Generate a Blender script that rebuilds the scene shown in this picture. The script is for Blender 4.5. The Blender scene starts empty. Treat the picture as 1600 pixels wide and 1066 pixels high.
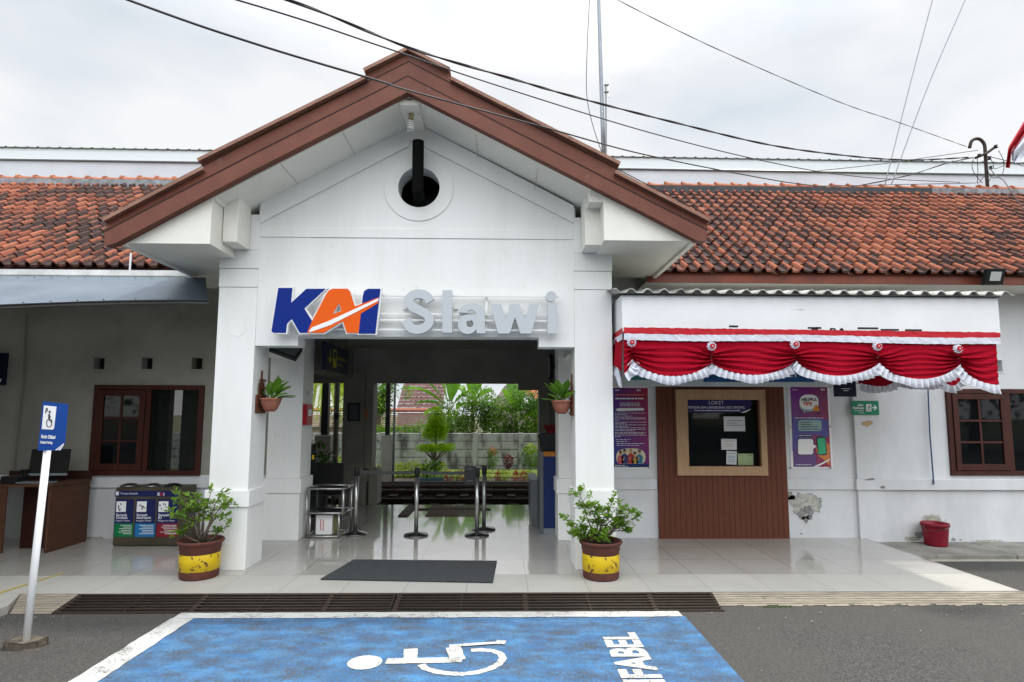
import bpy, math, random
from mathutils import Vector, Matrix
from mathutils.geometry import tessellate_polygon
random.seed(7)
PI = math.pi
S = bpy.context.scene
COL = S.collection
# ------------------------------------------------------------ camera
CAMLOC = Vector((0, 0, 1.655)); FPX = 889.0; PX0, PY0 = 800.0, 563.0
ROT = Matrix.Rotation(math.radians(-1.1), 3, 'Z') @ Matrix.Rotation(PI/2 + math.atan(85/889), 3, 'X') @ Matrix.Rotation(0.003, 3, 'Z')
cd = bpy.data.cameras.new('Camera'); cam = bpy.data.objects.new('Camera', cd); COL.objects.link(cam)
cam.matrix_world = Matrix.Translation(CAMLOC) @ ROT.to_4x4()
cd.sensor_width = 36; cd.lens = 36*FPX/1600; cd.shift_y = (PY0-533)/1600; cd.clip_end = 2000; cd.clip_start = .05
S.camera = cam
# ------------------------------------------------------------ world, sun, exposure
SUNDIR = Vector((.40, .16, 1)).normalized()
w = bpy.data.worlds.new('World'); S.world = w; w.use_nodes = True
nt = w.node_tree; N = nt.nodes; L = nt.links; N.clear()
def nd(t, **k):
    n = N.new(t)
    for a, b in k.items(): setattr(n, a, b)
    return n
sky = nd('ShaderNodeTexSky', sky_type='NISHITA', sun_disc=False)
sky.sun_elevation = math.asin(SUNDIR.z); sky.sun_rotation = math.atan2(SUNDIR.x, SUNDIR.y)
b1 = nd('ShaderNodeBackground'); b1.inputs[1].default_value = .12; L.new(sky.outputs[0], b1.inputs[0])
tc = nd('ShaderNodeTexCoord'); sx = nd('ShaderNodeSeparateXYZ'); L.new(tc.outputs['Generated'], sx.inputs[0])
mr = nd('ShaderNodeMapRange'); L.new(sx.outputs[2], mr.inputs[0])
for i, v in ((1, .52), (2, 1), (3, .92), (4, 2.6)): mr.inputs[i].default_value = v
mr2 = nd('ShaderNodeMapRange'); L.new(sx.outputs[1], mr2.inputs[0])
for i, v in ((1, -.9), (2, .25), (3, 2.9), (4, 1.0)): mr2.inputs[i].default_value = v
mp = nd('ShaderNodeMapping'); L.new(tc.outputs['Generated'], mp.inputs[0]); mp.inputs['Scale'].default_value = (1, 1, 2.4); mp.inputs['Location'].default_value = (.9, .2, .3)
ns = nd('ShaderNodeTexNoise'); L.new(mp.outputs[0], ns.inputs[0]); ns.inputs['Scale'].default_value = 2.1; ns.inputs['Detail'].default_value = 6; ns.inputs['Roughness'].default_value = .5
cr = nd('ShaderNodeValToRGB'); L.new(ns.outputs[0], cr.inputs[0])
cr.color_ramp.elements[0].position = .34; cr.color_ramp.elements[0].color = (.72, .785, .855, 1)
cr.color_ramp.elements[1].position = .58; cr.color_ramp.elements[1].color = (.985, .99, 1, 1)
mu = nd('ShaderNodeMath', operation='MULTIPLY'); L.new(mr.outputs[0], mu.inputs[0]); L.new(mr2.outputs[0], mu.inputs[1])
b2 = nd('ShaderNodeBackground'); L.new(cr.outputs[0], b2.inputs[0]); L.new(mu.outputs[0], b2.inputs[1])
mx = nd('ShaderNodeMixShader'); mx.inputs[0].default_value = .93; L.new(b1.outputs[0], mx.inputs[1]); L.new(b2.outputs[0], mx.inputs[2])
wo = nd('ShaderNodeOutputWorld'); L.new(mx.outputs[0], wo.inputs[0])
sd = bpy.data.lights.new('Sun', 'SUN'); sd.energy = 2.5; sd.angle = math.radians(3); sd.color = (1, .95, .86)
so = bpy.data.objects.new('Sun', sd); COL.objects.link(so); so.rotation_euler = SUNDIR.to_track_quat('Z', 'Y').to_euler()
S.view_settings.view_transform = 'Standard'; S.view_settings.look = 'None'; S.view_settings.gamma = 1; S.view_settings.exposure = 0.12
# ------------------------------------------------------------ photo measurements -> real planes
def ray(px, py): return ROT @ Vector(((px-PX0)/FPX, -(py-PY0)/FPX, -1))
def W(px, py, Y):
    d = ray(px, py); t = Y/d.y; return (d.x*t, CAMLOC.z + d.z*t)
def G(px, py, z=0.0):
    d = ray(px, py); t = (z-CAMLOC.z)/d.z; return (d.x*t, d.y*t)
def P3(px, py, Y):
    a = W(px, py, Y); return Vector((a[0], Y, a[1]))
def R4(px0, py0, px1, py1, Y):
    mx_, my_ = (px0+px1)/2, (py0+py1)/2
    return (W(px0, my_, Y)[0], W(px1, my_, Y)[0], W(mx_, py1, Y)[1], W(mx_, py0, Y)[1])   # x0 x1 z0 z1
# ------------------------------------------------------------ materials
def mat(name, c, rough=.6, metal=0, c2=None, scale=6, detail=5, stretch=(1, 1, 1), lo=.35, hi=.65, bump=0, bscale=40, spec=.3, coat=0, trans=0, alpha=1, emit=0, c3=None, scale3=1.5, lo3=.55, hi3=.7, world=True, rvar=0):
    m = bpy.data.materials.new(name); m.use_nodes = True
    t = m.node_tree; b = t.nodes['Principled BSDF']
    b.inputs['Base Color'].default_value = (*c, 1); b.inputs['Roughness'].default_value = rough; b.inputs['Metallic'].default_value = metal
    b.inputs['Specular IOR Level'].default_value = spec; b.inputs['Coat Weight'].default_value = coat; b.inputs['Coat Roughness'].default_value = .05
    b.inputs['Transmission Weight'].default_value = trans; b.inputs['Alpha'].default_value = alpha
    if emit: b.inputs['Emission Color'].default_value = (*c, 1); b.inputs['Emission Strength'].default_value = emit
    if c2 or bump or c3:
        if world: g = t.nodes.new('ShaderNodeNewGeometry'); src = g.outputs['Position']
        else: g = t.nodes.new('ShaderNodeTexCoord'); src = g.outputs['Object']
        mp = t.nodes.new('ShaderNodeMapping'); mp.inputs['Scale'].default_value = stretch; t.links.new(src, mp.inputs[0])
    last = None
    if c2:
        n = t.nodes.new('ShaderNodeTexNoise'); n.inputs['Scale'].default_value = scale; n.inputs['Detail'].default_value = detail; n.inputs['Roughness'].default_value = .62
        t.links.new(mp.outputs[0], n.inputs[0])
        r = t.nodes.new('ShaderNodeValToRGB'); r.color_ramp.elements[0].position = lo; r.color_ramp.elements[1].position = hi
        r.color_ramp.elements[0].color = (*c, 1); r.color_ramp.elements[1].color = (*c2, 1)
        t.links.new(n.outputs[0], r.inputs[0]); last = r.outputs[0]
        if rvar:
            q = t.nodes.new('ShaderNodeMapRange'); q.inputs[3].default_value = rough-rvar; q.inputs[4].default_value = rough+rvar
            t.links.new(n.outputs[0], q.inputs[0]); t.links.new(q.outputs[0], b.inputs['Roughness'])
    if c3:
        n = t.nodes.new('ShaderNodeTexNoise'); n.inputs['Scale'].default_value = scale3; n.inputs['Detail'].default_value = 8; n.inputs['Roughness'].default_value = .7
        t.links.new(src, n.inputs[0])
        q = t.nodes.new('ShaderNodeMapRange'); q.inputs[1].default_value = lo3; q.inputs[2].default_value = hi3; t.links.new(n.outputs[0], q.inputs[0])
        x = t.nodes.new('ShaderNodeMix'); x.data_type = 'RGBA'; t.links.new(q.outputs[0], x.inputs[0])
        if last: t.links.new(last, x.inputs[6])
        else: x.inputs[6].default_value = (*c, 1)
        x.inputs[7].default_value = (*c3, 1); last = x.outputs[2]
    if last: t.links.new(last, b.inputs['Base Color'])
    if bump:
        n = t.nodes.new('ShaderNodeTexNoise'); n.inputs['Scale'].default_value = bscale; n.inputs['Detail'].default_value = 4
        t.links.new(mp.outputs[0], n.inputs[0])
        bp = t.nodes.new('ShaderNodeBump'); bp.inputs['Strength'].default_value = bump; bp.inputs['Distance'].default_value = .01
        t.links.new(n.outputs[0], bp.inputs['Height']); t.links.new(bp.outputs[0], b.inputs['Normal'])
    return m
M = {}
M['plaster'] = mat('white_plaster', (.80, .80, .785), .7, c2=(.735, .73, .705), scale=2.2, stretch=(1.6, 1.6, .28), lo=.42, hi=.78, bump=.22, bscale=9, c3=(.56, .54, .49), scale3=4.5, lo3=.64, hi3=.80)
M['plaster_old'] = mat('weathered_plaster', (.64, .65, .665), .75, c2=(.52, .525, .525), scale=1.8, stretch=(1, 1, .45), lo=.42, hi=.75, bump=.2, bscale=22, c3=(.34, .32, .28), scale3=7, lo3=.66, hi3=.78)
M['soffit'] = mat('soffit_board', (.76, .745, .68), .6, c2=(.66, .64, .56), scale=1.2, lo=.45, hi=.75)
M['inner'] = mat('unlit_inner_plaster', (.27, .26, .225), .7, c2=(.21, .205, .18), scale=1.5)  # base colour lowered to put the passage's shade into the plaster
M['wall_cream'] = mat('aged_cream_wall_shaded', (.30, .292, .255), .75, c2=(.215, .21, .18), scale=1.6, lo=.4, hi=.75, bump=.2, bscale=22, c3=(.25, .235, .20), scale3=5, lo3=.66, hi3=.8)  # cream tone lowered further to put the awning's shade into the wall
M['brown'] = mat('brown_paint', (.165, .055, .034), .6, c2=(.125, .041, .026), scale=3, stretch=(1, 1, 1), bump=.08, bscale=18, c3=(.21, .10, .075), scale3=6, lo3=.62, hi3=.75)
M['brown_red'] = mat('red_brown_fascia', (.20, .045, .022), .4, c2=(.12, .035, .022), scale=2.5)
M['white_metal'] = mat('white_painted_metal', (.74, .77, .80), .4, c2=(.66, .69, .72), scale=2)
M['bluemetal'] = mat('grey_blue_sheet_metal', (.125, .155, .19), .5, .25, c2=(.09, .115, .145), scale=1.6, rvar=.1, bump=.05, bscale=4)
M['gutter'] = mat('white_gutter', (.72, .73, .72), .45, c2=(.50, .50, .48), scale=4)
M['black'] = mat('black_plastic', (.012, .012, .013), .35)
M['blackmat'] = mat('black_matte', (.02, .02, .021), .8)
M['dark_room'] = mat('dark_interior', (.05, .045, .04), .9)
M['glass_dark'] = mat('dark_window_glass', (.004, .005, .006), .03, spec=.16)
M['wood_red'] = mat('red_brown_wood', (.062, .013, .008), .55, c2=(.035, .008, .005), scale=5, stretch=(4, 4, .6), bump=.08)
M['steel'] = mat('brushed_steel', (.55, .55, .54), .25, 1, c2=(.42, .42, .41), scale=14)
M['darksteel'] = mat('dark_steel', (.20, .20, .20), .3, 1)
M['galv'] = mat('galvanised_pipe', (.30, .33, .36), .5, .4, c2=(.22, .24, .27), scale=4)
M['rust'] = mat('rusty_iron', (.050, .036, .028), .75, .3, c2=(.04, .028, .022), scale=12, bump=.3, bscale=60)
M['white'] = mat('white_paint', (.80, .80, .80), .5)
M['terra'] = mat('terracotta', (.115, .036, .024), .75, c2=(.085, .032, .024), scale=9, bump=.25, bscale=60, c3=(.04, .03, .026), scale3=14, lo3=.6, hi3=.72)
M['navy'] = mat('navy_vinyl', (.008, .022, .105), .35)
M['green'] = mat('green_vinyl', (.01, .20, .10), .4)
M['bark'] = mat('bark', (.10, .075, .055), .9, c2=(.17, .14, .11), scale=25, bump=.5)
M['conc'] = mat('concrete', (.27, .26, .235), .9, c2=(.17, .165, .15), scale=3, bump=.4, bscale=40, c3=(.07, .068, .06), scale3=4, lo3=.58, hi3=.72)
# ------------------------------------------------------------ mesh builder
class MB:
    def __init__(s): s.v = []; s.f = []; s.c = []
    def add(s, vs, fs):
        o = len(s.v); s.v += [tuple(q) for q in vs]; s.f += [tuple(i+o for i in f) for f in fs]; return s
    def box(s, x0, x1, y0, y1, z0, z1):
        v = [(x, y, z) for z in (z0, z1) for y in (y0, y1) for x in (x0, x1)]
        return s.add(v, [(0, 2, 3, 1), (4, 5, 7, 6), (0, 1, 5, 4), (2, 6, 7, 3), (0, 4, 6, 2), (1, 3, 7, 5)])
    def obox(s, c, ax, ay, az):   # oriented box: centre and three half vectors
        c, ax, ay, az = map(Vector, (c, ax, ay, az))
        v = [c + i*ax + j*ay + k*az for k in (-1, 1) for j in (-1, 1) for i in (-1, 1)]
        return s.add(v, [(0, 2, 3, 1), (4, 5, 7, 6), (0, 1, 5, 4), (2, 6, 7, 3), (0, 4, 6, 2), (1, 3, 7, 5)])
    def plate(s, loops, y0, y1, f=None):   # polygon(s) in XZ, extruded from y0 to y1; f maps (u, w, v) to 3D
        f = f or (lambda u, y, v: (u, y, v))
        tri = tessellate_polygon([[Vector((a, b, 0)) for a, b in lp] for lp in loops])
        flat = [q for lp in loops for q in lp]; n = len(flat)
        vs = [f(a, y0, b) for a, b in flat] + [f(a, y1, b) for a, b in flat]
        fs = [tuple(t) for t in tri] + [tuple(i+n for i in reversed(t)) for t in tri]
        o = 0
        for lp in loops:
            k = len(lp)
            for i in range(k): j = (i+1) % k; fs.append((o+i, o+j, o+j+n, o+i+n))
            o += k
        return s.add(vs, fs)
    def tube(s, pts, r, n=8, cap=True):
        pts = [Vector(p) for p in pts]; rs = r if isinstance(r, (list, tuple)) else [r]*len(pts)
        vs = []; fs = []; up = None
        for i, p in enumerate(pts):
            d = (pts[min(i+1, len(pts)-1)] - pts[max(i-1, 0)])
            if d.length < 1e-9: d = Vector((0, 0, 1))
            d.normalize()
            if up is None: up = d.orthogonal().normalized()
            a = (up - d*up.dot(d))
            if a.length < 1e-6: a = d.orthogonal()
            a.normalize(); up = a; b = d.cross(a)
            for k in range(n):
                t = 2*PI*k/n; vs.append(p + (a*math.cos(t) + b*math.sin(t))*rs[i])
        for i in range(len(pts)-1):
            for k in range(n):
                q = (k+1) % n; fs.append((i*n+k, i*n+q, (i+1)*n+q, (i+1)*n+k))
        if cap: fs.append(tuple(reversed(range(n)))); fs.append(tuple((len(pts)-1)*n+k for k in range(n)))
        return s.add(vs, fs)
    def lathe(s, prof, c=(0, 0, 0), n=32):   # prof: (r, z)
        vs = []; fs = []
        for r, z in prof:
            for k in range(n): t = 2*PI*k/n; vs.append((c[0]+r*math.cos(t), c[1]+r*math.sin(t), c[2]+z))
        for i in range(len(prof)-1):
            for k in range(n): q = (k+1) % n; fs.append((i*n+k, i*n+q, (i+1)*n+q, (i+1)*n+k))
        if prof[0][0] > 0: fs.append(tuple(reversed(range(n))))
        if prof[-1][0] > 0: fs.append(tuple((len(prof)-1)*n+k for k in range(n)))
        return s.add(vs, fs)
    def ribbon(s, pts, wd, y0, y1, f=None):   # stroke in the plate plane
        L_ = []; R_ = []
        for i, p in enumerate(pts):
            a = Vector(pts[max(i-1, 0)]); b = Vector(pts[min(i+1, len(pts)-1)]); d = (b-a).normalized(); nn = Vector((-d.y, d.x))*wd/2
            L_.append((p[0]+nn.x, p[1]+nn.y)); R_.append((p[0]-nn.x, p[1]-nn.y))
        return s.plate([L_ + R_[::-1]], y0, y1, f)
    def text(s, st, f, size=1, off=0, y0=0, y1=.002, align='LEFT', sp=1.0, sx=1.0):   # f(u, depth, v)
        c = bpy.data.curves.new('t', 'FONT'); c.body = st; c.size = size; c.offset = off; c.align_x = align; c.resolution_u = 3; c.space_character = sp
        o = bpy.data.objects.new('t', c); COL.objects.link(o)
        bpy.context.view_layer.update()
        me = o.evaluated_get(bpy.context.evaluated_depsgraph_get()).to_mesh()
        vs = [v.co.copy() for v in me.vertices]; fs = [tuple(p.vertices) for p in me.polygons]
        bpy.data.objects.remove(o); bpy.data.curves.remove(c)
        s.add([f(v.x*sx, y0, v.y) for v in vs], fs)
        return s
    def leaf(s, c, d, up, ln, wd, fold=.25):
        c, d, up = Vector(c), Vector(d).normalized(), Vector(up)
        sd_ = d.cross(up)
        if sd_.length < 1e-4: sd_ = d.orthogonal()
        sd_.normalize(); nn = sd_.cross(d)
        a = c; b = c + d*ln*.5 + nn*ln*.06; e = c + d*ln - nn*ln*.1
        l1 = c + d*ln*.45 + sd_*wd*.5 + nn*wd*fold; l2 = c + d*ln*.45 - sd_*wd*.5 + nn*wd*fold
        return s.add([a, l1, b, e, l2], [(0, 2, 1), (1, 2, 3), (0, 4, 2), (2, 4, 3)])
    def build(s, name, m, parent=None, smooth=False, bevel=0, local=False):
        me = bpy.data.meshes.new(name)
        o = bpy.data.objects.new(name, me); COL.objects.link(o)
        off = Vector((0, 0, 0))
        if parent is not None:
            o.parent = parent
            r = parent
            while r.parent: r = r.parent
            if not local: off = r.location.copy()
        elif not local:
            xs = [v[0] for v in s.v]; ys = [v[1] for v in s.v]; zs = [v[2] for v in s.v]
            off = Vector(((min(xs)+max(xs))/2, (min(ys)+max(ys))/2, min(zs))); o.location = off
        me.from_pydata([(v[0]-off.x, v[1]-off.y, v[2]-off.z) for v in s.v], [], s.f)
        if m: me.materials.append(m)
        if s.c:
            at = me.color_attributes.new('col', 'FLOAT_COLOR', 'POINT')
            at.data.foreach_set('color', [q for c in s.c for q in (*c, 1)])
        if smooth: me.polygons.foreach_set('use_smooth', [True]*len(me.polygons))
        me.update()
        if bevel:
            b = o.modifiers.new('bevel', 'BEVEL'); b.width = bevel; b.segments = 2; b.limit_method = 'ANGLE'; b.angle_limit = math.radians(50)
        return o
def tag(o, label=None, cat=None, group=None, kind=None):
    if label: o['label'] = label
    if cat: o['category'] = cat
    if group: o['group'] = group
    if kind: o['kind'] = kind
    return o
def thing(name, label, cat, loc=(0, 0, 0), group=None, rotz=0):
    o = bpy.data.objects.new(name, None); COL.objects.link(o); o.location = loc; o.rotation_euler = (0, 0, rotz); o.empty_display_size = .1
    bpy.context.view_layer.update()
    return tag(o, label, cat, group)
def copy_tree(o, parent=None):
    c = o.copy(); COL.objects.link(c); c.parent = parent
    for ch in list(o.children): copy_tree(ch, c)
    return c
def facade(X, Z, Y, sgn=1):   # local (u, depth, v) -> wall plane at Y, proud towards the viewer
    return lambda u, d, v: (X+u, Y-d, Z+v)
def circ(cx, cz, r, n=40, a0=0, a1=2*PI): return [(cx+r*math.cos(a0+(a1-a0)*i/n), cz+r*math.sin(a0+(a1-a0)*i/n)) for i in range(n if abs(a1-a0-2*PI) < 1e-6 else n+1)]
def holed(x0, x1, y0, y1, z0, z1, holes, m=None):   # wall slab with rectangular holes, one clean shell
    m = m or MB()
    xs = sorted({x0, x1, *[h[0] for h in holes], *[h[1] for h in holes]}); zs = sorted({z0, z1, *[h[2] for h in holes], *[h[3] for h in holes]})
    xs = [x for x in xs if x0 <= x <= x1]; zs = [z for z in zs if z0 <= z <= z1]
    def solid(i, k):
        if i < 0 or k < 0 or i >= len(xs)-1 or k >= len(zs)-1: return False
        cx, cz = (xs[i]+xs[i+1])/2, (zs[k]+zs[k+1])/2
        return not any(h[0] < cx < h[1] and h[2] < cz < h[3] for h in holes)
    for i in range(len(xs)-1):
        for k in range(len(zs)-1):
            if not solid(i, k): continue
            a, b, c, d = xs[i], xs[i+1], zs[k], zs[k+1]
            m.add([(a, y0, c), (b, y0, c), (b, y0, d), (a, y0, d)], [(0, 1, 2, 3)]); m.add([(a, y1, c), (b, y1, c), (b, y1, d), (a, y1, d)], [(3, 2, 1, 0)])
            if not solid(i-1, k): m.add([(a, y0, c), (a, y1, c), (a, y1, d), (a, y0, d)], [(3, 2, 1, 0)])
            if not solid(i+1, k): m.add([(b, y0, c), (b, y1, c), (b, y1, d), (b, y0, d)], [(0, 1, 2, 3)])
            if not solid(i, k-1): m.add([(a, y0, c), (b, y0, c), (b, y1, c), (a, y1, c)], [(3, 2, 1, 0)])
            if not solid(i, k+1): m.add([(a, y0, d), (b, y0, d), (b, y1, d), (a, y1, d)], [(0, 1, 2, 3)])
    return m
# ============================================================ SETTING
YF, YC, YW, YB = 5.5, 6.30, 7.85, 10.70     # platform edge, column fronts, facade wall, rear portal
GZ = -.07                                   # asphalt level
def nodes_of(m): return m.node_tree, m.node_tree.nodes, m.node_tree.links, m.node_tree.nodes['Principled BSDF']
def tile_mat():
    m = bpy.data.materials.new('glazed_floor_tiles'); m.use_nodes = True; t, n, l, b = nodes_of(m)
    g = n.new('ShaderNodeNewGeometry'); mp = n.new('ShaderNodeMapping'); tx0 = G(631, 924)[0]; tw = (G(825, 924)[0]-tx0)/2; mp.inputs['Location'].default_value = (-tx0, -5.5, 0); l.new(g.outputs['Position'], mp.inputs[0])
    br = n.new('ShaderNodeTexBrick'); br.offset = 0; br.squash = 1; l.new(mp.outputs[0], br.inputs[0])
    br.inputs['Scale'].default_value = 1; br.inputs['Brick Width'].default_value = tw; br.inputs['Row Height'].default_value = .6
    br.inputs['Mortar Size'].default_value = .0036; br.inputs['Mortar Smooth'].default_value = .3
    br.inputs['Color1'].default_value = (.385, .372, .340, 1); br.inputs['Color2'].default_value = (.36, .348, .318, 1); br.inputs['Mortar'].default_value = (.15, .13, .105, 1)
    no = n.new('ShaderNodeTexNoise'); no.inputs['Scale'].default_value = 2.2; no.inputs['Detail'].default_value = 6; l.new(g.outputs['Position'], no.inputs[0])
    q = n.new('ShaderNodeMapRange'); q.inputs[1].default_value = .4; q.inputs[2].default_value = .8; q.inputs[4].default_value = .55; l.new(no.outputs[0], q.inputs[0])
    x = n.new('ShaderNodeMix'); x.data_type = 'RGBA'; l.new(q.outputs[0], x.inputs[0]); l.new(br.outputs[0], x.inputs[6]); x.inputs[7].default_value = (.30, .285, .255, 1); l.new(x.outputs[2], b.inputs['Base Color'])
    s_ = n.new('ShaderNodeSeparateXYZ'); l.new(g.outputs['Position'], s_.inputs[0])
    cmpn = n.new('ShaderNodeMath'); cmpn.operation = 'LESS_THAN'; cmpn.inputs[1].default_value = 6.1; l.new(s_.outputs[1], cmpn.inputs[0])
    rr = n.new('ShaderNodeMapRange'); rr.inputs[3].default_value = .035; rr.inputs[4].default_value = .55; l.new(cmpn.outputs[0], rr.inputs[0])
    ad = n.new('ShaderNodeMath'); ad.operation = 'MULTIPLY_ADD'; ad.inputs[1].default_value = .05; l.new(no.outputs[0], ad.inputs[0]); l.new(rr.outputs[0], ad.inputs[2]); l.new(ad.outputs[0], b.inputs['Roughness'])
    b.inputs['IOR'].default_value = 2.0; b.inputs['Coat Weight'].default_value = .0
    n2 = n.new('ShaderNodeTexNoise'); n2.inputs['Scale'].default_value = 3.0; l.new(g.outputs['Position'], n2.inputs[0])
    bp = n.new('ShaderNodeBump'); bp.inputs['Strength'].default_value = .05; bp.inputs['Distance'].default_value = .01; l.new(n2.outputs[0], bp.inputs['Height']); l.new(bp.outputs[0], b.inputs['Normal'])
    return m
def asphalt_mat(name, paint=None, wear=(.45, .62), pscale=(2.2, 4, 1)):
    m = bpy.data.materials.new(name); m.use_nodes = True; t, n, l, b = nodes_of(m)
    g = n.new('ShaderNodeNewGeometry')
    a = n.new('ShaderNodeTexVoronoi'); a.inputs['Scale'].default_value = 105; l.new(g.outputs['Position'], a.inputs[0])
    r = n.new('ShaderNodeValToRGB'); r.color_ramp.elements[0].color = (.020, .0195, .019, 1); r.color_ramp.elements[1].color = (.072, .070, .066, 1); r.color_ramp.elements[0].position = .1; r.color_ramp.elements[1].position = .95
    sp = n.new('ShaderNodeSeparateColor'); l.new(a.outputs['Color'], sp.inputs[0]); l.new(sp.outputs[0], r.inputs[0])
    c = n.new('ShaderNodeTexNoise'); c.inputs['Scale'].default_value = .9; c.inputs['Detail'].default_value = 8; c.inputs['Roughness'].default_value = .65; l.new(g.outputs['Position'], c.inputs[0])
    q = n.new('ShaderNodeMapRange'); q.inputs[1].default_value = .35; q.inputs[2].default_value = .7; q.inputs[3].default_value = 0; q.inputs[4].default_value = .85; l.new(c.outputs[0], q.inputs[0])
    x = n.new('ShaderNodeMix'); x.data_type = 'RGBA'; l.new(q.outputs[0], x.inputs[0]); l.new(r.outputs[0], x.inputs[6]); x.inputs[7].default_value = (.058, .053, .046, 1)
    out = x.outputs[2]
    # light flecks of grit
    v = n.new('ShaderNodeTexVoronoi'); v.inputs['Scale'].default_value = 5.5; v.inputs['Randomness'].default_value = 1; l.new(g.outputs['Position'], v.inputs[0])
    k = n.new('ShaderNodeMath'); k.operation = 'LESS_THAN'; k.inputs[1].default_value = .022; l.new(v.outputs['Distance'], k.inputs[0])
    x2 = n.new('ShaderNodeMix'); x2.data_type = 'RGBA'; l.new(k.outputs[0], x2.inputs[0]); l.new(out, x2.inputs[6]); x2.inputs[7].default_value = (.19, .18, .165, 1); out = x2.outputs[2]
    if paint:
        mp = n.new('ShaderNodeMapping'); mp.inputs['Scale'].default_value = pscale; l.new(g.outputs['Position'], mp.inputs[0])
        c2 = n.new('ShaderNodeTexNoise'); c2.inputs['Scale'].default_value = 1.5; c2.inputs['Detail'].default_value = 9; c2.inputs['Roughness'].default_value = .72; l.new(mp.outputs[0], c2.inputs[0])
        f = n.new('ShaderNodeTexNoise'); f.inputs['Scale'].default_value = 70; f.inputs['Detail'].default_value = 2; l.new(g.outputs['Position'], f.inputs[0])
        ma = n.new('ShaderNodeMath'); ma.operation = 'MULTIPLY_ADD'; ma.inputs[1].default_value = .60; l.new(f.outputs[0], ma.inputs[0]); l.new(c2.outputs[0], ma.inputs[2])
        wq = n.new('ShaderNodeMapRange'); wq.inputs[1].default_value = wear[0]+.30; wq.inputs[2].default_value = wear[1]+.30; wq.inputs[3].default_value = 1; wq.inputs[4].default_value = .12; l.new(ma.outputs[0], wq.inputs[0])
        x3 = n.new('ShaderNodeMix'); x3.data_type = 'RGBA'; l.new(wq.outputs[0], x3.inputs[0]); l.new(out, x3.inputs[6]); x3.inputs[7].default_value = (*paint, 1)
        if name == 'worn_blue_paint':
            c4 = n.new('ShaderNodeTexNoise'); c4.inputs['Scale'].default_value = 2.4; c4.inputs['Detail'].default_value = 5; l.new(mp.outputs[0], c4.inputs[0]); q4 = n.new('ShaderNodeMapRange'); q4.inputs[1].default_value = .42; q4.inputs[2].default_value = .66; l.new(c4.outputs[0], q4.inputs[0]); x4 = n.new('ShaderNodeMix'); x4.data_type = 'RGBA'; l.new(q4.outputs[0], x4.inputs[0]); x4.inputs[6].default_value = (*paint, 1); x4.inputs[7].default_value = (.055, .19, .38, 1); l.new(x4.outputs[2], x3.inputs[7])
        out = x3.outputs[2]
    l.new(out, b.inputs['Base Color']); b.inputs['Roughness'].default_value = .85
    h = n.new('ShaderNodeMath'); h.operation = 'ADD'; l.new(a.outputs['Distance'], h.inputs[0]); l.new(c.outputs[0], h.inputs[1])
    bp = n.new('ShaderNodeBump'); bp.inputs['Strength'].default_value = .55; bp.inputs['Distance'].default_value = .006; l.new(h.outputs[0], bp.inputs['Height']); l.new(bp.outputs[0], b.inputs['Normal'])
    return m
M['tile'] = tile_mat()
M['asphalt'] = asphalt_mat('asphalt')
M['bluepaint'] = asphalt_mat('worn_blue_paint', (.032, .120, .265), (.35, .70))
M['whitepaint'] = asphalt_mat('worn_white_paint', (.46, .46, .445), (.52, .74), (3, 3, 1))
def sheet(name, pts, z, m, th=.0):
    mb = MB()
    if th: mb.plate([pts], z-th, z, lambda u, y, v: (u, v, y))
    else:
        tri = tessellate_polygon([[Vector((a, b, 0)) for a, b in pts]]); mb.add([(a, b, z) for a, b in pts], [tuple(t) for t in tri])
    o = mb.build(name, m); return o
# one big ground sheet, then the asphalt forecourt
gr = sheet('ground', [(-400, -400), (400, -400), (400, 900), (-400, 900)], -.60, mat('bare_earth', (.13, .11, .075), .95, c2=(.08, .10, .035), scale=.4)); tag(gr, kind='structure')
XR = G(1590, 922)[0]
tag(MB().box(-40, 40, -30, YF+.0, -.59, GZ).build('asphalt_road', M['asphalt']), kind='structure')
tag(MB().box(XR+.0, 40, YF+.001, 7.02, -.58, GZ-.034).build('side_road', M['asphalt']), kind='structure')
# tiled floor slab (steps forward at the far left)
fl = MB().plate([[(-12, 4.92), (G(-40, 966)[0], 4.92), (G(-6, 954)[0], 5.17), (G(40, 925)[0], YF), (XR, YF), (XR, 7.86), (XR-.01, YB), (-12, YB)]], -.30, 0, lambda u, y, v: (u, v, y))
tag(fl.build('floor', M['tile']), kind='structure')
# ribbed concrete ramp strip at both ends of the grate
def ramp(x0, x1, ya, yb, n=7, skew=0.0, ragged=False):
    mb = MB(); random.seed(3)
    st = 60 if ragged else 1
    for s_ in range(st):
        a = x0+(x1-x0)*s_/st; b = x0+(x1-x0)*(s_+1)/st
        j0 = .014*math.sin(s_*.9)+.010*math.sin(s_*2.3+1) if ragged else 0
        for i in range(n):
            y0 = yb+(ya-yb)*i/n; y1 = yb+(ya-yb)*(i+1)/n
            z0 = GZ+.004+(0-.002-GZ-.004)*i/n; z1 = GZ+.004+(0-.002-GZ-.004)*(i+1)/n
            e = skew*(1-(i/n)); e1 = skew*(1-(i+1)/n)
            if i == 0: y0 += j0
            mb.add([(a+e, y0, z0), (b, y0, z0), (b, y1-.006, z1-.001), (a+e1, y1-.006, z1-.001), (a+e1, y1, z1-.012), (b, y1, z1-.012)], [(0, 1, 2, 3), (3, 2, 5, 4)])
    return mb
M['ramp'] = mat('ribbed_concrete', (.30, .262, .205), .9, c2=(.19, .165, .13), scale=5, stretch=(1, 6, 1), bump=.4, bscale=50, c3=(.12, .10, .08), scale3=6, lo3=.6, hi3=.72)
xg0, xg1 = G(130, 926, -.0)[0], G(1112, 926, 0)[0]
tag(ramp(G(41, 925)[0], xg0-.01, YF, 5.17, 8, skew=G(-2, 954)[0]-G(41, 925)[0]).build('ramp_edge', M['ramp']), kind='structure')
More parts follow.
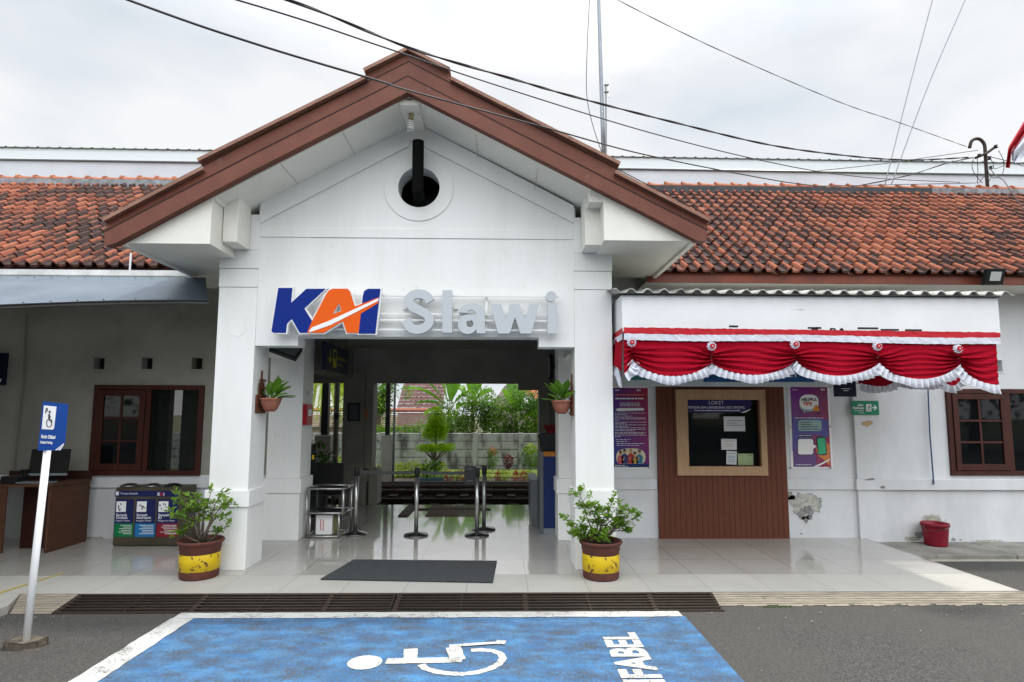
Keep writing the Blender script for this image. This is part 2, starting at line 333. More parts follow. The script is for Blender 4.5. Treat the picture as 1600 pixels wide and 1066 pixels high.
tag(ramp(xg1+.01, XR+.28, YF, 5.31, 6, ragged=True).build('ramp_edge', M['ramp']), kind='structure')
tag(MB().add([(XR, YF+.0, -.002), (XR+.28, YF, GZ-.02), (XR+.30, 6.2, GZ-.03), (XR+.18, 6.9, GZ-.03), (XR+.0, 7.06, -.05), (XR, 7.06, -.01)], [(0, 1, 2, 5), (5, 2, 3, 4)]).build('ramp_edge', M['ramp']), kind='structure')
# raised concrete apron by the right wall, with a pale gutter strip
tag(MB().box(XR+.002, 6.37, 7.09, YW, -.4, -.05).box(6.385, 14, 7.09, YW, -.4, -.052).build('pavement', M['conc'], bevel=.008), kind='structure')
tag(MB().box(XR+.15, 14, 7.0, 7.088, -.4, -.10).build('gutter_strip', mat('pale_mortar', (.40, .37, .31), .9, c2=(.27, .25, .2), scale=5)), kind='structure')
# parking bay painted on the asphalt
def gsheet(name, pts, z, m, world=False):
    return tag(sheet(name, pts if world else [G(a, b, GZ) for a, b in pts], z, m), kind='structure')
XL0 = (G(281, 960, GZ)[0]+G(108, 1066, GZ)[0])/2; XL1 = XL0+.175; XRb = (G(1068, 963, GZ)[0]+G(1165, 1066, GZ)[0])/2; YL0, YL1 = G(600, 966.5, GZ)[1], G(600, 958, GZ)[1]
tag(sheet('painted_bay', [(XL1, 1.0), (XRb, 1.0), (XRb, YL0+.02), (XL1, YL0+.02)], GZ+.004, M['bluepaint']), kind='structure')
def wob(x0, x1, y0, y1, n, amp, vert):
    random.seed(int(abs(x0*100))+n); a = []; b = []
    for i in range(n+1):
        t = i/n
        if vert: a.append((x0+random.uniform(-amp, amp), y0+(y1-y0)*t)); b.append((x1+random.uniform(-amp, amp), y0+(y1-y0)*t))
        else: a.append((x0+(x1-x0)*t, y0+random.uniform(-amp, amp))); b.append((x0+(x1-x0)*t, y1+random.uniform(-amp, amp)))
    return a + b[::-1]
tag(sheet('painted_line', wob(XL0, XL1+.01, 1.0, YL0-.004, 60, .006, True), GZ+.008, M['whitepaint']), kind='structure')
tag(sheet('painted_line', wob(XL0+.01, XRb-.02, YL0, YL1, 60, .007, False), GZ+.008, M['whitepaint']), kind='structure')
# wheelchair symbol and lettering
def grib(mb, pts, wd, z=GZ+.009):
    w_ = [G(a, b, GZ) for a, b in pts]; s_ = []
    for i in range(len(w_)-1):
        for k in range(6): t = k/6; s_.append((w_[i][0]*(1-t)+w_[i+1][0]*t, w_[i][1]*(1-t)+w_[i+1][1]*t))
    s_.append(w_[-1]); L_ = []; R_ = []
    for i, p in enumerate(s_):
        a = Vector(s_[max(i-1, 0)]); b = Vector(s_[min(i+1, len(s_)-1)]); d = (b-a).normalized(); nn = Vector((-d.y, d.x))*(wd/2+random.uniform(-.003, .003))
        L_.append((p[0]+nn.x, p[1]+nn.y, z)); R_.append((p[0]-nn.x, p[1]-nn.y, z))
    o = len(L_); mb.add(L_+R_, [(i, i+1, o+i+1, o+i) for i in range(o-1)])
sy = MB(); random.seed(5)
hc = G(570, 1037, GZ); he = G(597, 1037, GZ); rx = he[0]-hc[0]
sy.add([(hc[0]+rx*math.cos(t*PI/16), hc[1]+rx*.95*math.sin(t*PI/16), GZ+.009) for t in range(32)], [tuple(range(32))])
grib(sy, [(603, 1035), (640, 1034.5), (722, 1033)], .085, GZ+.009)
grib(sy, [(641, 1033), (641.5, 1024), (642, 1016)], .10, GZ+.0105)
grib(sy, [(716, 1034), (708, 1013.5)], .11, GZ+.0105)
grib(sy, [(702, 1012), (740, 1009), (772, 1007), (783, 1007.5)], .045, GZ+.012)
grib(sy, [(781, 1009), (784, 1003.5)], .075, GZ+.0135)
grib(sy, [(658, 1040), (664, 1046), (680, 1051), (700, 1054), (722, 1055), (745, 1052.5), (765, 1047), (780, 1039), (786, 1030), (782, 1023), (770, 1018.5), (752, 1017), (736, 1018)], .055, GZ+.0075)
tag(sy.build('painted_wheelchair_symbol', M['whitepaint']), kind='structure')
tx = MB()
a0 = G(1012, 1064, GZ); a1 = G(982, 990, GZ)
fx0 = G(965, 1062, GZ)[0]; fx1 = G(1012, 1062, GZ)[0]
LH = .26
tx.text('DIFABEL', lambda u, d, v: ((G(985, 1030, GZ)[0]+LH*.5 - v*LH/.72), 4.735-1.195*1.0 + u, GZ+.009), size=1, off=.04, sx=.292)
_xs = [v[1] for v in tx.v]; _m = max(_xs); _n = min(_xs); yl_ = G(985, 990, GZ)[1]; tx.v = [(v[0], yl_-(_m-v[1]), v[2]) for v in tx.v]
tag(tx.build('painted_lettering', M['whitepaint']), kind='structure')
# little patch of weeds beside the ramp, yellow tape line on the floor
ly = MB(); p0, p1 = G(-40, 938, 0), G(97, 895.5, 0); ly.add([(p0[0]-.0, p0[1], .003), (p0[0]+.045, p0[1], .003), (p1[0]+.03, p1[1], .003), (p1[0], p1[1], .003)], [(0, 1, 2, 3)])
tag(ly.build('floor_tape_line', mat('yellow_tape', (.42, .34, .05), .5)), kind='structure')
# drain grate: a frame with long bars and cross straps, in three sections
def grate(xa, xb, first):
    t = thing('drain_grate', f'{first} section of rusty bar grate over the drain before the tiled floor', 'drain grate', ((xa+xb)/2, 5.33, -.1), 'drain grate sections in a row')
    mb = MB(); zz = lambda y: GZ+.006 + (-.006-GZ)*(y-5.17)/(.33)
    rot = 0
    ys = [5.185+.0475*i for i in range(7)]
    bars = MB()
    for y in ys: bars.tube([(xa+.01, y, zz(y)), ((xa+xb)/2, y, zz(y)+random.uniform(-.003, .003)), (xb-.01, y, zz(y))], .0085, 6)
    bars.build('bar', M['rust'], t, smooth=True)['kind'] = 'stuff'
    n = max(2, round((xb-xa)/.58)); cs = MB()
    for i in range(n+1):
        cs = MB(); x = xa+.02+(xb-xa-.04)*i/n; wd = .02 if i % 2 == 0 else .006
        cs.add([(x-wd, 5.175, zz(5.175)-.012), (x+wd, 5.175, zz(5.175)-.012), (x+wd, 5.49, zz(5.49)-.012), (x-wd, 5.49, zz(5.49)-.012),
                (x-wd, 5.175, zz(5.175)-.002), (x+wd, 5.175, zz(5.175)-.002), (x+wd, 5.49, zz(5.49)-.002), (x-wd, 5.49, zz(5.49)-.002)], [(4, 5, 6, 7), (0, 1, 5, 4), (1, 2, 6, 5), (3, 7, 6, 2), (0, 4, 7, 3)])
        cs.build('cross_strap', M['rust'], t)
    MB().box(xa, xb, 5.168, 5.176, GZ-.03, GZ+.012).box(xa, xb, 5.492, 5.4995, -.06, -.003).build('frame', M['rust'], t)
xm = G(618, 940, -.04)[0]
# the drain channel below it: cut as a dark trough standing on the asphalt slab
M['drain'] = mat('wet_drain', (.018, .018, .015), .6)
tag(MB().box(xg0-.005, xg1+.005, 5.18, 5.498, GZ-.2, GZ+.0025).build('drain_channel', M['drain']), kind='structure')
grate(xg0, xm-.004, 'left-hand longer'); grate(xm+.004, xg1, 'right-hand shorter')
wd_ = MB(); random.seed(9)
for _ in range(260):
    x, y = G(random.uniform(1192, 1240), random.uniform(945, 950), GZ); a = random.uniform(0, 2*PI)
    wd_.leaf((x, y, GZ), (math.cos(a), math.sin(a), .7), (0, 0, 1), random.uniform(.008, .022), .008)
tag(wd_.build('weeds', mat('moss', (.05, .09, .02), .9)), 'low green weeds in the crack at the ramp edge', 'weeds', kind='stuff')

# ============================================================ STATION BUILDING
B = thing('station_building', 'white station building with gabled entrance portico and clay tile roof', 'station building', (-.9, YW, 0))
XPL = W(475, 700, YW)[0]; XPR = W(871, 700, YW)[0]      # passage jambs
ZC = W(650, 545, YB)[1]                                               # passage ceiling
lw = R4(145, 602, 317, 743, YW); rw = (W(1480, 675, YW)[0], W(1480, 675, YW)[0]+1.72, W(1540, 743, YW)[1], W(1540, 608, YW)[1])
lk = R4(1072, 625, 1184, 728, YW)
vents = [R4(a, 559, a+17, 577, YW) for a in (147, 222, 300)] + [R4(1548, 563, 1565, 581, YW)]
holes_l = [lw] + vents[:3]; holes_r = [rw, lk, vents[3]]
ZT = 3.62
zdl = W(200, 742, YW)[1]
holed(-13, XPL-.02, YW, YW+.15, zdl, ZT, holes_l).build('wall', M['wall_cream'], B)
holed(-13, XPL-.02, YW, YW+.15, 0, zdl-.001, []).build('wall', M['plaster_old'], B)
holed(XPR+.02, 13, YW, YW+.15, -.6, ZT, holes_r).build('wall', M['plaster_old'], B)
# dado ledges and pilasters on the wall
led = MB(); zl0, zl1 = W(1350, 765, YW)[1], W(1350, 748, YW)[1]
led.box(XPR+.32, W(1026, 756, YW)[0], YW-.03, YW-.002, zl0, zl1); led.box(W(1228, 756, YW)[0], W(1333, 756, YW)[0], YW-.03, YW-.002, zl0, zl1)
led.box(W(1333, 756, YW)[0]+.002, 12.9, YW-.075, YW-.002, zl0, zl1)
led.box(-12.9, XPL-.44, YW-.03, YW-.002, zl0+.02, zl1+.0)
led.build('dado_ledge', M['plaster_old'], B, bevel=.006)
xp = W(1333, 680, YW)[0]
MB().box(xp, xp+.36, YW-.045, YW-.002, -.4, zl0-.002).box(xp, xp+.36, YW-.045, YW-.002, zl1+.002, 3.4).box(xp+.362, 12.8, YW-.03, YW-.002, -.4, zl0-.002).build('pilaster', M['plaster_old'], B, bevel=.004)
# jamb pilasters either side of the passage
for (xa, xb, nm) in ((XPL-.45, XPL, 'l'), (XPR, XPR+.36, 'r')):
    zb = W(450, 765, YW)[1]; zt = W(450, 746, YW)[1]
    MB().box(xa, xb, YW-.12, YW+.30, zt, ZC).box(xa-.03, xb+.03, YW-.16, YW+.33, zb-.03, zt-.0).box(xa-.012, xb+.012, YW-.14, YW+.31, 0, zb-.032).build('pilaster', M['plaster'], B, bevel=.006)
# portico columns
cols = [(W(341.5, 470, YC)[0], W(401, 470, YC)[0]), (W(898.5, 600, YC)[0], W(957.5, 600, YC)[0])]
zl = W(370, 792, YC)[1]; zh = W(370, 766, YC)[1]
zcap = [W(370, 449, YC)[1], W(370, 420, YC)[1], W(370, 391, YC)[1]]
for (xa, xb) in cols:
    c = MB().box(xa, xb, YC, YC+.40, zh, zcap[0]-.003).box(xa-.012, xb+.012, YC-.012, YC+.412, 0, zl).box(xa-.028, xb+.028, YC-.028, YC+.428, zl+.001, zh-.001)
    c.box(xa-.004, xb+.004, YC-.008, YC+.40, zcap[0]+.003, zcap[1]-.003).box(xa-.008, xb+.008, YC-.012, YC+.40, zcap[1]+.003, zcap[2]-.003).box(xa, xb, YC+.004, YC+.39, zcap[0]-.003, zcap[0]+.003).box(xa, xb, YC+.004, YC+.39, zcap[1]-.003, zcap[1]+.003)
    c.box(xa-.002, xb+.002, YC-.003, YC+.40, zcap[2]+.003, W(370, 335, YC)[1])
    c.build('column', M['plaster'], B, bevel=.006)
# gable wall with stepped beam and the round opening
CX = W(654.5, 290, YC)[0]; CZ = W(654.5, 292.5, YC)[1]; RH = (W(687, 292, YC)[0]-W(622, 292, YC)[0])/2; RR = (W(709, 292, YC)[0]-W(601, 292, YC)[0])/2
def px(pts, Y): return [W(a, b, Y) for a, b in pts]
xa, xb = cols[0][1], cols[1][0]
zbm = W(650, 526, YC)[1]; zst = W(430, 540, YC)[1]; xs0 = W(465, 533, YC)[0]; xs1 = W(842, 533, YC)[0]
apx = W(639, 190, YC); zs_ = W(400, 320, YC)[1]
YG = YC+.015
gz = [(xa-.02, zst), (xs0, zst), (xs0, zbm), (xs1, zbm), (xs1, zst), (xb+.02, zst), (xb+.02, zs_), (apx[0], apx[1]+.02), (xa-.02, zs_)]
MB().plate([gz, circ(CX, CZ, RH, 48)[::-1]], YG, YG+.22).build('gable_wall', M['plaster'], B)
MB().plate([circ(CX, CZ, RR, 56), circ(CX, CZ, RH+.0, 48)[::-1]], YG-.012, YG-.001).build('window_ring', M['plaster'], B, bevel=.003)
MB().plate([circ(CX, CZ, RH+.06, 40)], YG+.60, YG+.62).build('opening_back', M['black'], B)
zA = W(650, 372, YC)[1]; zB = W(650, 357, YC)[1]
MB().box(xa+.002, xb-.002, YG-.012, YG-.001, zA, zB).build('cornice_band', M['plaster'], B, bevel=.004)
# raking band under the soffit
sl = (apx[1]-zs_)/(apx[0]-xa)
MB().plate([[(xa+.0, W(402, 345, YC)[1]-.03), (CX-.13, apx[1]-.30), (apx[0]+.02, apx[1]-.22), (xb, W(900, 345, YC)[1]-.03), (xb, zs_+.02), (apx[0], apx[1]+.02), (xa, zs_+.02)]], YG-.03, YG-.001).build('raking_band', M['plaster'], B)
# side beams from the columns back to the wall, portico ceiling, passage ceiling
for i, (p, q) in enumerate(cols):
    MB().box(p+.03, q-.03, YC+.402, YW-.002, zst, 3.6).build('side_beam', M['plaster'], B)
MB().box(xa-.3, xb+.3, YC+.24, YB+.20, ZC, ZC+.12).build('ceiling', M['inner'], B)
# barge boards (front plane 5.70)
YP = 5.70
topL = [(165.5, 346.4), (319, 266), (312.5, 253.5), (574, 124), (570, 113.5), (638, 79.7)]
topR = [(702.7, 112), (705, 126), (967.5, 258.5), (960, 271), (1107, 346.4)]
grv = [(1104, 360), (1000, 308), (638, 120.5), (400, 241), (167, 362)]
low = [(167.5, 385.8), (184, 382), (400, 267.5), (638, 147), (1000, 331.6), (1087, 377), (1101, 378.8)]
up_ = px(topL+topR, YP) + px(grv, YP)
bb = thing_bb = None
o_ = MB().plate([up_], YP, YP+.05).build('barge_board', M['brown'], B, bevel=.002)
o_ = MB().plate([px(low, YP) + px(grv, YP)], YP-.036, YP+.05).build('barge_board', M['brown'], B, bevel=.003)
capm = MB()
def strip(pa, pb, off=.016):
    (x0, z0), (x1, z1) = W(*pa, YP), W(*pb, YP); d = Vector((x1-x0, z1-z0)).normalized(); n_ = Vector((-d.y, d.x))
    if n_.y < 0: n_ = -n_
    a = (x0+n_.x*-.018, z0+n_.y*-.018); b = (x1+n_.x*-.018, z1+n_.y*-.018); c_ = (x1+n_.x*off, z1+n_.y*off); e = (x0+n_.x*off, z0+n_.y*off)
    return [a, b, c_, e]
seg = [(topL[0], topL[1]), (topL[2], topL[3]), (topL[4], topL[5]), (topL[5], topR[0]), (topR[1], topR[2]), (topR[3], topR[4])]
for a, b in seg: capm.plate([strip(a, b)], YP-.055, YP+.30)
M['cap'] = mat('brown_cap', (.30, .16, .11), .5, c2=(.21, .10, .07), scale=6)
capm.build('roof_cap', M['cap'], B)
# thin grooves on boards
grm = MB()
def para(seq, dz, y):
    for a, b in zip(seq[:-1], seq[1:]):
        (x0, z0), (x1, z1) = W(*a, YP), W(*b, YP); grm.plate([[(x0, z0+dz), (x1, z1+dz), (x1, z1+dz+.010), (x0, z0+dz+.010)]], y, y+.004)
para([(168, 362), (400, 241), (638, 120.5), (1000, 308), (1103, 360)], -.014, YP-.0395)
para([(168, 362), (400, 241), (638, 120.5), (1000, 308), (1103, 360)], .17, YP-.004)
grm.build('board_groove', mat('groove_dark', (.03, .012, .009), .7), B)
(x0_, z0_), (x1_, z1_) = W(638, 148, YP-.036), W(638, 121, YP-.036)
MB().box(x0_-.004, x0_+.004, YP-.0385, YP-.0362, z0_+.01, z1_-.02).box(x0_-.004, x0_+.004, YP-.003, YP-.0002, z1_+.03, W(638, 96, YP)[1]).build('board_groove', M['brown_red'], B)
# portico roof slabs and sloped soffits
aL, aT, aR = W(166, 352, YP), W(638, 96, YP), W(1106, 352, YP); dT = .16
MB().plate([[aL, aT, aR, (aR[0], aR[1]-.06), (aT[0], aT[1]-.08), (aL[0], aL[1]-.06)]], YP+.31, 9.7).build('portico_roof', M['terra'], B)
sL, sA, sR = W(186, 380, YP), W(638, 148, YP), W(1088, 375, YP)
MB().plate([[sL, sA, sR, (sR[0], sR[1]+.02), (sA[0], sA[1]+.02), (sL[0], sL[1]+.02)]], YP+.051, 7.6).build('soffit', M['soffit'], B)
# ridge soffit box strip and joints
MB().box(sA[0]-.10, sA[0]+.10, YP+.052, YC+.012, sA[1]-.085, sA[1]-.03).build('soffit_ridge_strip', M['soffit'], B, bevel=.004)
# eave boxes (boxed lower corners) and brackets
YE = 5.75
eL = px([(190, 381.5), (328, 379.5), (328, 304)], YE); eR = px([(1087, 378), (944, 374), (944, 303)], YE)
for e in (eL, eR):
    z0 = (e[0][1]+e[1][1])/2
    poly = [(e[0][0], z0), (e[1][0], z0), (e[1][0], e[2][1]+.03), (e[0][0], z0+.02)]
    MB().plate([poly], YE, 7.35).build('eave_box', M['soffit'], B, bevel=.004)
    x_, s_ = (e[0][0], 1 if e is eL else -1)
    MB().box(min(x_, x_+s_*.05), max(x_, x_+s_*.05), YE+.0, 7.36, z0-.03, z0-.001).build('eave_trim', M['soffit'], B)
for (a, b, t_) in ((347, 370, 330), (914.5, 939, 330)):
    Yb = 5.98; x0, x1 = W(a, 378, Yb)[0], W(b, 378, Yb)[0]; zb = W(358, 378, Yb)[1]; zt = W(358, 322 if a < 500 else 318, Yb)[1]
    MB().box(x0, x1, Yb, YC-.014, zb, zt+.25).build('bracket', M['soffit'], B, bevel=.005)
    MB().box(min(x0, x1)-.11 if a < 500 else x0+.02, x0+.02 if a < 500 else x1+.09, Yb-.2, YC-.016, zt-.02, zt+.23).build('bracket_head', M['soffit'], B, bevel=.004)
# board joints in the sloped soffit
q = MB(); slope = (sA[1]-sL[1])/(sA[0]-sL[0])
for (a_, b_) in ((452, 268), (545, 218), (745, 214), (838, 262)):
    X_ = W(a_, b_, 6.0)[0]; Z_ = sA[1]-abs(X_-sA[0])*slope
    q.box(X_-.004, X_+.004, YP+.06, YC+.0, Z_-.0035, Z_-.0005)
q.build('soffit_joint', mat('joint_grey', (.46, .44, .39), .9), B)['kind'] = 'stuff'
# ---------------- main roof
YE0, ZE0 = 7.20, W(1200, 424, 7.20)[1]; YR, ZR = 10.5, W(1200, 300, 10.5)[1]
slen = math.hypot(YR-YE0, ZR-ZE0); dy, dz = (YR-YE0)/slen, (ZR-ZE0)/slen
def tilemat():
    m = bpy.data.materials.new('clay_roof_tiles'); m.use_nodes = True; t, n, l, b = nodes_of(m)
    a = n.new('ShaderNodeVertexColor'); a.layer_name = 'col'; g = n.new('ShaderNodeNewGeometry')
    no = n.new('ShaderNodeTexNoise'); no.inputs['Scale'].default_value = 14; no.inputs['Detail'].default_value = 6; no.inputs['Roughness'].default_value = .7; l.new(g.outputs['Position'], no.inputs[0])
    sp = n.new('ShaderNodeSeparateColor'); l.new(a.outputs['Color'], sp.inputs[0])
    r = n.new('ShaderNodeValToRGB'); e = r.color_ramp.elements; e[0].position = 0; e[0].color = (.16, .046, .026, 1); e[1].position = 1; e[1].color = (.345, .122, .070, 1)
    l.new(sp.outputs[0], r.inputs[0])
    ad = n.new('ShaderNodeMath'); ad.operation = 'ADD'; l.new(sp.outputs[1], ad.inputs[0]); l.new(no.outputs[0], ad.inputs[1])
    q = n.new('ShaderNodeMapRange'); q.inputs[1].default_value = .68; q.inputs[2].default_value = 1.04; l.new(ad.outputs[0], q.inputs[0])
    x = n.new('ShaderNodeMix'); x.data_type = 'RGBA'; l.new(q.outputs[0], x.inputs[0]); l.new(r.outputs[0], x.inputs[6]); x.inputs[7].default_value = (.045, .028, .026, 1); l.new(x.outputs[2], b.inputs['Base Color'])
    b.inputs['Roughness'].default_value = .85; b.inputs['Specular IOR Level'].default_value = .2
    bp = n.new('ShaderNodeBump'); bp.inputs['Strength'].default_value = .3; bp.inputs['Distance'].default_value = .01; l.new(no.outputs[0], bp.inputs['Height']); l.new(bp.outputs[0], b.inputs['Normal'])
    return m
M['rooftile'] = tilemat()
def tiles(X0, X1, name):
    random.seed(11); mb = MB(); TW = .166; rows = 16; TL = slen/rows
    prof = [(0, 0, 1), (.10, -.006, 1), (.35, -.008, 1), (.54, -.004, 1), (.585, .014, .7), (.65, .042, .1), (.76, .056, 0), (.87, .044, .05), (.945, .016, .5), (1.0, .0, 1)]
    n = int((X1-X0)/TW)
    from mathutils import noise
    for i in range(n):
        for r in range(rows):
            x = X0+i*TW; s0 = r*TL-.03; s1 = s0+TL*1.18
            zc = ZE0+dz*s0; 
            if abs(x+.95) < 3.2 and zc < 5.36-.57*abs(x+.95)-.25: continue
            jx = random.uniform(-.006, .006); jz = random.uniform(-.004, .006); sk = random.uniform(-.008, .008); js = random.uniform(-.012, .012)
            tone = min(1, max(0, random.gauss(.55, .22)+(.1 if x > 0 else -.12)))
            dirt = .10+.30*noise.noise(Vector((x*.6, s0*.9, 3.1)))+random.uniform(-.16, .26)+(.12 if x < 0 else 0)
            lo = []; hi = []; th = []
            for (u, h, d) in prof:
                X_ = x+u*TW+jx
                hl = h+.030+jz; hh = h+.0
                lo.append((X_, YE0+dy*(s0+js)-dz*hl, ZE0+dz*(s0+js)+dy*hl)); hi.append((X_+sk, YE0+dy*s1-dz*hh, ZE0+dz*s1+dy*hh))
                th.append((X_, YE0+dy*(s0+js)-dz*(hl-.026), ZE0+dz*(s0+js)+dy*(hl-.026)))
            k = len(prof); mb.add(lo+hi+th, [(j, j+1, k+j+1, k+j) for j in range(k-1)]+[(2*k+j, 2*k+j+1, j+1, j) for j in range(k-1)])
            mb.c += [(tone, dirt+d*.50, 0) for (_, _, d) in prof] + [(tone, dirt+d*.50+.08, 0) for (_, _, d) in prof] + [(tone*.6, dirt+.25, 0)]*k
    o = mb.build(name, M['rooftile'], B, smooth=False)
    return o
tiles(-11.6, -3.2+.0, 'tile_roof'); tiles(-3.2, 11.9, 'tile_roof')
# slab below the tiles, rear slope, ridge
MB().add([(-11.6, YE0+.02, ZE0-.03), (11.9, YE0+.02, ZE0-.03), (11.9, YR, ZR-.03), (-11.6, YR, ZR-.03), (11.9, YR+3.3, ZE0-.03), (-11.6, YR+3.3, ZE0-.03)], [(0, 1, 2, 3), (3, 2, 4, 5)]).build('roof_deck', M['terra'], B)
mo = MB(); rt = MB(); random.seed(2)
M['mortar'] = mat('grey_mortar', (.30, .31, .33), .9, c2=(.14, .14, .145), scale=6, bump=.6, bscale=20)
mo.box(-11.6, -3.0, YR-.16, YR+.1, ZR-.10, ZR+.045).build('ridge_mortar', M['mortar'], B); mo = MB(); mo.box(8.2, 11.9, YR-.16, YR+.1, ZR-.10, ZR+.045)
mo.build('ridge_mortar', M['mortar'], B)
MB().box(1.2, 8.198, YR-.17, YR+.1, ZR-.10, ZR+.04).build('ridge_flashing', mat('black_flashing', (.02, .022, .026), .5, c2=(.05, .05, .055), scale=9), B)
M['ridgeclay'] = mat('ridge_clay', (.40, .15, .08), .85, c2=(.24, .085, .05), scale=7, c3=(.10, .06, .05), scale3=8)
x = -11.6
while x < 11.7:
    if -2.6 < x < -2.2: rt.build('ridge_tile_row', M['ridgeclay'], B); rt = MB()
    if not (-2.6 < x < .6):
        j = random.uniform(-.012, .012); ln = .32
        rt.tube([(x, YR-.05, ZR+.062+j), (x+ln, YR-.05, ZR+.052+j)], [.074, .058], 12); rt.tube([(x-.012, YR-.05, ZR+.07+j), (x+.03, YR-.05, ZR+.07+j)], [.086, .082], 12)
    x += .32
rt.c = []
rt.build('ridge_tile_row', M['ridgeclay'], B)
# eave fascia and soffit (right), gutter (left)
xe0 = 1.9
zf0, zf1 = W(1300, 443, 7.25)[1], W(1300, 424, 7.25)[1]
MB().box(xe0, 11.9, 7.26, 7.285, zf0, zf1-.02).build('eave_fascia', M['brown_red'], B, bevel=.003)
MB().box(xe0, 11.9, 7.29, YW-.003, zf0+.005, zf0+.02).build('eave_soffit', M['soffit'], B)
MB().box(-11.6, -3.3, 7.29, YW-.003, zf0+.005, zf0+.02).build('eave_soffit', M['soffit'], B)
gz_ = W(200, 430, 7.15)[1]
gp = [(.0, .05), (.0, -.02), (.03, -.055), (.09, -.055), (.12, -.02), (.12, .05), (.112, .05), (.112, -.016), (.085, -.047), (.035, -.047), (.008, -.016), (.008, .05)]
MB().plate([gp], -11.6, W(312, 434, 7.15)[0], lambda u, y, v: (y, 7.09+u, gz_+v)).build('gutter', M['gutter'], B)
MB().tube([(W(206, 400, 7.12)[0], 7.10, gz_+.02), (W(206, 400, 7.12)[0], 7.10, gz_+.27)], .011, 8).build('gutter_vent_pipe', M['white_metal'], B)
# enclosing shell for the rooms: rear wall, partitions, ceilings
rear_holes_l = [(W(262, 680, YB)[0], W(330, 680, YB)[0], .05, 2.30)]
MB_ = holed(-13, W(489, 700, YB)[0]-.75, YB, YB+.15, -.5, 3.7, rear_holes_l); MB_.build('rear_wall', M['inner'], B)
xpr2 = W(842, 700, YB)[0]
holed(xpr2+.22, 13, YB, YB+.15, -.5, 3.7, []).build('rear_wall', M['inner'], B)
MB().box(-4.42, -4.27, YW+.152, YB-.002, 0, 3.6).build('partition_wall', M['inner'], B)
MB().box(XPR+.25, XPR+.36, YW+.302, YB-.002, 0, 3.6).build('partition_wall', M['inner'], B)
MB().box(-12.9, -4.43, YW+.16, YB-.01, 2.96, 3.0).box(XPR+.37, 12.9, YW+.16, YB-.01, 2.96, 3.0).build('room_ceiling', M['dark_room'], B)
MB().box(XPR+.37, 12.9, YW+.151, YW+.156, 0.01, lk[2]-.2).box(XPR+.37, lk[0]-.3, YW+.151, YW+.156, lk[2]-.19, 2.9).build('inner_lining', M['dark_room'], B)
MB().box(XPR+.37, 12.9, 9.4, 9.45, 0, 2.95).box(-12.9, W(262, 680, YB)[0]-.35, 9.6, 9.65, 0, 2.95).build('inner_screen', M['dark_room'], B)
# end walls and far side of roof space
MB().box(-13.15, -13, YW, YB+.15, -.5, 3.6).box(13, 13.15, YW, YB+.15, -.5, 3.6).build('end_wall', M['plaster_old'], B)
# passage: right wall face, rear portal beam with stepped corner, pillars
zr = W(700, 598.5, YB)[1]; zr2 = W(830, 609, YB)[1]; xp0, xp1 = W(535, 700, YB)[0], W(577, 700, YB)[0]
xst = W(810, 604, YB)[0]
pb = [(XPL-2.2, zr), (xst, zr), (xst, zr2), (xpr2+.24, zr2), (xpr2+.24, 3.6), (XPL-2.2, 3.6)]
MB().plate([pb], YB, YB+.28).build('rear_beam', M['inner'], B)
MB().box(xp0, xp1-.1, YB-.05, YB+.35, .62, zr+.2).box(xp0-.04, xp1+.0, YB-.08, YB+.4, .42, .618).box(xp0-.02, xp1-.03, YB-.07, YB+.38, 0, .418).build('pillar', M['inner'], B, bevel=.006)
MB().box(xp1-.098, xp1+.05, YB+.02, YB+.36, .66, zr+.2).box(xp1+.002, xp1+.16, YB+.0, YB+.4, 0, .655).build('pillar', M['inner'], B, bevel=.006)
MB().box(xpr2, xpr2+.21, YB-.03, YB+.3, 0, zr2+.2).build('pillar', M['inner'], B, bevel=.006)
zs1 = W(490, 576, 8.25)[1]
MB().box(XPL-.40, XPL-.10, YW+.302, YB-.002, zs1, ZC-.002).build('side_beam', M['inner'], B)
# ---------------- windows (casements)
def window(x0, x1, z0, z1, ncase, open_leaf=None, glassname='pane'):
    y0 = YW-.035
    f = MB(); t = .065
    f.box(x0, x1, y0, YW+.07, z1-t, z1).box(x0, x1, y0, YW+.07, z0, z0+t).box(x0, x0+t, y0, YW+.07, z0+t, z1-t).box(x1-t, x1, y0, YW+.07, z0+t, z1-t)
    xm_ = (x0+x1)/2; f.box(xm_-t/2, xm_+t/2, y0, YW+.07, z0+t, z1-t)
    fr = f.build('window', M['wood_red'], B, bevel=.004)
    def leaf(a, b, cond):
        g = MB(); s_ = .075; c0, c1 = z0+t+.006, z1-t-.006; a += .006; b -= .006
        g.box(a, b, y0-.012, y0+.03, c1-s_, c1).box(a, b, y0-.012, y0+.03, c0, c0+s_*1.15).box(a, a+s_, y0-.012, y0+.03, c0+s_*1.15, c1-s_).box(b-s_, b, y0-.012, y0+.03, c0+s_*1.15, c1-s_)
        m_ = (a+b)/2; g.box(m_-.015, m_+.015, y0-.004, y0+.022, c0+s_*1.15, c1-s_)
        h = (c1-s_-c0-s_*1.15)/3
        for k in (1, 2): zz_ = c0+s_*1.15+h*k; g.box(a+s_, m_-.0152, y0-.004, y0+.022, zz_-.015, zz_+.015).box(m_+.0152, b-s_, y0-.004, y0+.022, zz_-.015, zz_+.015)
        g.build('casement', M['wood_red'], fr, bevel=.003)
        MB().box(a+s_-.01, b-s_+.01, y0+.006, y0+.010, c0+s_, c1-s_+.01).build('pane', M['glass_dark'], fr)
    leaf(x0+t, xm_-t/2, 0)
    return fr, xm_, t, y0
fr, xm_, t_, y0_ = window(*lw, 1)
M['glass'] = bpy.data.materials.new('clear_glass'); M['glass'].use_nodes = True
_t, _n, _l, _b = nodes_of(M['glass']); _b.inputs['Base Color'].default_value = (.01, .012, .012, 1); _b.inputs['Roughness'].default_value = .02; _b.inputs['Specular IOR Level'].default_value = .25; _b.inputs['Alpha'].default_value = .6
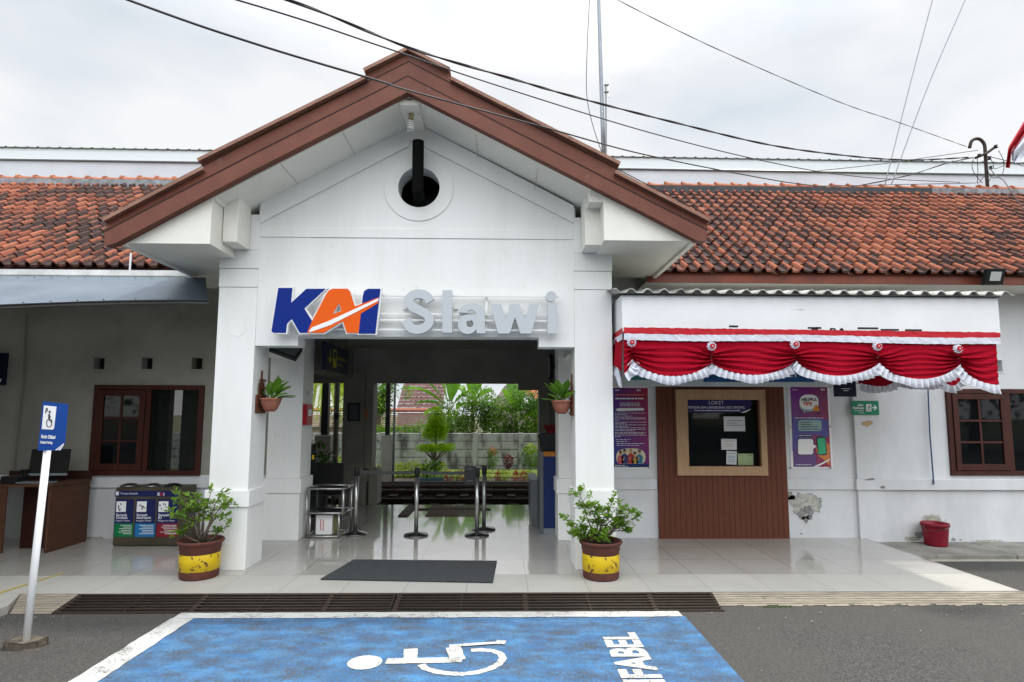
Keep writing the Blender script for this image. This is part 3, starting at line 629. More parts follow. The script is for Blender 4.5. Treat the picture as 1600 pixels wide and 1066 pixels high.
MB().box(xm_+t_/2, lw[1]-t_, y0_+.03, y0_+.034, lw[2]+t_, lw[3]-t_).build('pane', M['glass'], fr)
fr, xm_, t_, y0_ = window(*rw, 1)
MB().box(xm_+t_/2, rw[1]-t_, y0_+.03, y0_+.034, rw[2]+t_, rw[3]-t_).build('pane', M['glass_dark'], fr)
for v in vents:
    e = .018
    q = MB(); q.box(v[0]-e, v[1]+e, YW-.012, YW-.001, v[3], v[3]+e).box(v[0]-e, v[1]+e, YW-.012, YW-.001, v[2]-e, v[2]).box(v[0]-e, v[0], YW-.012, YW-.001, v[2], v[3]).box(v[1], v[1]+e, YW-.012, YW-.001, v[2], v[3])
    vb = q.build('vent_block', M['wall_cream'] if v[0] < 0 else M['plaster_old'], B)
    MB().box(v[0], v[1], YW+.12, YW+.13, v[2], v[3]).build('vent_cavity', M['black'], vb)
# conduits and stains
q = MB(); q.tube([P3(41, 492, YW-.02), P3(37, 600, YW-.02), P3(22, 735, YW-.02)], .012, 8); q.build('wall_pipe', mat('grimy_pipe', (.20, .185, .15), .8), B)
q = MB(); q.tube([P3(1450, 610, YW-.05), P3(1453, 680, YW-.05), P3(1459, 757, YW-.09)], .009, 8); q.build('blue_conduit', mat('blue_hose', (.03, .07, .16), .5), B)
def stainmat(name, c, c2, edge, nsc=9, seed=0, amp=1.3, soft=.06, rim=None):
    m = mat(name, c, .95, c2=c2, scale=16, lo=.42, hi=.58, bump=.6, bscale=35); t, n, l, b = nodes_of(m)
    g = n.new('ShaderNodeTexCoord'); v = n.new('ShaderNodeVectorMath'); v.operation = 'SUBTRACT'; v.inputs[1].default_value = (.5, .5, .5); l.new(g.outputs['Generated'], v.inputs[0])
    v1 = n.new('ShaderNodeVectorMath'); v1.operation = 'MULTIPLY'; v1.inputs[1].default_value = (2, 0, 2); l.new(v.outputs[0], v1.inputs[0]); ln = n.new('ShaderNodeVectorMath'); ln.operation = 'LENGTH'; l.new(v1.outputs[0], ln.inputs[0])
    no = n.new('ShaderNodeTexNoise'); no.inputs['Scale'].default_value = nsc; no.inputs['Detail'].default_value = 8; no.inputs['Roughness'].default_value = .68; p = n.new('ShaderNodeNewGeometry'); l.new(p.outputs['Position'], no.inputs[0])
    a = n.new('ShaderNodeMath'); a.operation = 'MULTIPLY_ADD'; a.inputs[1].default_value = amp; l.new(no.outputs[0], a.inputs[0]); s_ = n.new('ShaderNodeMath'); s_.operation = 'SUBTRACT'; s_.inputs[0].default_value = edge; l.new(ln.outputs[1], s_.inputs[1]); l.new(s_.outputs[0], a.inputs[2])
    q = n.new('ShaderNodeMapRange'); q.inputs[1].default_value = amp*.5; q.inputs[2].default_value = amp*.5+soft; l.new(a.outputs[0], q.inputs[0]); l.new(q.outputs[0], b.inputs['Alpha'])
    return m
def stain(cx, cy, rx, ry, Y, name, m, off=.0015):
    x0, x1 = W(cx-rx, cy, Y)[0], W(cx+rx, cy, Y)[0]; z0, z1 = W(cx, cy+ry, Y)[1], W(cx, cy-ry, Y)[1]; y = Y-off
    return MB().box(x0, x1, y-.0006, y, z0, z1).build(name, m, B)
SP_ = stainmat('bare_render', (.50, .48, .43), (.33, .325, .31), .72, 8, amp=1.2); SM = stainmat('mouldy_edge', (.16, .165, .17), (.30, .295, .275), .34, 11, amp=1.9); SD = stainmat('damp_bloom', (.42, .39, .31), (.55, .53, .46), .45, 5, amp=1.2, soft=.5); SO = stainmat('ochre_peel', (.50, .36, .20), (.42, .30, .17), .5, 12, amp=1.5)
stain(1259, 788, 33, 24, YW, 'peeled_patch', SP_); stain(1259, 800, 30, 26, YW, 'peeled_patch', SM, .003); stain(1259, 812, 7, 17, YW, 'peeled_patch', SM, .0045); stain(1233, 772, 9, 9, YW, 'peeled_patch', SM, .0045); stain(1251, 834, 7, 5, YW, 'peeled_patch', SM)
stain(1353, 661, 16, 9, YW-.045, 'peeled_patch', SO); stain(1357, 749, 30, 6, YW-.075, 'peeled_patch', SM); stain(1379, 761, 9, 6, YW-.075, 'peeled_patch', SM)
stain(1438, 836, 20, 14, YW-.03, 'peeled_patch', SM); stain(1492, 844, 26, 8, YW-.03, 'peeled_patch', SM); stain(1458, 812, 38, 18, YW-.03, 'damp_patch', SD)
stain(1550, 846, 60, 7, YW-.03, 'damp_patch', SD); stain(1425, 842, 40, 9, YW-.03, 'damp_patch', SD, .0008)
stain(1250, 484, 30, 4, 5.99, 'paint_scuff', stainmat('yellow_scuff', (.50, .47, .34), (.55, .52, .40), .3, 14, amp=1.6)); stain(135, 842, 60, 8, YW, 'damp_patch', SD)
# crack lines in paint of the left column
q = MB(); q.tube([P3(345+a, b, YC-.001) for a, b in [(25, 453), (32, 458), (38, 475), (40, 500), (37, 520), (28, 526), (17, 522), (12, 515)]], .0035, 5); q.tube([P3(a, b, YC-.001) for a, b in [(346, 499), (352, 504), (357, 503)]], .003, 5)
q.build('paint_blister', M['plaster'], B)
# ============================================================ SIGN OVER THE ENTRANCE
def z7(x, y): return (300+x/3.5525, 400+y/3.5525)
def z8(x, y): return (600+x/3.5525, 400+y/3.5525)
def offset(poly, d):
    n = len(poly); area = sum(poly[i][0]*poly[(i+1) % n][1]-poly[(i+1) % n][0]*poly[i][1] for i in range(n)); sg = 1 if area > 0 else -1; out = []
    for i in range(n):
        p0, p1, p2 = Vector(poly[i-1]), Vector(poly[i]), Vector(poly[(i+1) % n])
        a = (p1-p0).normalized(); b = (p2-p1).normalized(); na = Vector((a.y, -a.x))*sg; nb = Vector((b.y, -b.x))*sg; m_ = (na+nb)
        m_ = m_/max(.35, m_.dot(na)) if m_.length > 1e-6 else na
        out.append((p1.x+m_.x*d, p1.y+m_.y*d))
    return out
YS = 6.16
SG = thing('station_sign', 'station name sign of blue and orange logo and grey letters above the entrance', 'sign', (-.8, 6.29, 2.6))
rl = MB()
for y in (462, 491, 500.5, 515.5):
    a = W(575, y, 6.26); b = W(873, y+1.5, 6.26); rl.box(W(520, y, 6.26)[0], b[0], 6.225, 6.25, a[1]-.010, a[1]+.010)
for x in (658, 760): a = W(x, 462, 6.26); b = W(x, 515, 6.26); rl.box(a[0]-.014, a[0]+.014, 6.268, 6.29, b[1], a[1])
for x in (632, 712, 812): a = W(x, 480, 6.26); rl.box(a[0]-.02, a[0]+.02, 6.28, 6.312, a[1]-.02, a[1]+.02)
rl.build('rail_frame', M['plaster'], SG)
K = [(480, 178), (558, 178), (550, 262), (636, 183), (742, 183), (624, 292), (668, 362), (640, 427), (598, 427), (555, 350), (528, 376), (522, 427), (452, 427), (442, 418)]
A = [(640, 427), (668, 362), (745, 215), (760, 193), (782, 183), (864, 183), (878, 197), (905, 281), (1038, 231), (1035, 262), (938, 322), (925, 427), (860, 427), (838, 362), (733, 427)]
Ah = [(818, 262), (781, 324), (830, 305)]
I_ = [(948, 226), (956, 196), (978, 183), (1046, 183), (1018, 431), (926, 431), (945, 262)]
sil = [K, A, I_]
M['signwhite'] = mat('sign_white_acrylic', (.80, .80, .80), .35); M['signblue'] = mat('sign_blue', (.004, .022, .20), .5, spec=.12); M['signorange'] = mat('sign_orange', (.74, .105, .008), .5, spec=.12)
lg = None
def zz(p, f, Y): return [W(*f(a, b), Y) for a, b in p]
bk = MB(); bk.plate([zz(offset(K, 7), z7, YS)], YS, YS+.055); bk.plate([zz(offset(A, 7), z7, YS), zz(offset(Ah, -4), z7, YS)[::-1]], YS+.0015, YS+.056); bk.plate([zz(offset(I_, 7), z7, YS)], YS+.003, YS+.057)
lg = bk.build('logo', M['signwhite'], SG)
MB().plate([zz(K, z7, YS)], YS-.006, YS-.001).build('letter', M['signblue'], lg)
MB().plate([zz([(948, 226), (956, 196), (978, 183), (1046, 183), (1018, 431), (926, 431), (945, 262)], z7, YS)], YS-.006, YS+.001).build('letter', M['signblue'], lg)
MB().plate([zz(A, z7, YS), zz(Ah, z7, YS)[::-1]], YS-.009, YS-.007).build('letter', M['signorange'], lg)
sw = [(652, 418), (668, 398), (760, 362), (1037, 236), (1036, 250), (770, 385), (654, 425)]
MB().plate([zz(sw, z7, YS)], YS-.013, YS-.010).build('stripe', M['signwhite'], lg)
YL = 6.17; M['signgrey'] = mat('sign_grey_metal', (.47, .50, .525), .5)
def cat(pts, n=6):
    out = []
    for i in range(len(pts)-1):
        p0 = Vector(pts[max(i-1, 0)]); p1 = Vector(pts[i]); p2 = Vector(pts[i+1]); p3 = Vector(pts[min(i+2, len(pts)-1)])
        for k in range(n):
            t = k/n; out.append(tuple(.5*((2*p1)+(p2-p0)*t+(2*p0-5*p1+4*p2-p3)*t*t+(3*p1-p0-3*p2+p3)*t**3)))
    return out+[tuple(pts[-1])]
Sc = cat([(258, 252), (238, 224), (200, 210), (160, 217), (137, 244), (152, 276), (196, 302), (238, 324), (252, 356), (236, 390), (192, 408), (148, 398), (120, 352)])
px1 = 889/YL*3.5525  # zoom px per metre
def zplate(mb, loops, y0=YL, y1=YL+.05): return mb.plate([[W(*z8(a, b), YL) for a, b in lp] for lp in loops], y0, y1)
m_ = MB(); m_.ribbon([W(*z8(a, b), YL) for a, b in Sc], 50/px1, YL, YL+.05); m_.build('letter', M['signgrey'], SG)
zplate(MB(), [[(325, 190), (378, 190), (378, 426), (325, 426)]]).build('letter', M['signgrey'], SG)
m_ = MB(); zplate(m_, [[(510, 330), (508, 312), (495, 300), (472, 300), (460, 318), (414, 312), (430, 280), (462, 264), (505, 262), (542, 276), (560, 312), (560, 400), (566, 430), (518, 430), (511, 410)]])
zplate(m_, [circ(464, 380, 54, 26), circ(477, 375, 20, 20)[::-1]], YL+.0015, YL+.052); zplate(m_, [[(440, 340), (512, 322), (512, 350), (470, 362)]], YL+.003, YL+.053)
m_.build('letter', M['signgrey'], SG)
zplate(MB(), [[(590, 267), (650, 267), (676, 355), (700, 267), (752, 267), (782, 355), (806, 267), (862, 267), (818, 431), (758, 431), (727, 340), (696, 431), (634, 431)]]).build('letter', M['signgrey'], SG)
m_ = MB(); zplate(m_, [[(908, 267), (962, 267), (962, 431), (908, 431)]]); zplate(m_, [circ(928, 224, 29, 26)]); m_.build('letter', M['signgrey'], SG)
# ============================================================ CANOPY AND BUNTING OVER THE TICKET WINDOW
YK = 5.99
CN = thing('window_canopy', 'corrugated white canopy with white fascia board over the ticket window', 'canopy', (3.2, 6.9, 2.6))
bx0 = W(972, 490, YK)[0]; bx1 = W(1561, 490, YK)[0]; bt = W(1250, 463, YK)[1]; bb_ = W(1250, 520, YK)[1]-.0
M['board'] = mat('white_board', (.76, .77, .78), .5, c2=(.70, .71, .72), scale=2, c3=(.45, .43, .36), scale3=6, lo3=.70, hi3=.78)
MB().box(bx0, bx1, YK, YK+.02, bb_, bt).box(bx0, bx0+.02, YK+.021, 7.2, bb_, bt).box(bx1-.02, bx1, YK+.021, 7.75, bb_, bt).build('fascia_board', M['board'], CN, bevel=.002)
cs = MB(); n = 27*8; xs = [bx0-.11+(bx1-bx0+.23)*i/n for i in range(n+1)]
def cw(x):
    t = ((x-bx0)/.176) % 1
    return .040*max(0, min(1, 1.5-abs(t-.5)*5))
for d in (0, .004):
    cs.add([(x, YK-.07, bt+.012+cw(x)+d) for x in xs]+[(x, 7.6, bt+.28+cw(x)+d) for x in xs], [(i, i+1, n+2+i, n+1+i) for i in range(n)])
cs.add([(x, YK-.0705, bt+.008+cw(x)) for x in xs]+[(x, YK-.0705, bt+.020+cw(x)) for x in xs], [(i, i+1, n+2+i, n+1+i) for i in range(n)])
cs.build('corrugated_roof', mat('old_corrugated_sheet', (.55, .55, .53), .5, c2=(.25, .24, .22), scale=8), CN, smooth=False)
MB().box(bx0-.03, bx1, YK-.03, YK-.003, bt-.002, bt+.006).build('edge_trim', M['blackmat'], CN)
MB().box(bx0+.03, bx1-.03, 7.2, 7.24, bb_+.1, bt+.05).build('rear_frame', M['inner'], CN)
# partly hidden lettering on the board
q = MB(); x_, z_ = W(1296, 518.5, YK-.003); q.text('RA', lambda u, d, v: (x_+u, YK-.003, z_-.02+v), size=.085, off=.003, sx=1.7)
for (a, b, y_) in ((1139, 1153, 509.5), (1262, 1283, 512), (1268, 1278, 514), (1340, 1372, 512.5), (1376, 1404, 515), (1414, 1440, 515.5)):
    (xa_, za), (xb_, _) = W(a, y_, YK), W(b, y_, YK); q.box(xa_, xb_, YK-.004, YK-.001, za-.012, za+.006)
q.build('lettering', M['black'], CN)
BT = thing('bunting', 'red and white swagged cloth bunting with rosettes along the canopy front', 'bunting', (3.2, YK, 2.1))
YU = YK-.035
ros = [(987, 535), (1112, 541), (1242, 538), (1371, 541), (1497, 545)]; rb = [563, 568, 566, 569, 571]; mid = [589.5, 587.5, 589, 594]
M['redcloth'] = mat('red_cloth', (.31, .003, .016), .92, spec=.08, c2=(.26, .0025, .013), scale=3)
M['redband'] = mat('red_band', (.44, .007, .018), .6); M['whitecloth'] = mat('white_satin', (.64, .65, .70), .85, spec=.1, c2=(.56, .57, .64), scale=14)
yt = lambda x: 530+(x-974)*7/584+.9*math.sin((x-974)/60)
st = lambda x: 512+(x-974)*8/584
rc = MB(); rf_ = MB(); random.seed(4)
def swag(ax, bx, yea, yeb, ym, us, NV=44, front=True):
    grid = []; ph = random.uniform(0, 6); NP_ = random.uniform(5.2, 7.2)
    for u in us:
        x = ax+(bx-ax)*u; s_ = (4*u*(1-u))**.85; e_ = yea*(1-u)+yeb*u; col_ = []
        y0 = yt(x)
        for j in range(NV+1):
            v = j/NV
            g = v/.2*.60 if v < .2 else .60+.40*(v-.2)/.8
            y = (y0+(e_-y0)*g)*(1-s_)+(y0+(ym-y0)*v)*s_
            am = (.005+.025*abs(2*u-1)**1.8)*min(1, max(0, (v-.06)/.25))
            d = am*math.sin(2*PI*(NP_*v+.5*math.sin(3*u+ph)+.25*math.sin(7*u+2*ph)))+.45*am*math.sin(2*PI*13*v+ph+4*u)+.03*s_*v
            q_ = W(x, y, YU); col_.append((q_[0], YU-d-.004, q_[1]))
        grid.append(col_)
    k = NV+1
    rc.add([p for c in grid for p in c], [(i*k+j, i*k+j+1, (i+1)*k+j+1, (i+1)*k+j) for i in range(len(us)-1) for j in range(NV)])
    # pleated white frill along the hem
    hem = [c[-1] for c in grid]; P_ = []; acc = 0
    fine = []
    for a, b in zip(hem[:-1], hem[1:]):
        ln = (Vector(b)-Vector(a)).length; m2 = max(1, int(ln/.006))
        for t in range(m2): p = Vector(a).lerp(Vector(b), t/m2); fine.append(p)
    fine.append(Vector(hem[-1])); top = []; midr = []; bot = []
    for i, p in enumerate(fine):
        q2 = fine[min(i+1, len(fine)-1)]; p0_ = fine[max(i-1, 0)]; tg = (q2-p0_); tg.y = 0; tg.normalize(); nrm = Vector((tg.z, 0, -tg.x))
        if nrm.z > 0: nrm = -nrm
        acc += (q2-p).length; f = math.sin(2*PI*acc/.058+.8*math.sin(acc*9)); L2 = .078+.010*math.sin(acc*17)+.006*f
        top.append(p+Vector((0, -.008-.006*f, .008))); midr.append(p+nrm*L2*.5+Vector((0, -.010-.014*f, 0))); bot.append(p+nrm*L2+tg*.010*math.sin(2*PI*acc/.058+1.2)+Vector((0, -.008-.024*f, 0)))
    o = len(fine); rf_.add(top+midr+bot, [(i, i+1, o+i+1, o+i) for i in range(o-1)]+[(o+i, o+i+1, 2*o+i+1, 2*o+i) for i in range(o-1)])
U = [i/40 for i in range(41)]
for i in range(4): swag(ros[i][0], ros[i+1][0], rb[i], rb[i+1], mid[i], U)
swag(1497, 1611, 571, 575, 603, [i/40*.52 for i in range(41)])
swag(958, 987, 560, 563, 585, [.55+.45*i/16 for i in range(17)])
rcq = rc.build('red_swag', M['redcloth'], BT, smooth=True); rcq.modifiers.new('s', 'SOLIDIFY').thickness = .002
rf2 = rf_.build('white_frill', M['whitecloth'], BT, smooth=False)
bd = MB(); bd2 = MB(); n = 120
for (mb, f0, f1, A_) in ((bd, lambda x: st(x), lambda x: yt(x)-8.5, .004), (bd2, lambda x: yt(x)-8.5, lambda x: yt(x)+1.5, .007)):
    vs = []
    for i in range(n+1):
        x = 974+586*i/n
        for y in (f0(x), (f0(x)+f1(x))/2, f1(x)): q_ = W(x, y+random.uniform(-.5, .5), YU); vs.append((q_[0], YU-.022-random.uniform(0, A_), q_[1]))
    mb.add(vs, [(3*i+j, 3*i+j+1, 3*i+j+4, 3*i+j+3) for i in range(n) for j in range(2)])
bd.build('red_band', M['redband'], BT); bd2.build('white_band', M['whitecloth'], BT)
for (x, y) in ros:
    c = W(x, y, YU-.06); vs = [(c[0], YU-.075, c[1])]; n = 40
    for r, yy in ((.024, -.078), (.034, -.062), (.046, -.066), (.047, -.050)):
        for k in range(n): t = 2*PI*k/n; rr = r*(1+.05*math.sin(10*t)); vs.append((c[0]+rr*math.cos(t), YU+yy+.005*math.cos(10*t), c[1]+rr*math.sin(t)))
    R_ = MB().add(vs, [(0, 1+k, 1+(k+1) % n) for k in range(n)]+[(1+r*n+k, 1+(r+1)*n+k, 1+(r+1)*n+(k+1) % n, 1+r*n+(k+1) % n) for r in range(3) for k in range(n)]).build('rosette', M['whitecloth'], BT, smooth=False)
    MB().lathe([(.0, .0), (.017, .003), (.022, .010), (.0, .012)], (0, 0, 0), 20)
    q2 = MB(); q2.plate([circ(c[0], c[1], .026, 20)], YU-.088, YU-.079); q2.build('rosette_centre', M['redband'], R_, bevel=.003)
    q2 = MB(); q2.plate([circ(c[0], c[1], .007, 10)], YU-.091, YU-.0885); q2.build('rosette_button', M['whitecloth'], R_)
# return of the cloth round the left corner
rt_ = MB(); rt2 = MB(); rt3 = MB(); n = 14
xc = W(974, 520, YU)[0]
for i in range(n+1):
    t = i/n; Y = YU+.0+.62*t; f = .012*math.sin(9*t)
    zt_ = W(974, 524, YU)[1]; zb_ = W(972, 591-20*t-14*abs(math.sin(3*t)), YU)[1]
    for k in range(5): v = k/4; rt_.v.append((xc-.004+f*(1+v)-.03*v*(1-t), Y, zt_+(zb_-zt_)*v))
    for k, dz_ in enumerate((.0, -.066)): rt2.v.append((xc-.008, Y, W(974, 512, YU)[1]+dz_))
    for k, dz_ in enumerate((-.066, -.13)): rt3.v.append((xc-.012+f*.3, Y, W(974, 512, YU)[1]+dz_+.004))
for i in range(n):
    for k in range(4): rt_.f.append((i*5+k, i*5+k+1, i*5+k+6, i*5+k+5))
    rt2.f.append((i*2, i*2+1, i*2+3, i*2+2)); rt3.f.append((i*2, i*2+1, i*2+3, i*2+2))
rt_.build('red_swag', M['redcloth'], BT, smooth=True); rt2.build('red_band', M['redband'], BT); rt3.build('white_band', M['whitecloth'], BT)
fr_ = MB(); m2 = 90
for i in range(m2+1):
    t = i/m2; Y = YU+.62*t; zb_ = W(972, 591-20*t-14*abs(math.sin(3*t)), YU)[1]; f = math.sin(2*PI*t*.62/.05)
    fr_.v += [(xc-.036*(1-t), Y, zb_+.005), (xc-.04*(1-t)+.02*f, Y+.01*f, zb_-.10-.02*math.sin(t*5))]
    if i < m2: fr_.f.append((2*i, 2*i+1, 2*i+3, 2*i+2))
fr_.build('white_frill', M['whitecloth'], BT)
# second, rear piece seen below it at the right
BT2 = thing('bunting', 'dim rear bunting hanging behind the front swags near the green sign', 'bunting', (4.8, 6.7, 2.1))
rc = MB(); rf_ = MB(); YU_ = YU; YU = 6.75
yt0 = yt; yt = lambda x: 560
swag(1340, 1402, 600, 590, 605, U, 20); swag(1402, 1470, 590, 592, 600, U, 20); swag(1470, 1500, 592, 592, 604, U, 10)
rc.build('red_swag', M['redcloth'], BT2, smooth=True); rf_.build('white_frill', M['whitecloth'], BT2); YU = YU_; yt = yt0
# ============================================================ TICKET WINDOW
TW_ = thing('ticket_counter', 'brown wood-panelled ticket window with pale square frame', 'ticket window', (2.6, YW, 0))
pz = (W(1027, 740, YW)[0], W(1227, 740, YW)[0]); zt_ = W(1130, 598, YW)[1]
M['woodpanel'] = mat('brown_slat_panel', (.135, .038, .018), .5, c2=(.085, .024, .012), scale=6, stretch=(22, 1, .8), lo=.35, hi=.7)
M['oak'] = mat('light_oak_laminate', (.45, .29, .165), .5, c2=(.35, .215, .12), scale=5, stretch=(14, 1, .8))
holed(pz[0], pz[1], YW-.05, YW-.001, .0, zt_+.3, [lk]).build('wood_panel', M['woodpanel'], TW_)
gq = MB()
for i in range(1, 24): x = pz[0]+(pz[1]-pz[0])*i/24; gq.box(x-.003, x+.003, YW-.0515, YW-.050, .0, lk[2]-.14) if lk[0]-.12 < x < lk[1]+.12 else gq.box(x-.003, x+.003, YW-.0515, YW-.050, .0, zt_+.3)
gq.build('panel_groove', mat('groove_brown', (.050, .015, .008), .7), TW_)['kind'] = 'stuff'
fo = R4(1057, 609, 1197, 743, YW-.08)
holed(fo[0], fo[1], YW-.10, YW-.051, fo[2], fo[3], [lk]).build('window_frame', M['oak'], TW_, bevel=.003)
gl = MB().box(lk[0], lk[1], YW+.0, YW+.004, lk[2], lk[3]).build('pane', M['glass_dark'], TW_)
YN = YW-.004
def wrect(a, b, c, d, Y, t=.003, rot=0):
    r = R4(a, b, c, d, Y); cx, cz = (r[0]+r[1])/2, (r[2]+r[3])/2; pts = []
    for x, z in ((r[0], r[2]), (r[1], r[2]), (r[1], r[3]), (r[0], r[3])):
        dx, dz_ = x-cx, z-cz; pts.append((cx+dx*math.cos(rot)-dz_*math.sin(rot), cz+dx*math.sin(rot)+dz_*math.cos(rot)))
    return MB().plate([pts], Y-t, Y)
M['paper'] = mat('paper', (.62, .62, .64), .7); M['ink'] = mat('dark_ink', (.05, .05, .07), .6); M['greenpaper'] = mat('green_paper', (.36, .44, .24), .7); M['whiteink'] = mat('white_print', (.72, .73, .76), .5)
M['banner'] = mat('indigo_banner', (.018, .014, .10), .5)
bn = MB(); bn.plate([px([(1072, 625), (1172, 625), (1175, 630), (1172, 640), (1163, 645), (1072, 645)], YN)], YN-.003, YN).build('banner', M['banner'], TW_)
q = MB(); X_, Z_ = W(1119, 632, YN); q.text('LOKET', lambda u, d, v: (X_+u, YN-.005, Z_+v), size=.070, off=-.0005, align='CENTER')
X2, Z2 = W(1119, 638.5, YN); q.text('PENJUALAN LANGSUNG (GO SHOW)', lambda u, d, v: (X2+u, YN-.005, Z2+v), size=.047, off=.0003, align='CENTER')
X3, Z3 = W(1119, 641.6, YN)
random.seed(8); x = -.30
while x < .30: ln = random.uniform(.012, .04); q.box(X3+x, X3+x+ln, YN-.005, YN-.0035, Z3-.006, Z3+.006); x += ln+.008
q.plate([px([(1157, 645), (1164, 645), (1173, 640), (1173, 639)], YN)], YN-.006, YN-.0035)
q.build('banner_lettering', M['whiteink'], TW_)
def paper(a, b, c, d, m, lines, lab, rot=0, ink=M['ink']):
    o = wrect(a, b, c, d, YN, .002, rot).build('notice', m, TW_); o['label'] = lab; k = MB(); r = R4(a, b, c, d, YN)
    for (fx0, fx1, fz) in lines: k.box(r[0]+(r[1]-r[0])*fx0, r[0]+(r[1]-r[0])*fx1, YN-.0035, YN-.0021, r[2]+(r[3]-r[2])*fz-.003, r[2]+(r[3]-r[2])*fz+.003)
    k.build('print', ink, o)
paper(1131, 651, 1164, 674, M['paper'], [(.15, .9, .72), (.15, .6, .55), (.15, .9, .40)], 'large white notice taped high on the glass')
paper(1127, 686, 1151, 703, M['paper'], [(.2, .85, .8), (.3, .7, .5), (.2, .8, .3)], 'small white notice in the middle of the glass', -.02, mat('gold_ink', (.35, .24, .06), .6))
paper(1135, 705, 1151, 726, M['paper'], [(.1, .9, .82), (.15, .85, .62), (.15, .85, .5), (.15, .85, .36), (.15, .8, .22)], 'upright white card at the foot of the glass', -.06, mat('blue_ink', (.10, .22, .34), .6))
paper(1153, 709, 1177, 727, M['greenpaper'], [(.1, .2, .85), (.7, .9, .85)], 'pale green paper at the foot of the glass')
# sign box under the canopy, half hidden by the bunting
SB = thing('hanging_sign', 'blue and white sign panel tucked behind the bunting over the ticket window', 'sign', W(1130, 600, 6.9) and (W(1130, 600, 6.9)[0], 6.9, W(1130, 600, 6.9)[1]))
r = R4(975, 560, 1285, 604, 6.9); MB().box(r[0], r[1], 6.9, 6.93, r[2], r[3]+.15).build('panel', mat('pale_sign_panel', (.55, .62, .62), .4), SB, bevel=.002)
MB().plate([px([(1098, 597), (1110, 570), (1130, 570), (1275, 570), (1272, 597)], 6.9)], 6.895, 6.899).build('blue_field', mat('sign_mid_blue', (.02, .10, .28), .4), SB)
MB().plate([px([(980, 570), (1050, 570), (1045, 594), (980, 594)], 6.9)], 6.895, 6.899).build('green_field', mat('sign_teal', (.06, .25, .24), .4), SB)
q = MB(); X_, Z_ = W(1234, 589, 6.9); q.text('KET', lambda u, d, v: (X_+u, 6.893, Z_+v), size=.12, off=.004, align='CENTER'); q.build('lettering', M['whiteink'], SB)
DS = thing('direction_sign', 'small dark blue sign hanging under the canopy beside the green exit sign', 'sign', (W(1321, 610, 7.3)[0], 7.3, W(1321, 610, 7.3)[1]))
r = R4(1304, 596, 1338, 620, 7.3); MB().box(r[0], r[1], 7.3, 7.33, r[2], r[3]).build('panel', mat('dark_navy', (.008, .014, .035), .4), DS, bevel=.003)
MB().tube([(r[0]+.05, 7.315, r[3]), (r[0]+.05, 7.315, 2.9)], .006, 6).tube([(r[1]-.05, 7.315, r[3]), (r[1]-.05, 7.315, 2.9)], .006, 6).build('hanger', M['darksteel'], DS)
q = MB(); cx, cz = (r[0]+r[1])/2, (r[2]+r[3])/2
for k, (a, b) in enumerate(((-.06, .06), (-.03, .035))): q.box(cx+a, cx+b, 7.296, 7.299, cz-.0-k*.025, cz+.008-k*.025)
q.build('print', M['whiteink'], DS)
# posters
def gradmat(name, c00, c10, c01, c11):
    m = bpy.data.materials.new(name); m.use_nodes = True; t, n, l, b = nodes_of(m)
    g = n.new('ShaderNodeTexCoord'); s_ = n.new('ShaderNodeSeparateXYZ'); l.new(g.outputs['Generated'], s_.inputs[0]); xs_ = []
    for (a, c) in ((c00, c10), (c01, c11)):
        x = n.new('ShaderNodeMix'); x.data_type = 'RGBA'; l.new(s_.outputs[0], x.inputs[0]); x.inputs[6].default_value = (*a, 1); x.inputs[7].default_value = (*c, 1); xs_.append(x)
    y = n.new('ShaderNodeMix'); y.data_type = 'RGBA'; l.new(s_.outputs[2], y.inputs[0]); l.new(xs_[0].outputs[2], y.inputs[6]); l.new(xs_[1].outputs[2], y.inputs[7]); l.new(y.outputs[2], b.inputs['Base Color'])
    b.inputs['Roughness'].default_value = .25
    return m
def flat(parent, name, pts, m, lvl, Y=YW): return MB().plate([[W(a, b, Y) for a, b in pts]], Y-.016-.0012*lvl-.001, Y-.016-.0012*lvl).build(name, m, parent)
def bez(cx, cy, rx, ry, n=24, p=2.6): return [(cx+rx*abs(math.cos(2*PI*i/n))**(2/p)*(1 if math.cos(2*PI*i/n) > 0 else -1), cy+ry*abs(math.sin(2*PI*i/n))**(2/p)*(1 if math.sin(2*PI*i/n) > 0 else -1)) for i in range(n)]
def lines_(mb, pa, rows, Y=YW, lvl=2, hh=.8):
    for (x0, x1, y) in rows:
        x = x0
        while x < x1:
            l2 = min(random.uniform(2, 7), x1-x); (a, za), (b, zb) = W(x, y, Y), W(x+l2, y, Y); mb.box(a, b, Y-.016-.0012*lvl-.001, Y-.016-.0012*lvl, za-hh*.004, za+hh*.004); x += l2+1.1
def pins(parent, r):
    for x in r[0]:
        for y in r[1]: c = W(x, y, YW); MB().plate([circ(c[0], c[1], .010, 12)], YW-.034, YW-.001).build('standoff_pin', M['steel'], parent)
def p1(x, y): return (940+x/7.61, 600+y/7.61)
PA = thing('poster', 'tall purple and red notice poster with cartoon people behind the right column', 'poster', (W(982, 730, YW)[0], YW, W(982, 730, YW)[1]))
r = R4(953, 603, 1014.5, 732, YW); MB().box(r[0], r[1], YW-.008, YW-.004, r[2], r[3]).build('backing', M['signwhite'], PA)
r = R4(955, 606.5, 1013, 730, YW); MB().box(r[0], r[1], YW-.016, YW-.0085, r[2], r[3]).build('print_sheet', gradmat('purple_red_print', (.02, .05, .22), (.16, .02, .16), (.05, .02, .22), (.30, .012, .035)), PA)
flat(PA, 'footer', [(955, 724.5), (1013, 724.5), (1013, 730), (955, 730)], M['navy'], 1)
flat(PA, 'headline_patch', [p1(*q_) for q_ in ((165, 300), (200, 288), (480, 286), (508, 300), (490, 316), (200, 326), (170, 318))], M['whiteink'], 1)
flat(PA, 'cloud', [p1(a, b) for a, b in bez(345, 870, 175, 105)] , mat('cream_print', (.60, .55, .40), .5), 0)
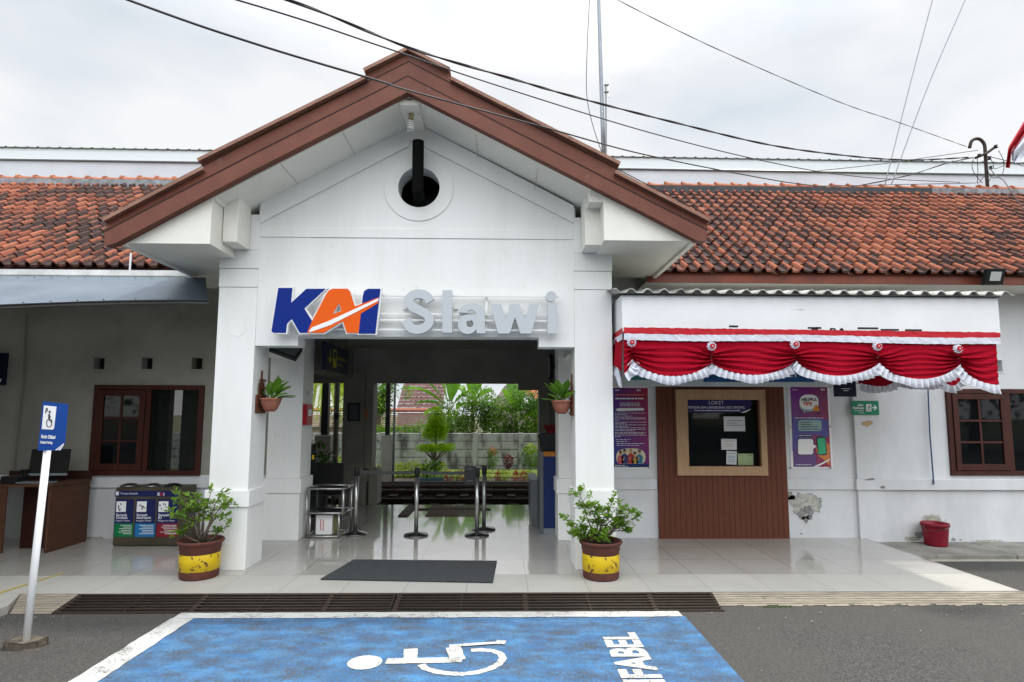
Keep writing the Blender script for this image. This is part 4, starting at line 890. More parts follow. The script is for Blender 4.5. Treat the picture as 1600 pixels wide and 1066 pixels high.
q = MB(); random.seed(31); lines_(q, None, [(p1(a, 0)[0], p1(b, 0)[0], p1(0, c)[1]) for a, b, c in [(155, 520, 347), (155, 300, 364), (155, 370, 383), (155, 520, 402), (155, 520, 417), (155, 205, 434), (155, 525, 455), (155, 290, 468), (155, 525, 487), (155, 320, 505), (155, 510, 521), (155, 525, 541), (155, 390, 556), (155, 525, 577), (155, 505, 591), (155, 525, 609), (155, 225, 627), (170, 345, 661), (170, 300, 684), (175, 505, 708), (175, 450, 729), (215, 450, 228), (215, 450, 244), (215, 455, 260), (155, 270, 966), (155, 320, 979)]], hh=.75)
q.build('print', M['whiteink'], PA)
q = MB(); lines_(q, None, [(p1(160, 0)[0], p1(500, 0)[0], p1(0, 130)[1])], hh=2.2); q.build('headline', mat('orange_print', (.60, .16, .03), .5), PA)
q = MB(); lines_(q, None, [(p1(160, 0)[0], p1(500, 0)[0], p1(0, 175)[1])], hh=2.2); q.build('headline', M['whiteink'], PA)
X_, Z_ = W(*p1(415, 86), YW); q = MB(); q.text('KAI', lambda u, d, v: (X_+u, YW-.019, Z_+v), size=.033, off=.0015); X_, Z_ = W(*p1(158, 82), YW); q.text('BUMN', lambda u, d, v: (X_+u, YW-.019, Z_+v), size=.02, off=.001); q.build('lettering', M['whiteink'], PA)
M['skin'] = mat('printed_skin', (.50, .25, .14), .6)
for (cx, cy, c, hc) in ((222, 820, (.50, .06, .12), (.02, .015, .02)), (270, 800, (.03, .04, .16), (.02, .015, .02)), (342, 795, (.35, .03, .04), (.42, .20, .10)), (392, 832, (.40, .24, .05), (.04, .02, .015)), (446, 808, (.03, .16, .26), (.02, .015, .02))):
    flat(PA, 'figure', [p1(a, b) for a, b in ((cx-34, 945), (cx-38, cy+60), (cx-18, cy+30), (cx+18, cy+30), (cx+40, cy+60), (cx+36, 945))], mat('shirt_print', c, .6), 1)
    flat(PA, 'head', [p1(a, b) for a, b in bez(cx, cy+6, 16, 22, 14, 2)], M['skin'], 2)
    flat(PA, 'hair', [p1(cx+20*math.cos(t*PI/8), cy-2-26*math.sin(t*PI/8)) for t in range(9)], mat('hair_print', hc, .6), 3)
    flat(PA, 'forearm', [p1(a, b) for a, b in ((cx-26, 900), (cx-6, 868), (cx+4, 872), (cx-14, 912))], M['skin'], 3)
pins(PA, ((1013.5,), (604.5, 667.5, 731)))
def p2(x, y): return (1220+x/7.61, 600+y/7.61)
PB = thing('poster', 'tall purple travel tips poster with speech bubble right of the ticket window', 'poster', (W(1266, 730, YW)[0], YW, W(1266, 730, YW)[1]))
r = R4(1233, 603, 1298, 732, YW); MB().box(r[0], r[1], YW-.008, YW-.004, r[2], r[3]).build('backing', M['signwhite'], PB)
r = R4(1237, 605, 1294.5, 729.5, YW); MB().box(r[0], r[1], YW-.016, YW-.0085, r[2], r[3]).build('print_sheet', gradmat('violet_print', (.10, .08, .22), (.38, .04, .07), (.20, .03, .26), (.17, .03, .09)), PB)
flat(PB, 'hill', [p2(a, b) for a, b in ((132, 800), (135, 385), (180, 395), (250, 420), (420, 400), (560, 430), (560, 640), (400, 600), (250, 700))], mat('violet_shade', (.10, .09, .30), .4), 0)
flat(PB, 'hill', [p2(a, b) for a, b in ((145, 800), (250, 760), (400, 840), (420, 985), (150, 985))], mat('plum_shade', (.13, .07, .20), .4), .5)
M['mint'] = mat('mint_print', (.28, .42, .40), .5)
flat(PB, 'speech_bubble', [p2(a, b) for a, b in bez(327, 228, 114, 100)], M['mint'], 1.3); flat(PB, 'speech_bubble', [p2(a, b) for a, b in bez(327, 215, 112, 88)], M['signwhite'], 2)
flat(PB, 'speech_bubble', [p2(a, b) for a, b in ((258, 310), (290, 315), (272, 352))], M['mint'], 2.2)
q = MB(); X_, Z_ = W(*p2(330, 205), YW); q.text('HELPFUL', lambda u, d, v: (X_+u, YW-.0215, Z_+v), size=.058, off=.0022, align='CENTER'); q.build('lettering', M['ink'], PB)
q = MB(); X_, Z_ = W(*p2(310, 255), YW); q.text('TIPS!', lambda u, d, v: (X_+u, YW-.0215, Z_+v), size=.062, off=.0025, align='CENTER'); q.build('lettering', mat('red_orange_print', (.62, .08, .02), .5), PB)
flat(PB, 'megaphone', [p2(a, b) for a, b in ((362, 312), (405, 248), (425, 250), (425, 270), (455, 315), (440, 332), (395, 322))], mat('megaphone_orange', (.65, .22, .03), .5), 4)
flat(PB, 'megaphone_grip', [p2(a, b) for a, b in ((428, 335), (462, 318), (466, 335), (436, 362))], M['navy'], 4.5)
flat(PB, 'text_box', [p2(a, b) for a, b in bez(338, 495, 138, 66, 28, 7)], M['mint'], 2)
q = MB(); lines_(q, None, [(p2(230, 0)[0], p2(330, 0)[0], p2(0, 456)[1]), (p2(230, 0)[0], p2(350, 0)[0], p2(0, 482)[1]), (p2(230, 0)[0], p2(430, 0)[0], p2(0, 508)[1]), (p2(230, 0)[0], p2(458, 0)[0], p2(0, 536)[1])], lvl=4, hh=1.3); q.build('print', M['ink'], PB)
q = MB(); lines_(q, None, [(p2(160, 0)[0], p2(495, 0)[0], p2(0, 405)[1]), (p2(210, 0)[0], p2(350, 0)[0], p2(0, 612)[1]), (p2(170, 0)[0], p2(355, 0)[0], p2(0, 960)[1]), (p2(130, 0)[0], p2(190, 0)[0], p2(0, 70)[1])], lvl=4, hh=1.1)
X_, Z_ = W(*p2(465, 78), YW); q.text('KAI', lambda u, d, v: (X_+u, YW-.0215, Z_+v), size=.035, off=.0015); q.build('print', M['whiteink'], PB)
flat(PB, 'caption_bar', [p2(a, b) for a, b in ((205, 600), (358, 600), (358, 628), (205, 628))], M['ink'], 1.5)
flat(PB, 'code_frame', [p2(a, b) for a, b in bez(286, 746, 98, 100, 28, 8)], M['ink'], 2); flat(PB, 'code_frame', [p2(a, b) for a, b in bez(286, 746, 90, 92, 28, 8)], M['signwhite'], 3); flat(PB, 'code_frame', [p2(a, b) for a, b in ((374, 715), (418, 742), (374, 772))], M['signwhite'], 3.5)
flat(PB, 'hand', [p2(a, b) for a, b in ((410, 760), (440, 750), (520, 690), (572, 720), (574, 960), (560, 960), (500, 900), (440, 860), (415, 810))], mat('orange_skin_print', (.62, .22, .07), .5), 4)
flat(PB, 'phone', [p2(a, b) for a, b in ((414, 640), (430, 626), (508, 622), (522, 640), (540, 830), (525, 846), (445, 846), (428, 826))], M['ink'], 5); flat(PB, 'phone_screen', [p2(a, b) for a, b in ((424, 650), (512, 640), (528, 825), (440, 835))], mat('screen_green_print', (.05, .42, .20), .5), 6)
flat(PB, 'stripe', [p2(a, b) for a, b in ((370, 983), (470, 940), (572, 890), (572, 905), (430, 983))], M['whiteink'], 5)
pins(PB, ((1234.5, 1296.5), (604.5, 667, 731)))
# green evacuation sign
YV = YW-.05
GS = thing('exit_sign', 'small green evacuation route sign with running figure and arrow', 'sign', (W(1351, 649, YV)[0], YV, W(1351, 649, YV)[1]))
r = R4(1330, 626.5, 1373, 648.5, YV); MB().box(r[0], r[1], YV-.006, YV-.001, r[2], r[3]).build('panel', M['green'], GS, bevel=.002)
q = MB(); X_, Z_ = W(1349, 634.5, YV)
q.text('Jalur', lambda u, d, v: (X_+u, YV-.008, Z_+v), size=.046, off=.001, align='RIGHT'); q.text('Evakuasi', lambda u, d, v: (X_+u, YV-.008, Z_-.042+v), size=.046, off=.001, align='RIGHT'); q.text('Evacuation', lambda u, d, v: (X_+u, YV-.008, Z_-.072+v), size=.030, align='RIGHT'); q.text('Route', lambda u, d, v: (X_+u, YV-.008, Z_-.1+v), size=.030, align='RIGHT')
q.plate([px([(1353, 631.5), (1361, 631.5), (1361, 643), (1353, 643)], YV)], YV-.008, YV-.0065)
q.plate([px([(1362.5, 636.3), (1367, 636.3), (1364.5, 633.5), (1366, 633), (1370, 637.2), (1366, 641.4), (1364.5, 640.8), (1367, 638.1), (1362.5, 638.1)], YV)], YV-.008, YV-.0065); q.build('lettering', M['whiteink'], GS)
q = MB(); c = W(1358, 633.6, YV); q.plate([circ(c[0], c[1], .009, 10)], YV-.0095, YV-.0083)
for s_ in ([(1357.5, 635), (1356.5, 638.5)], [(1357, 635.5), (1354.8, 636.5)], [(1357.5, 635.4), (1359.8, 637)], [(1356.5, 638.5), (1359, 640), (1358.6, 642.5)], [(1356.5, 638.5), (1355.5, 641), (1353.8, 641.4)]): q.ribbon([W(a, b, YV) for a, b in s_], .010, YV-.0095, YV-.0083)
q.build('running_figure', M['green'], GS)
# ============================================================ LEFT SIDE
# sheet-metal awning along the left eave
AW = thing('awning', 'grey blue sheet metal awning sloping out from the left eave', 'awning', (-6.5, 7.0, 2.7))
x_r = W(313, 447, 6.95)[0]
def awp(t, s_):   # t 0 right .. 1 far left, s_ 0 top .. 1 front edge
    X = x_r+.27*s_*max(0, 1-t*14)+(-12.0-x_r)*t; Yf = 6.62-1.42*min(1, (t*8.2/2.6))**.8 if t*8.2 < 2.6 else 5.20
    zf = W(300, 469, 6.62)[1]*(1-min(1, t*8.2/2.6))+W(0, 492.5, 5.20)[1]*min(1, t*8.2/2.6)
    return (X, 7.06+(Yf-7.06)*s_, gz_-.045+(zf-gz_+.045)*s_)
n = 60; mb = MB()
vs = [awp((i/n)**1.3, j/4) for i in range(n+1) for j in range(5)]
mb.add(vs, [(i*5+j, (i+1)*5+j, (i+1)*5+j+1, i*5+j+1) for i in range(n) for j in range(4)])
aw = mb.build('sheet', M['bluemetal'], AW); aw.modifiers.new('s', 'SOLIDIFY').thickness = .006
q = MB()
for i in range(40):
    t = .004+.024*i; a = Vector(awp(t, .97)); b = Vector(awp(t, .06)); q.tube([a+Vector((0, -.0, -.002)), a+Vector((0, -.004, .008))], .008, 6); q.tube([b+Vector((0, -.0, -.002)), b+Vector((0, -.004, .008))], .006, 6)
q.build('screw', M['darksteel'], AW)['kind'] = 'stuff'
q = MB()
for t in (.29, .55, .8): q.tube([Vector(awp(t, k/6))+Vector((0, -.001, .002)) for k in range(7)], .003, 5)
q.build('seam', M['darksteel'], AW)
q = MB(); fe = [awp((i/n)**1.3, 1) for i in range(n+1)]
q.tube([(p[0], p[1]+.02, p[2]-.03) for p in fe], .02, 6); q.build('front_rail', M['darksteel'], AW)
# dark poster at the extreme left
YQ = YW-.0
r = (W(-50, 577, YW)[0], W(12.5, 577, YW)[0], W(0, 602, YW)[1], W(0, 552, YW)[1])
PS = thing('wall_screen', 'dark blue screen panel on the wall at the left edge', 'sign', (r[0], YW, r[2]))
MB().box(r[0], r[1], YW-.05, YW-.002, r[2], r[3]).build('panel', mat('dark_screen', (.005, .008, .022), .2), PS, bevel=.003)
MB().plate([px([(-2, 597), (2, 592), (3, 592), (0, 598)], YW-.05)], YW-.053, YW-.0505).build('mark', M['whiteink'], PS)
# desk
YD0, YD1 = 7.05, 7.70
M['deskwood'] = mat('cherry_desk', (.10, .042, .022), .5, c2=(.07, .03, .016), scale=4, stretch=(1, 1, 5)); M['deskdark'] = mat('dark_desk_panel', (.035, .012, .009), .4)
dz1 = W(60, 757, YD0)[1]; dx0, dx1 = W(-60, 800, YD0)[0], W(74, 845, YD0)[0]
DK = thing('desk', 'cherry wood reception desk with dark knee panel against left wall', 'desk', ((dx0+dx1)/2, (YD0+YD1)/2, 0))
MB().box(dx0-.02, dx1+.02, YD0-.02, YD1, dz1-.03, dz1).build('desk_top', M['deskwood'], DK, bevel=.003)
xi = W(5, 800, YD0)[0]
MB().box(dx1-.03, dx1, YD0, YD1, 0, dz1-.031).build('side_panel', M['deskwood'], DK); MB().box(dx0, xi+.02, YD0, YD0+.02, 0, dz1-.031).build('side_panel', M['deskwood'], DK)
MB().box(xi+.021, dx1-.031, YD0+.25, YD0+.27, .0, dz1-.031).build('knee_panel', M['deskdark'], DK)
MB().box(dx0, dx1+.02, YD1-.03, YD1, dz1+.001, dz1+.10).build('back_rail', M['deskdark'], DK)
mc = W(80, 720, 7.40)
MN = thing('monitor', 'flat black computer monitor standing on the desk', 'monitor', (mc[0], 7.4, dz1)); 
lean = Vector((0, .10, 1)).normalized(); ctr = Vector((mc[0]-.015, 7.40, mc[1]-.005))
MB().obox(ctr, Vector((.225, .02, 0)), Vector((-.001, .012, -.001)), lean*.150).build('screen', M['black'], MN, bevel=.004)
MB().obox(ctr-lean*.165+Vector((0, -.004, 0)), Vector((.225, .02, 0)), Vector((-.001, .013, -.001)), lean*.014).build('bezel', M['galv'], MN)
MB().box(mc[0]-.03, mc[0]+.03, 7.42, 7.45, dz1+.012, ctr.z-.1).box(mc[0]-.12, mc[0]+.12, 7.36, 7.5, dz1+.001, dz1+.012).build('stand', M['black'], MN, bevel=.003)
kx = W(50, 754, 7.15)[0]
tag(MB().box(kx-.16, kx+.24, 7.10, 7.24, dz1+.001, dz1+.018).build('keyboard', M['galv'], bevel=.004), 'slim grey keyboard lying on the desk in front of monitor', 'keyboard')
kx = W(22, 748, 7.2)[0]
PH = thing('desk_phone', 'black desk printer and telephone beside the monitor', 'telephone', (kx, 7.2, dz1)); MB().box(kx-.10, kx+.10, 7.12, 7.32, dz1+.001, dz1+.085).build('base', M['black'], PH, bevel=.01)
hx = W(36, 735, 7.3)[0]; MB().box(hx-.03, hx+.03, 7.30, 7.36, dz1+.001, dz1+.12).box(hx-.035, hx+.035, 7.29, 7.37, dz1+.121, dz1+.15).build('handset', M['black'], PH, bevel=.01)
# triple recycling bin
YB1 = 7.38
bz = W(230, 848, YB1); b0, b1_ = W(179, 800, YB1)[0], W(282, 800, YB1)[0]; zt_ = W(230, 762, YB1)[1]
M['binsteel'] = mat('dull_bin_steel', (.11, .095, .065), .45, .6, c2=(.075, .065, .045), scale=3)
RB = thing('recycling_bin', 'three-way steel recycling bin with green, blue and red panels', 'litter bin', ((b0+b1_)/2, YB1+.15, 0))
MB().box(b0, b1_, YB1, YB1+.36, .02, zt_).box(b0+.01, b1_-.01, YB1+.01, YB1+.35, 0, .019).build('cabinet', M['binsteel'], RB, bevel=.006)
M['navyprint'] = mat('navy_print', (.008, .013, .085), .35)
def bflat(name, x0, y0, x1, y1, m, lvl=0, par=None):
    r = R4(x0, y0, x1, y1, YB1); return MB().box(r[0], r[1], YB1-.002-.0012*lvl, YB1-.001-.0012*lvl, r[2], r[3]).build(name, m, par or RB)
hd = bflat('header_strip', 179.5, 767, 282, 776, M['navyprint'])
q = MB(); X_, Z_ = W(188, 772.5, YB1); q.text('Tempat Sampah', lambda u, d, v: (X_+u, YB1-.004, Z_+v), size=.034); X_, Z_ = W(246, 774.5, YB1); q.text('K', lambda u, d, v: (X_+u, YB1-.004, Z_+v), size=.055, off=.002); q.text('i', lambda u, d, v: (X_+.075+u, YB1-.004, Z_+v), size=.055, off=.002); r = R4(181, 768, 186, 774, YB1); q.box(r[0], r[1], YB1-.004, YB1-.003, r[2], r[3]); q.build('lettering', M['whiteink'], hd)
q = MB(); q.text('A', lambda u, d, v: (X_+.035+u, YB1-.004, Z_+v), size=.055, off=.002); q.build('lettering', M['redband'], hd)
for k, (x0, x1, nm, sub, c) in enumerate(((179, 208, 'Organik', 'Organic Waste', (.0, .16, .05)), (211, 242, 'Anorganik', 'Inorganic Waste', (.01, .15, .36)), (245, 278, 'B3', 'Dangerous Waste', (.20, .01, .02)))):
    pn = bflat('door_panel', x0, 780, x1, 839, M['navyprint'], 0); pn['label'] = f'bin door with {("green", "blue", "dark red")[k]} lower field'
    bflat('colour_field', x0, 818, x1, 839, mat('bin_colour', c, .4), 1, pn)
    bflat('icon', x0+3, 783.5, x0+18, 800, M['signwhite'], 1, pn)
    q = MB(); random.seed(40+k)
    for _ in range(5): a = x0+5+random.uniform(0, 10); b = 786+random.uniform(0, 10); q.ribbon([W(a, b, YB1), W(a+random.uniform(-2, 2), b+3, YB1)], .012, YB1-.0058, YB1-.0048)
    q.build('icon_drawing', M['ink'], pn)
    q = MB(); X_, Z_ = W(x0+2.5, 806.5, YB1); q.text('Sampah', lambda u, d, v: (X_+u, YB1-.004, Z_+v), size=.044, off=.0008); q.text(nm, lambda u, d, v: (X_+u, YB1-.004, Z_-.034+v), size=.044, off=.0008); q.text(sub, lambda u, d, v: (X_+u, YB1-.004, Z_-.065+v), size=.028)
    for j in range(6):
        y = 821+j*2.6; a = x0+random.uniform(6, 14); (xa_, za), (xb_, _) = W(a, y, YB1), W(x1-2, y, YB1); q.box(xa_, xb_, YB1-.0055, YB1-.0045, za-.003, za+.003)
    q.build('lettering', M['whiteink'], pn)
for k, x in enumerate((202, 238, 270)):
    c = W(x, 760, YB1+.17)[0]; MB().lathe([(.0, .035), (.05, .03), (.105, .008), (.11, 0)], (c, YB1+.18, zt_+.001), 24).build('lid', M['steel'] if k < 2 else M['black'], RB, smooth=True)
# tilted disabled-parking sign
bp = G(40, 1012, GZ); Ys = bp[1]
SP = thing('parking_sign', 'leaning blue disabled parking sign on white pole with concrete foot', 'sign', (bp[0], bp[1], GZ))
tp = P3(75, 695, Ys+.10); base = Vector((bp[0], bp[1], GZ+.02)); tdir = (tp-base).normalized()
MB().tube([base, base+(tp-base)*.5, tp+tdir*.12], .0245, 20).build('pole', M['white'], SP, smooth=True)
random.seed(6)
ft = [(-.115, -.05), (-.10, .06), (.02, .075), (.12, .055), (.115, -.03), (.04, -.06)]
MB().plate([ft], 0, .052, lambda u, y, v: (bp[0]+u-.005, bp[1]+v, GZ+y)).build('foot', mat('dirty_stone', (.13, .11, .085), .9, c2=(.07, .06, .048), scale=12, bump=.8, bscale=30), SP, bevel=.012)
YSn = Ys+.06
def s3(x, y): return (20+x/7.107, 610+y/7.107)
def sgp(pts, d): return [P3(*s3(a, b), YSn)+Vector((0, -d, 0)) for a, b in pts]
def splate(name, pts, d0, d1, m, par=SP):
    lp = [W(*s3(a, b), YSn) for a, b in pts]; return MB().plate([lp], YSn-d1, YSn-d0).build(name, m, par)
pl = splate('plate', [(340, 122), (618, 155), (582, 585), (540, 668), (284, 668)], .0, .006, mat('sign_plate_blue', (.008, .055, .27), .35))
fdp = splate('pictogram_field', [(355, 168), (494, 182), (466, 425), (452, 437), (330, 430)], .007, .008, M['signwhite'], pl)
q = MB()
def sr(pts, wd): q.ribbon([W(*s3(a, b), YSn) for a, b in pts], wd, YSn-.0105, YSn-.009)
sr([(375, 255), (384, 195)], .006); sr([(382, 200), (396, 204), (395, 225), (379, 232)], .006)
c = W(*s3(420, 240), YSn); q.plate([circ(c[0], c[1], .009, 12)], YSn-.0105, YSn-.009)
sr([(416, 262), (413, 322)], .013); sr([(415, 295), (434, 297)], .008); sr([(410, 330), (437, 330), (442, 362)], .012)
sr([(398, 325), (386, 350), (388, 385), (402, 408), (425, 405), (440, 390), (444, 365)], .006)
q.build('pictogram', M['ink'], fdp)
o_ = P3(*s3(320, 530), YSn); ux = (P3(*s3(505, 540), YSn)-o_); uz = (P3(*s3(327, 492), YSn)-o_)
q = MB(); q.text('Parkir Difabel', lambda u, d, v: tuple(o_+ux*u/6.45*1.0+uz*v/.72+Vector((0, -.0085, 0))), size=1, off=.035)
o2 = P3(*s3(312, 588), YSn); u2 = (P3(*s3(466, 594), YSn)-o2); z2 = (P3(*s3(317, 560), YSn)-o2)
q.text('Disabled Parking', lambda u, d, v: tuple(o2+u2*u/7.6+z2*v/.72+Vector((0, -.0085, 0))), size=1, off=.03); q.build('lettering', M['signwhite'], pl)
for pp in ([(478, 665), (500, 665), (576, 596), (578, 585)], [(512, 665), (535, 665), (572, 612), (575, 600)]): splate('corner_stripe', pp, .007, .0085, M['signwhite'], pl)
# ============================================================ FLOOR-STANDING THINGS
mt_ = [G(553, 874.5, .01), G(776, 877, .01), G(769.5, 910, .01), G(501, 905, .01)]
tag(MB().plate([mt_], .001, .012, lambda u, y, v: (u, v, y)).build('door_mat', mat('grey_black_mat', (.030, .033, .035), .85, c2=(.048, .052, .055), scale=5, stretch=(2, 8, 1), bump=.3, bscale=90), bevel=.004), 'large dark rubber mat lying askew before the entrance', 'mat')
def pot(loc, name_label):
    t = thing('potted_plant', name_label, 'potted plant', (*loc, 0))
    R_ = .203; H = .365
    pr = [(.0, 0), (R_*.86, 0), (R_*.90, .015), (R_*.92, .09), (R_*.93, .275), (R_*.97, .285), (R_*.96, .315), (R_*.99, .33), (R_*1.07, .345), (R_*1.10, .362), (R_*1.06, .376), (R_*.98, .372), (R_*.95, .33)]
    p = MB().lathe(pr, (0, 0, 0), 48).build('pot', M['terra'], t, smooth=True, local=True)
    MB().lathe([(R_*.924, .082), (R_*.932, .083), (R_*.936, .245), (R_*.93, .246)], (0, 0, 0), 48).build('painted_band', M['yellow'], p, smooth=True, local=True)
    MB().lathe([(.0, .335), (R_*.95, .33)], (0, 0, 0), 32).build('soil', M['soil'], t, local=True)
    return t
M['yellow'] = mat('chipped_yellow_paint', (.62, .43, .005), .5, c2=(.55, .37, .01), scale=6, c3=(.09, .04, .02), scale3=13, lo3=.585, hi3=.61, bump=.2, bscale=60, world=False)
M['soil'] = mat('potting_soil', (.03, .022, .016), .95, bump=.6, bscale=40)
def leafmat(name, a, b, rough=.4, sc=7):
    m = mat(name, a, rough, c2=b, scale=sc, detail=2, lo=.4, hi=.62); bs = m.node_tree.nodes['Principled BSDF']
    tr = m.node_tree.nodes.new('ShaderNodeBsdfTranslucent'); tr.inputs[0].default_value = (b[0]*1.6, b[1]*1.6, b[2]*.8, 1)
    mxs = m.node_tree.nodes.new('ShaderNodeMixShader'); mxs.inputs[0].default_value = .3; out = m.node_tree.nodes['Material Output']
    m.node_tree.links.new(bs.outputs[0], mxs.inputs[1]); m.node_tree.links.new(tr.outputs[0], mxs.inputs[2]); m.node_tree.links.new(mxs.outputs[0], out.inputs[0]); return m
M['leaf'] = leafmat('glossy_leaf', (.055, .15, .010), (.19, .32, .035))
def shrub(t, loc, tips, seed, leafn=10, ls=.05):
    random.seed(seed); st_ = MB(); lf = MB(); root = Vector((loc[0], loc[1], .33))
    for (tx, tz) in tips:
        tp_ = Vector((tx, loc[1]+random.uniform(-.22, .20), tz)); b0_ = root+Vector((random.uniform(-.05, .05), random.uniform(-.04, .04), 0))
        m1 = b0_.lerp(tp_, .45)+Vector((random.uniform(-.06, .02)*(1 if tx > loc[0] else -1), random.uniform(-.03, .03), random.uniform(.0, .08)))
        pts = [b0_, b0_.lerp(m1, .5)+Vector((random.uniform(-.015, .015), 0, 0)), m1, m1.lerp(tp_, .5)+Vector((random.uniform(-.02, .02), 0, .015)), tp_]
        st_.tube(pts, [.011, .009, .006, .004, .002], 6)
        ends = [(tp_, (tp_-m1).normalized(), 1.2)]
        for _ in range(5):
            bp_ = m1.lerp(tp_, random.uniform(.0, .95)); e = bp_+Vector((random.uniform(-.12, .12), random.uniform(-.10, .10), random.uniform(-.03, .09))); st_.tube([bp_, bp_.lerp(e, .5)+Vector((0, 0, .008)), e], [.003, .0025, .0015], 5); ends.append((e, (e-bp_).normalized(), 1))
        for e, d, sc in ends:
            for k in range(int(leafn*sc)):
                a = random.uniform(0, 2*PI); el = random.uniform(-.35, 1.1); dd = Vector((math.cos(a)*math.cos(el), math.sin(a)*math.cos(el), math.sin(el)))+d*.35
                c = e-d*random.uniform(0, .075)+Vector((random.uniform(-.02, .02), random.uniform(-.02, .02), random.uniform(-.015, .015)))
                l_ = ls*random.uniform(.55, 1.15); w_ = l_*random.uniform(.5, .66); dd.normalize(); sd_ = dd.cross(Vector((random.uniform(-.4, .4), random.uniform(-.4, .4), 1))).normalized(); nn = sd_.cross(dd)
                lf.add([c, c+dd*l_*.35+sd_*w_*.46+nn*.004, c+dd*l_*.7+sd_*w_*.42+nn*.003, c+dd*l_-nn*.006, c+dd*l_*.7-sd_*w_*.42+nn*.003, c+dd*l_*.35-sd_*w_*.46+nn*.004, c+dd*l_*.5-nn*.003], [(0, 1, 6), (1, 2, 6), (2, 3, 6), (3, 4, 6), (4, 5, 6), (5, 0, 6)])
    st_.build('stem', M['bark'], t, smooth=True); lf.build('foliage', M['leaf'], t)
lp = G(311, 901, 0); rp = G(939, 902, 0)
tips1 = [W(a, b, lp[1]) for a, b in ((285, 762), (300, 768), (318, 772), (336, 760), (350, 768), (366, 776), (358, 784), (273, 795), (290, 800), (280, 828), (350, 824), (308, 790), (330, 784), (345, 792))]
t = pot(lp, 'straggly green shrub in banded clay pot by the left column'); shrub(t, lp, tips1, 21, 8, .055)
tips2 = [W(a, b, rp[1]) for a, b in ((908, 768), (912, 785), (925, 790), (945, 800), (952, 778), (968, 800), (985, 792), (990, 803), (975, 815), (985, 828), (885, 815), (893, 830), (905, 822), (920, 835), (940, 836), (955, 842), (930, 812), (900, 842))]
t = pot(rp, 'bushy green shrub in banded clay pot by the right column'); shrub(t, rp, tips2, 22, 10, .058); t.rotation_euler = (0, 0, 0)
# bucket
bk_ = G(1462, 850, -.05); YBk = 7.62; bxc = W(1462, 840, YBk)[0]
BK = thing('bucket', 'faded red plastic bucket standing on the concrete apron', 'bucket', (bxc, YBk, -.05))
MB().lathe([(.0, .0), (.125, .0), (.130, .02), (.150, .24), (.152, .25), (.163, .252), (.165, .29), (.158, .295), (.150, .29), (.128, .02), (0, .012)], (0, 0, 0), 40).build('body', mat('faded_red_plastic', (.24, .008, .022), .45, c2=(.17, .006, .018), scale=5), BK, smooth=True, local=True)
MB().tube([(-.16, 0, .26), (-.15, -.05, .20), (-.08, -.13, .215), (0, -.166, .235), (.08, -.145, .255), (.15, -.06, .27), (.162, 0, .27)], .004, 6).build('handle', M['darksteel'], BK, local=True)
# stanchions
def stanchion(loc, lab):
    t = thing('queue_post', lab, 'barrier post', (*loc, 0), 'queue barrier posts in the passage')
    MB().lathe([(.0, 0), (.165, 0), (.17, .008), (.165, .018), (.06, .045), (.03, .055), (.0, .056)], (0, 0, 0), 40).build('base', M['darksteel'], t, smooth=True, local=True)
    MB().lathe([(.028, .05), (.028, .80)], (0, 0, 0), 24).build('pole', M['steel'], t, smooth=True, local=True)
    MB().lathe([(.034, .80), (.036, .81), (.036, .90), (.030, .915), (0, .918)], (0, 0, 0), 24).build('belt_head', M['black'], t, smooth=True, local=True)
    return t
M['steel'].node_tree.nodes['Principled BSDF'].inputs['Roughness'].default_value = .3
sps = [G(555, 835, 0), G(650, 837, 0), G(745, 837, 0), G(756, 828, 0)]
s0 = stanchion(sps[0], 'barrier post nearest the steel rack, first of the belt line')
for k, (p, lab) in enumerate(zip(sps[1:], ('barrier post in the middle of the stretched belt', 'barrier post with the dark notice plate beside it', 'barrier post standing just behind the one with the notice plate'))):
    c = copy_tree(s0); c.location = (*p, 0); c['label'] = lab
q = MB()
for a, b in ((0, 1), (1, 2)):
    pa, pb_ = Vector((*sps[a], .86)), Vector((*sps[b], .86)); n = 12
    for z0 in (.0, ):
        vs = []
        for i in range(n+1):
            t = i/n; p = pa.lerp(pb_, t); sg = .02*4*t*(1-t); p.x += 0
            vs += [(p.x, p.y-.002, .885-sg), (p.x, p.y-.002, .84-sg)]
        q.add(vs, [(2*i, 2*i+1, 2*i+3, 2*i+2) for i in range(n)])
tag(q.build('barrier_belt', mat('grey_belt', (.06, .065, .065), .6)), 'dark grey belt stretched between three barrier posts', 'barrier belt')
r = R4(725.5, 728.5, 744, 757, 8.0)
NP = thing('notice_plate', 'dark rectangular notice plate clipped on a barrier post', 'sign', ((r[0]+r[1])/2, 8.0, r[2])); MB().box(r[0], r[1], 7.99, 8.0, r[2], r[3]).build('plate', mat('dark_plate', (.035, .033, .032), .3), NP, bevel=.002)
q = MB()
for z_ in (.85, .2): q.box(r[0]+.03, r[1]-.05, 7.987, 7.989, r[2]+(r[3]-r[2])*z_-.006, r[2]+(r[3]-r[2])*z_+.006)
q.build('print', M['darksteel'], NP)
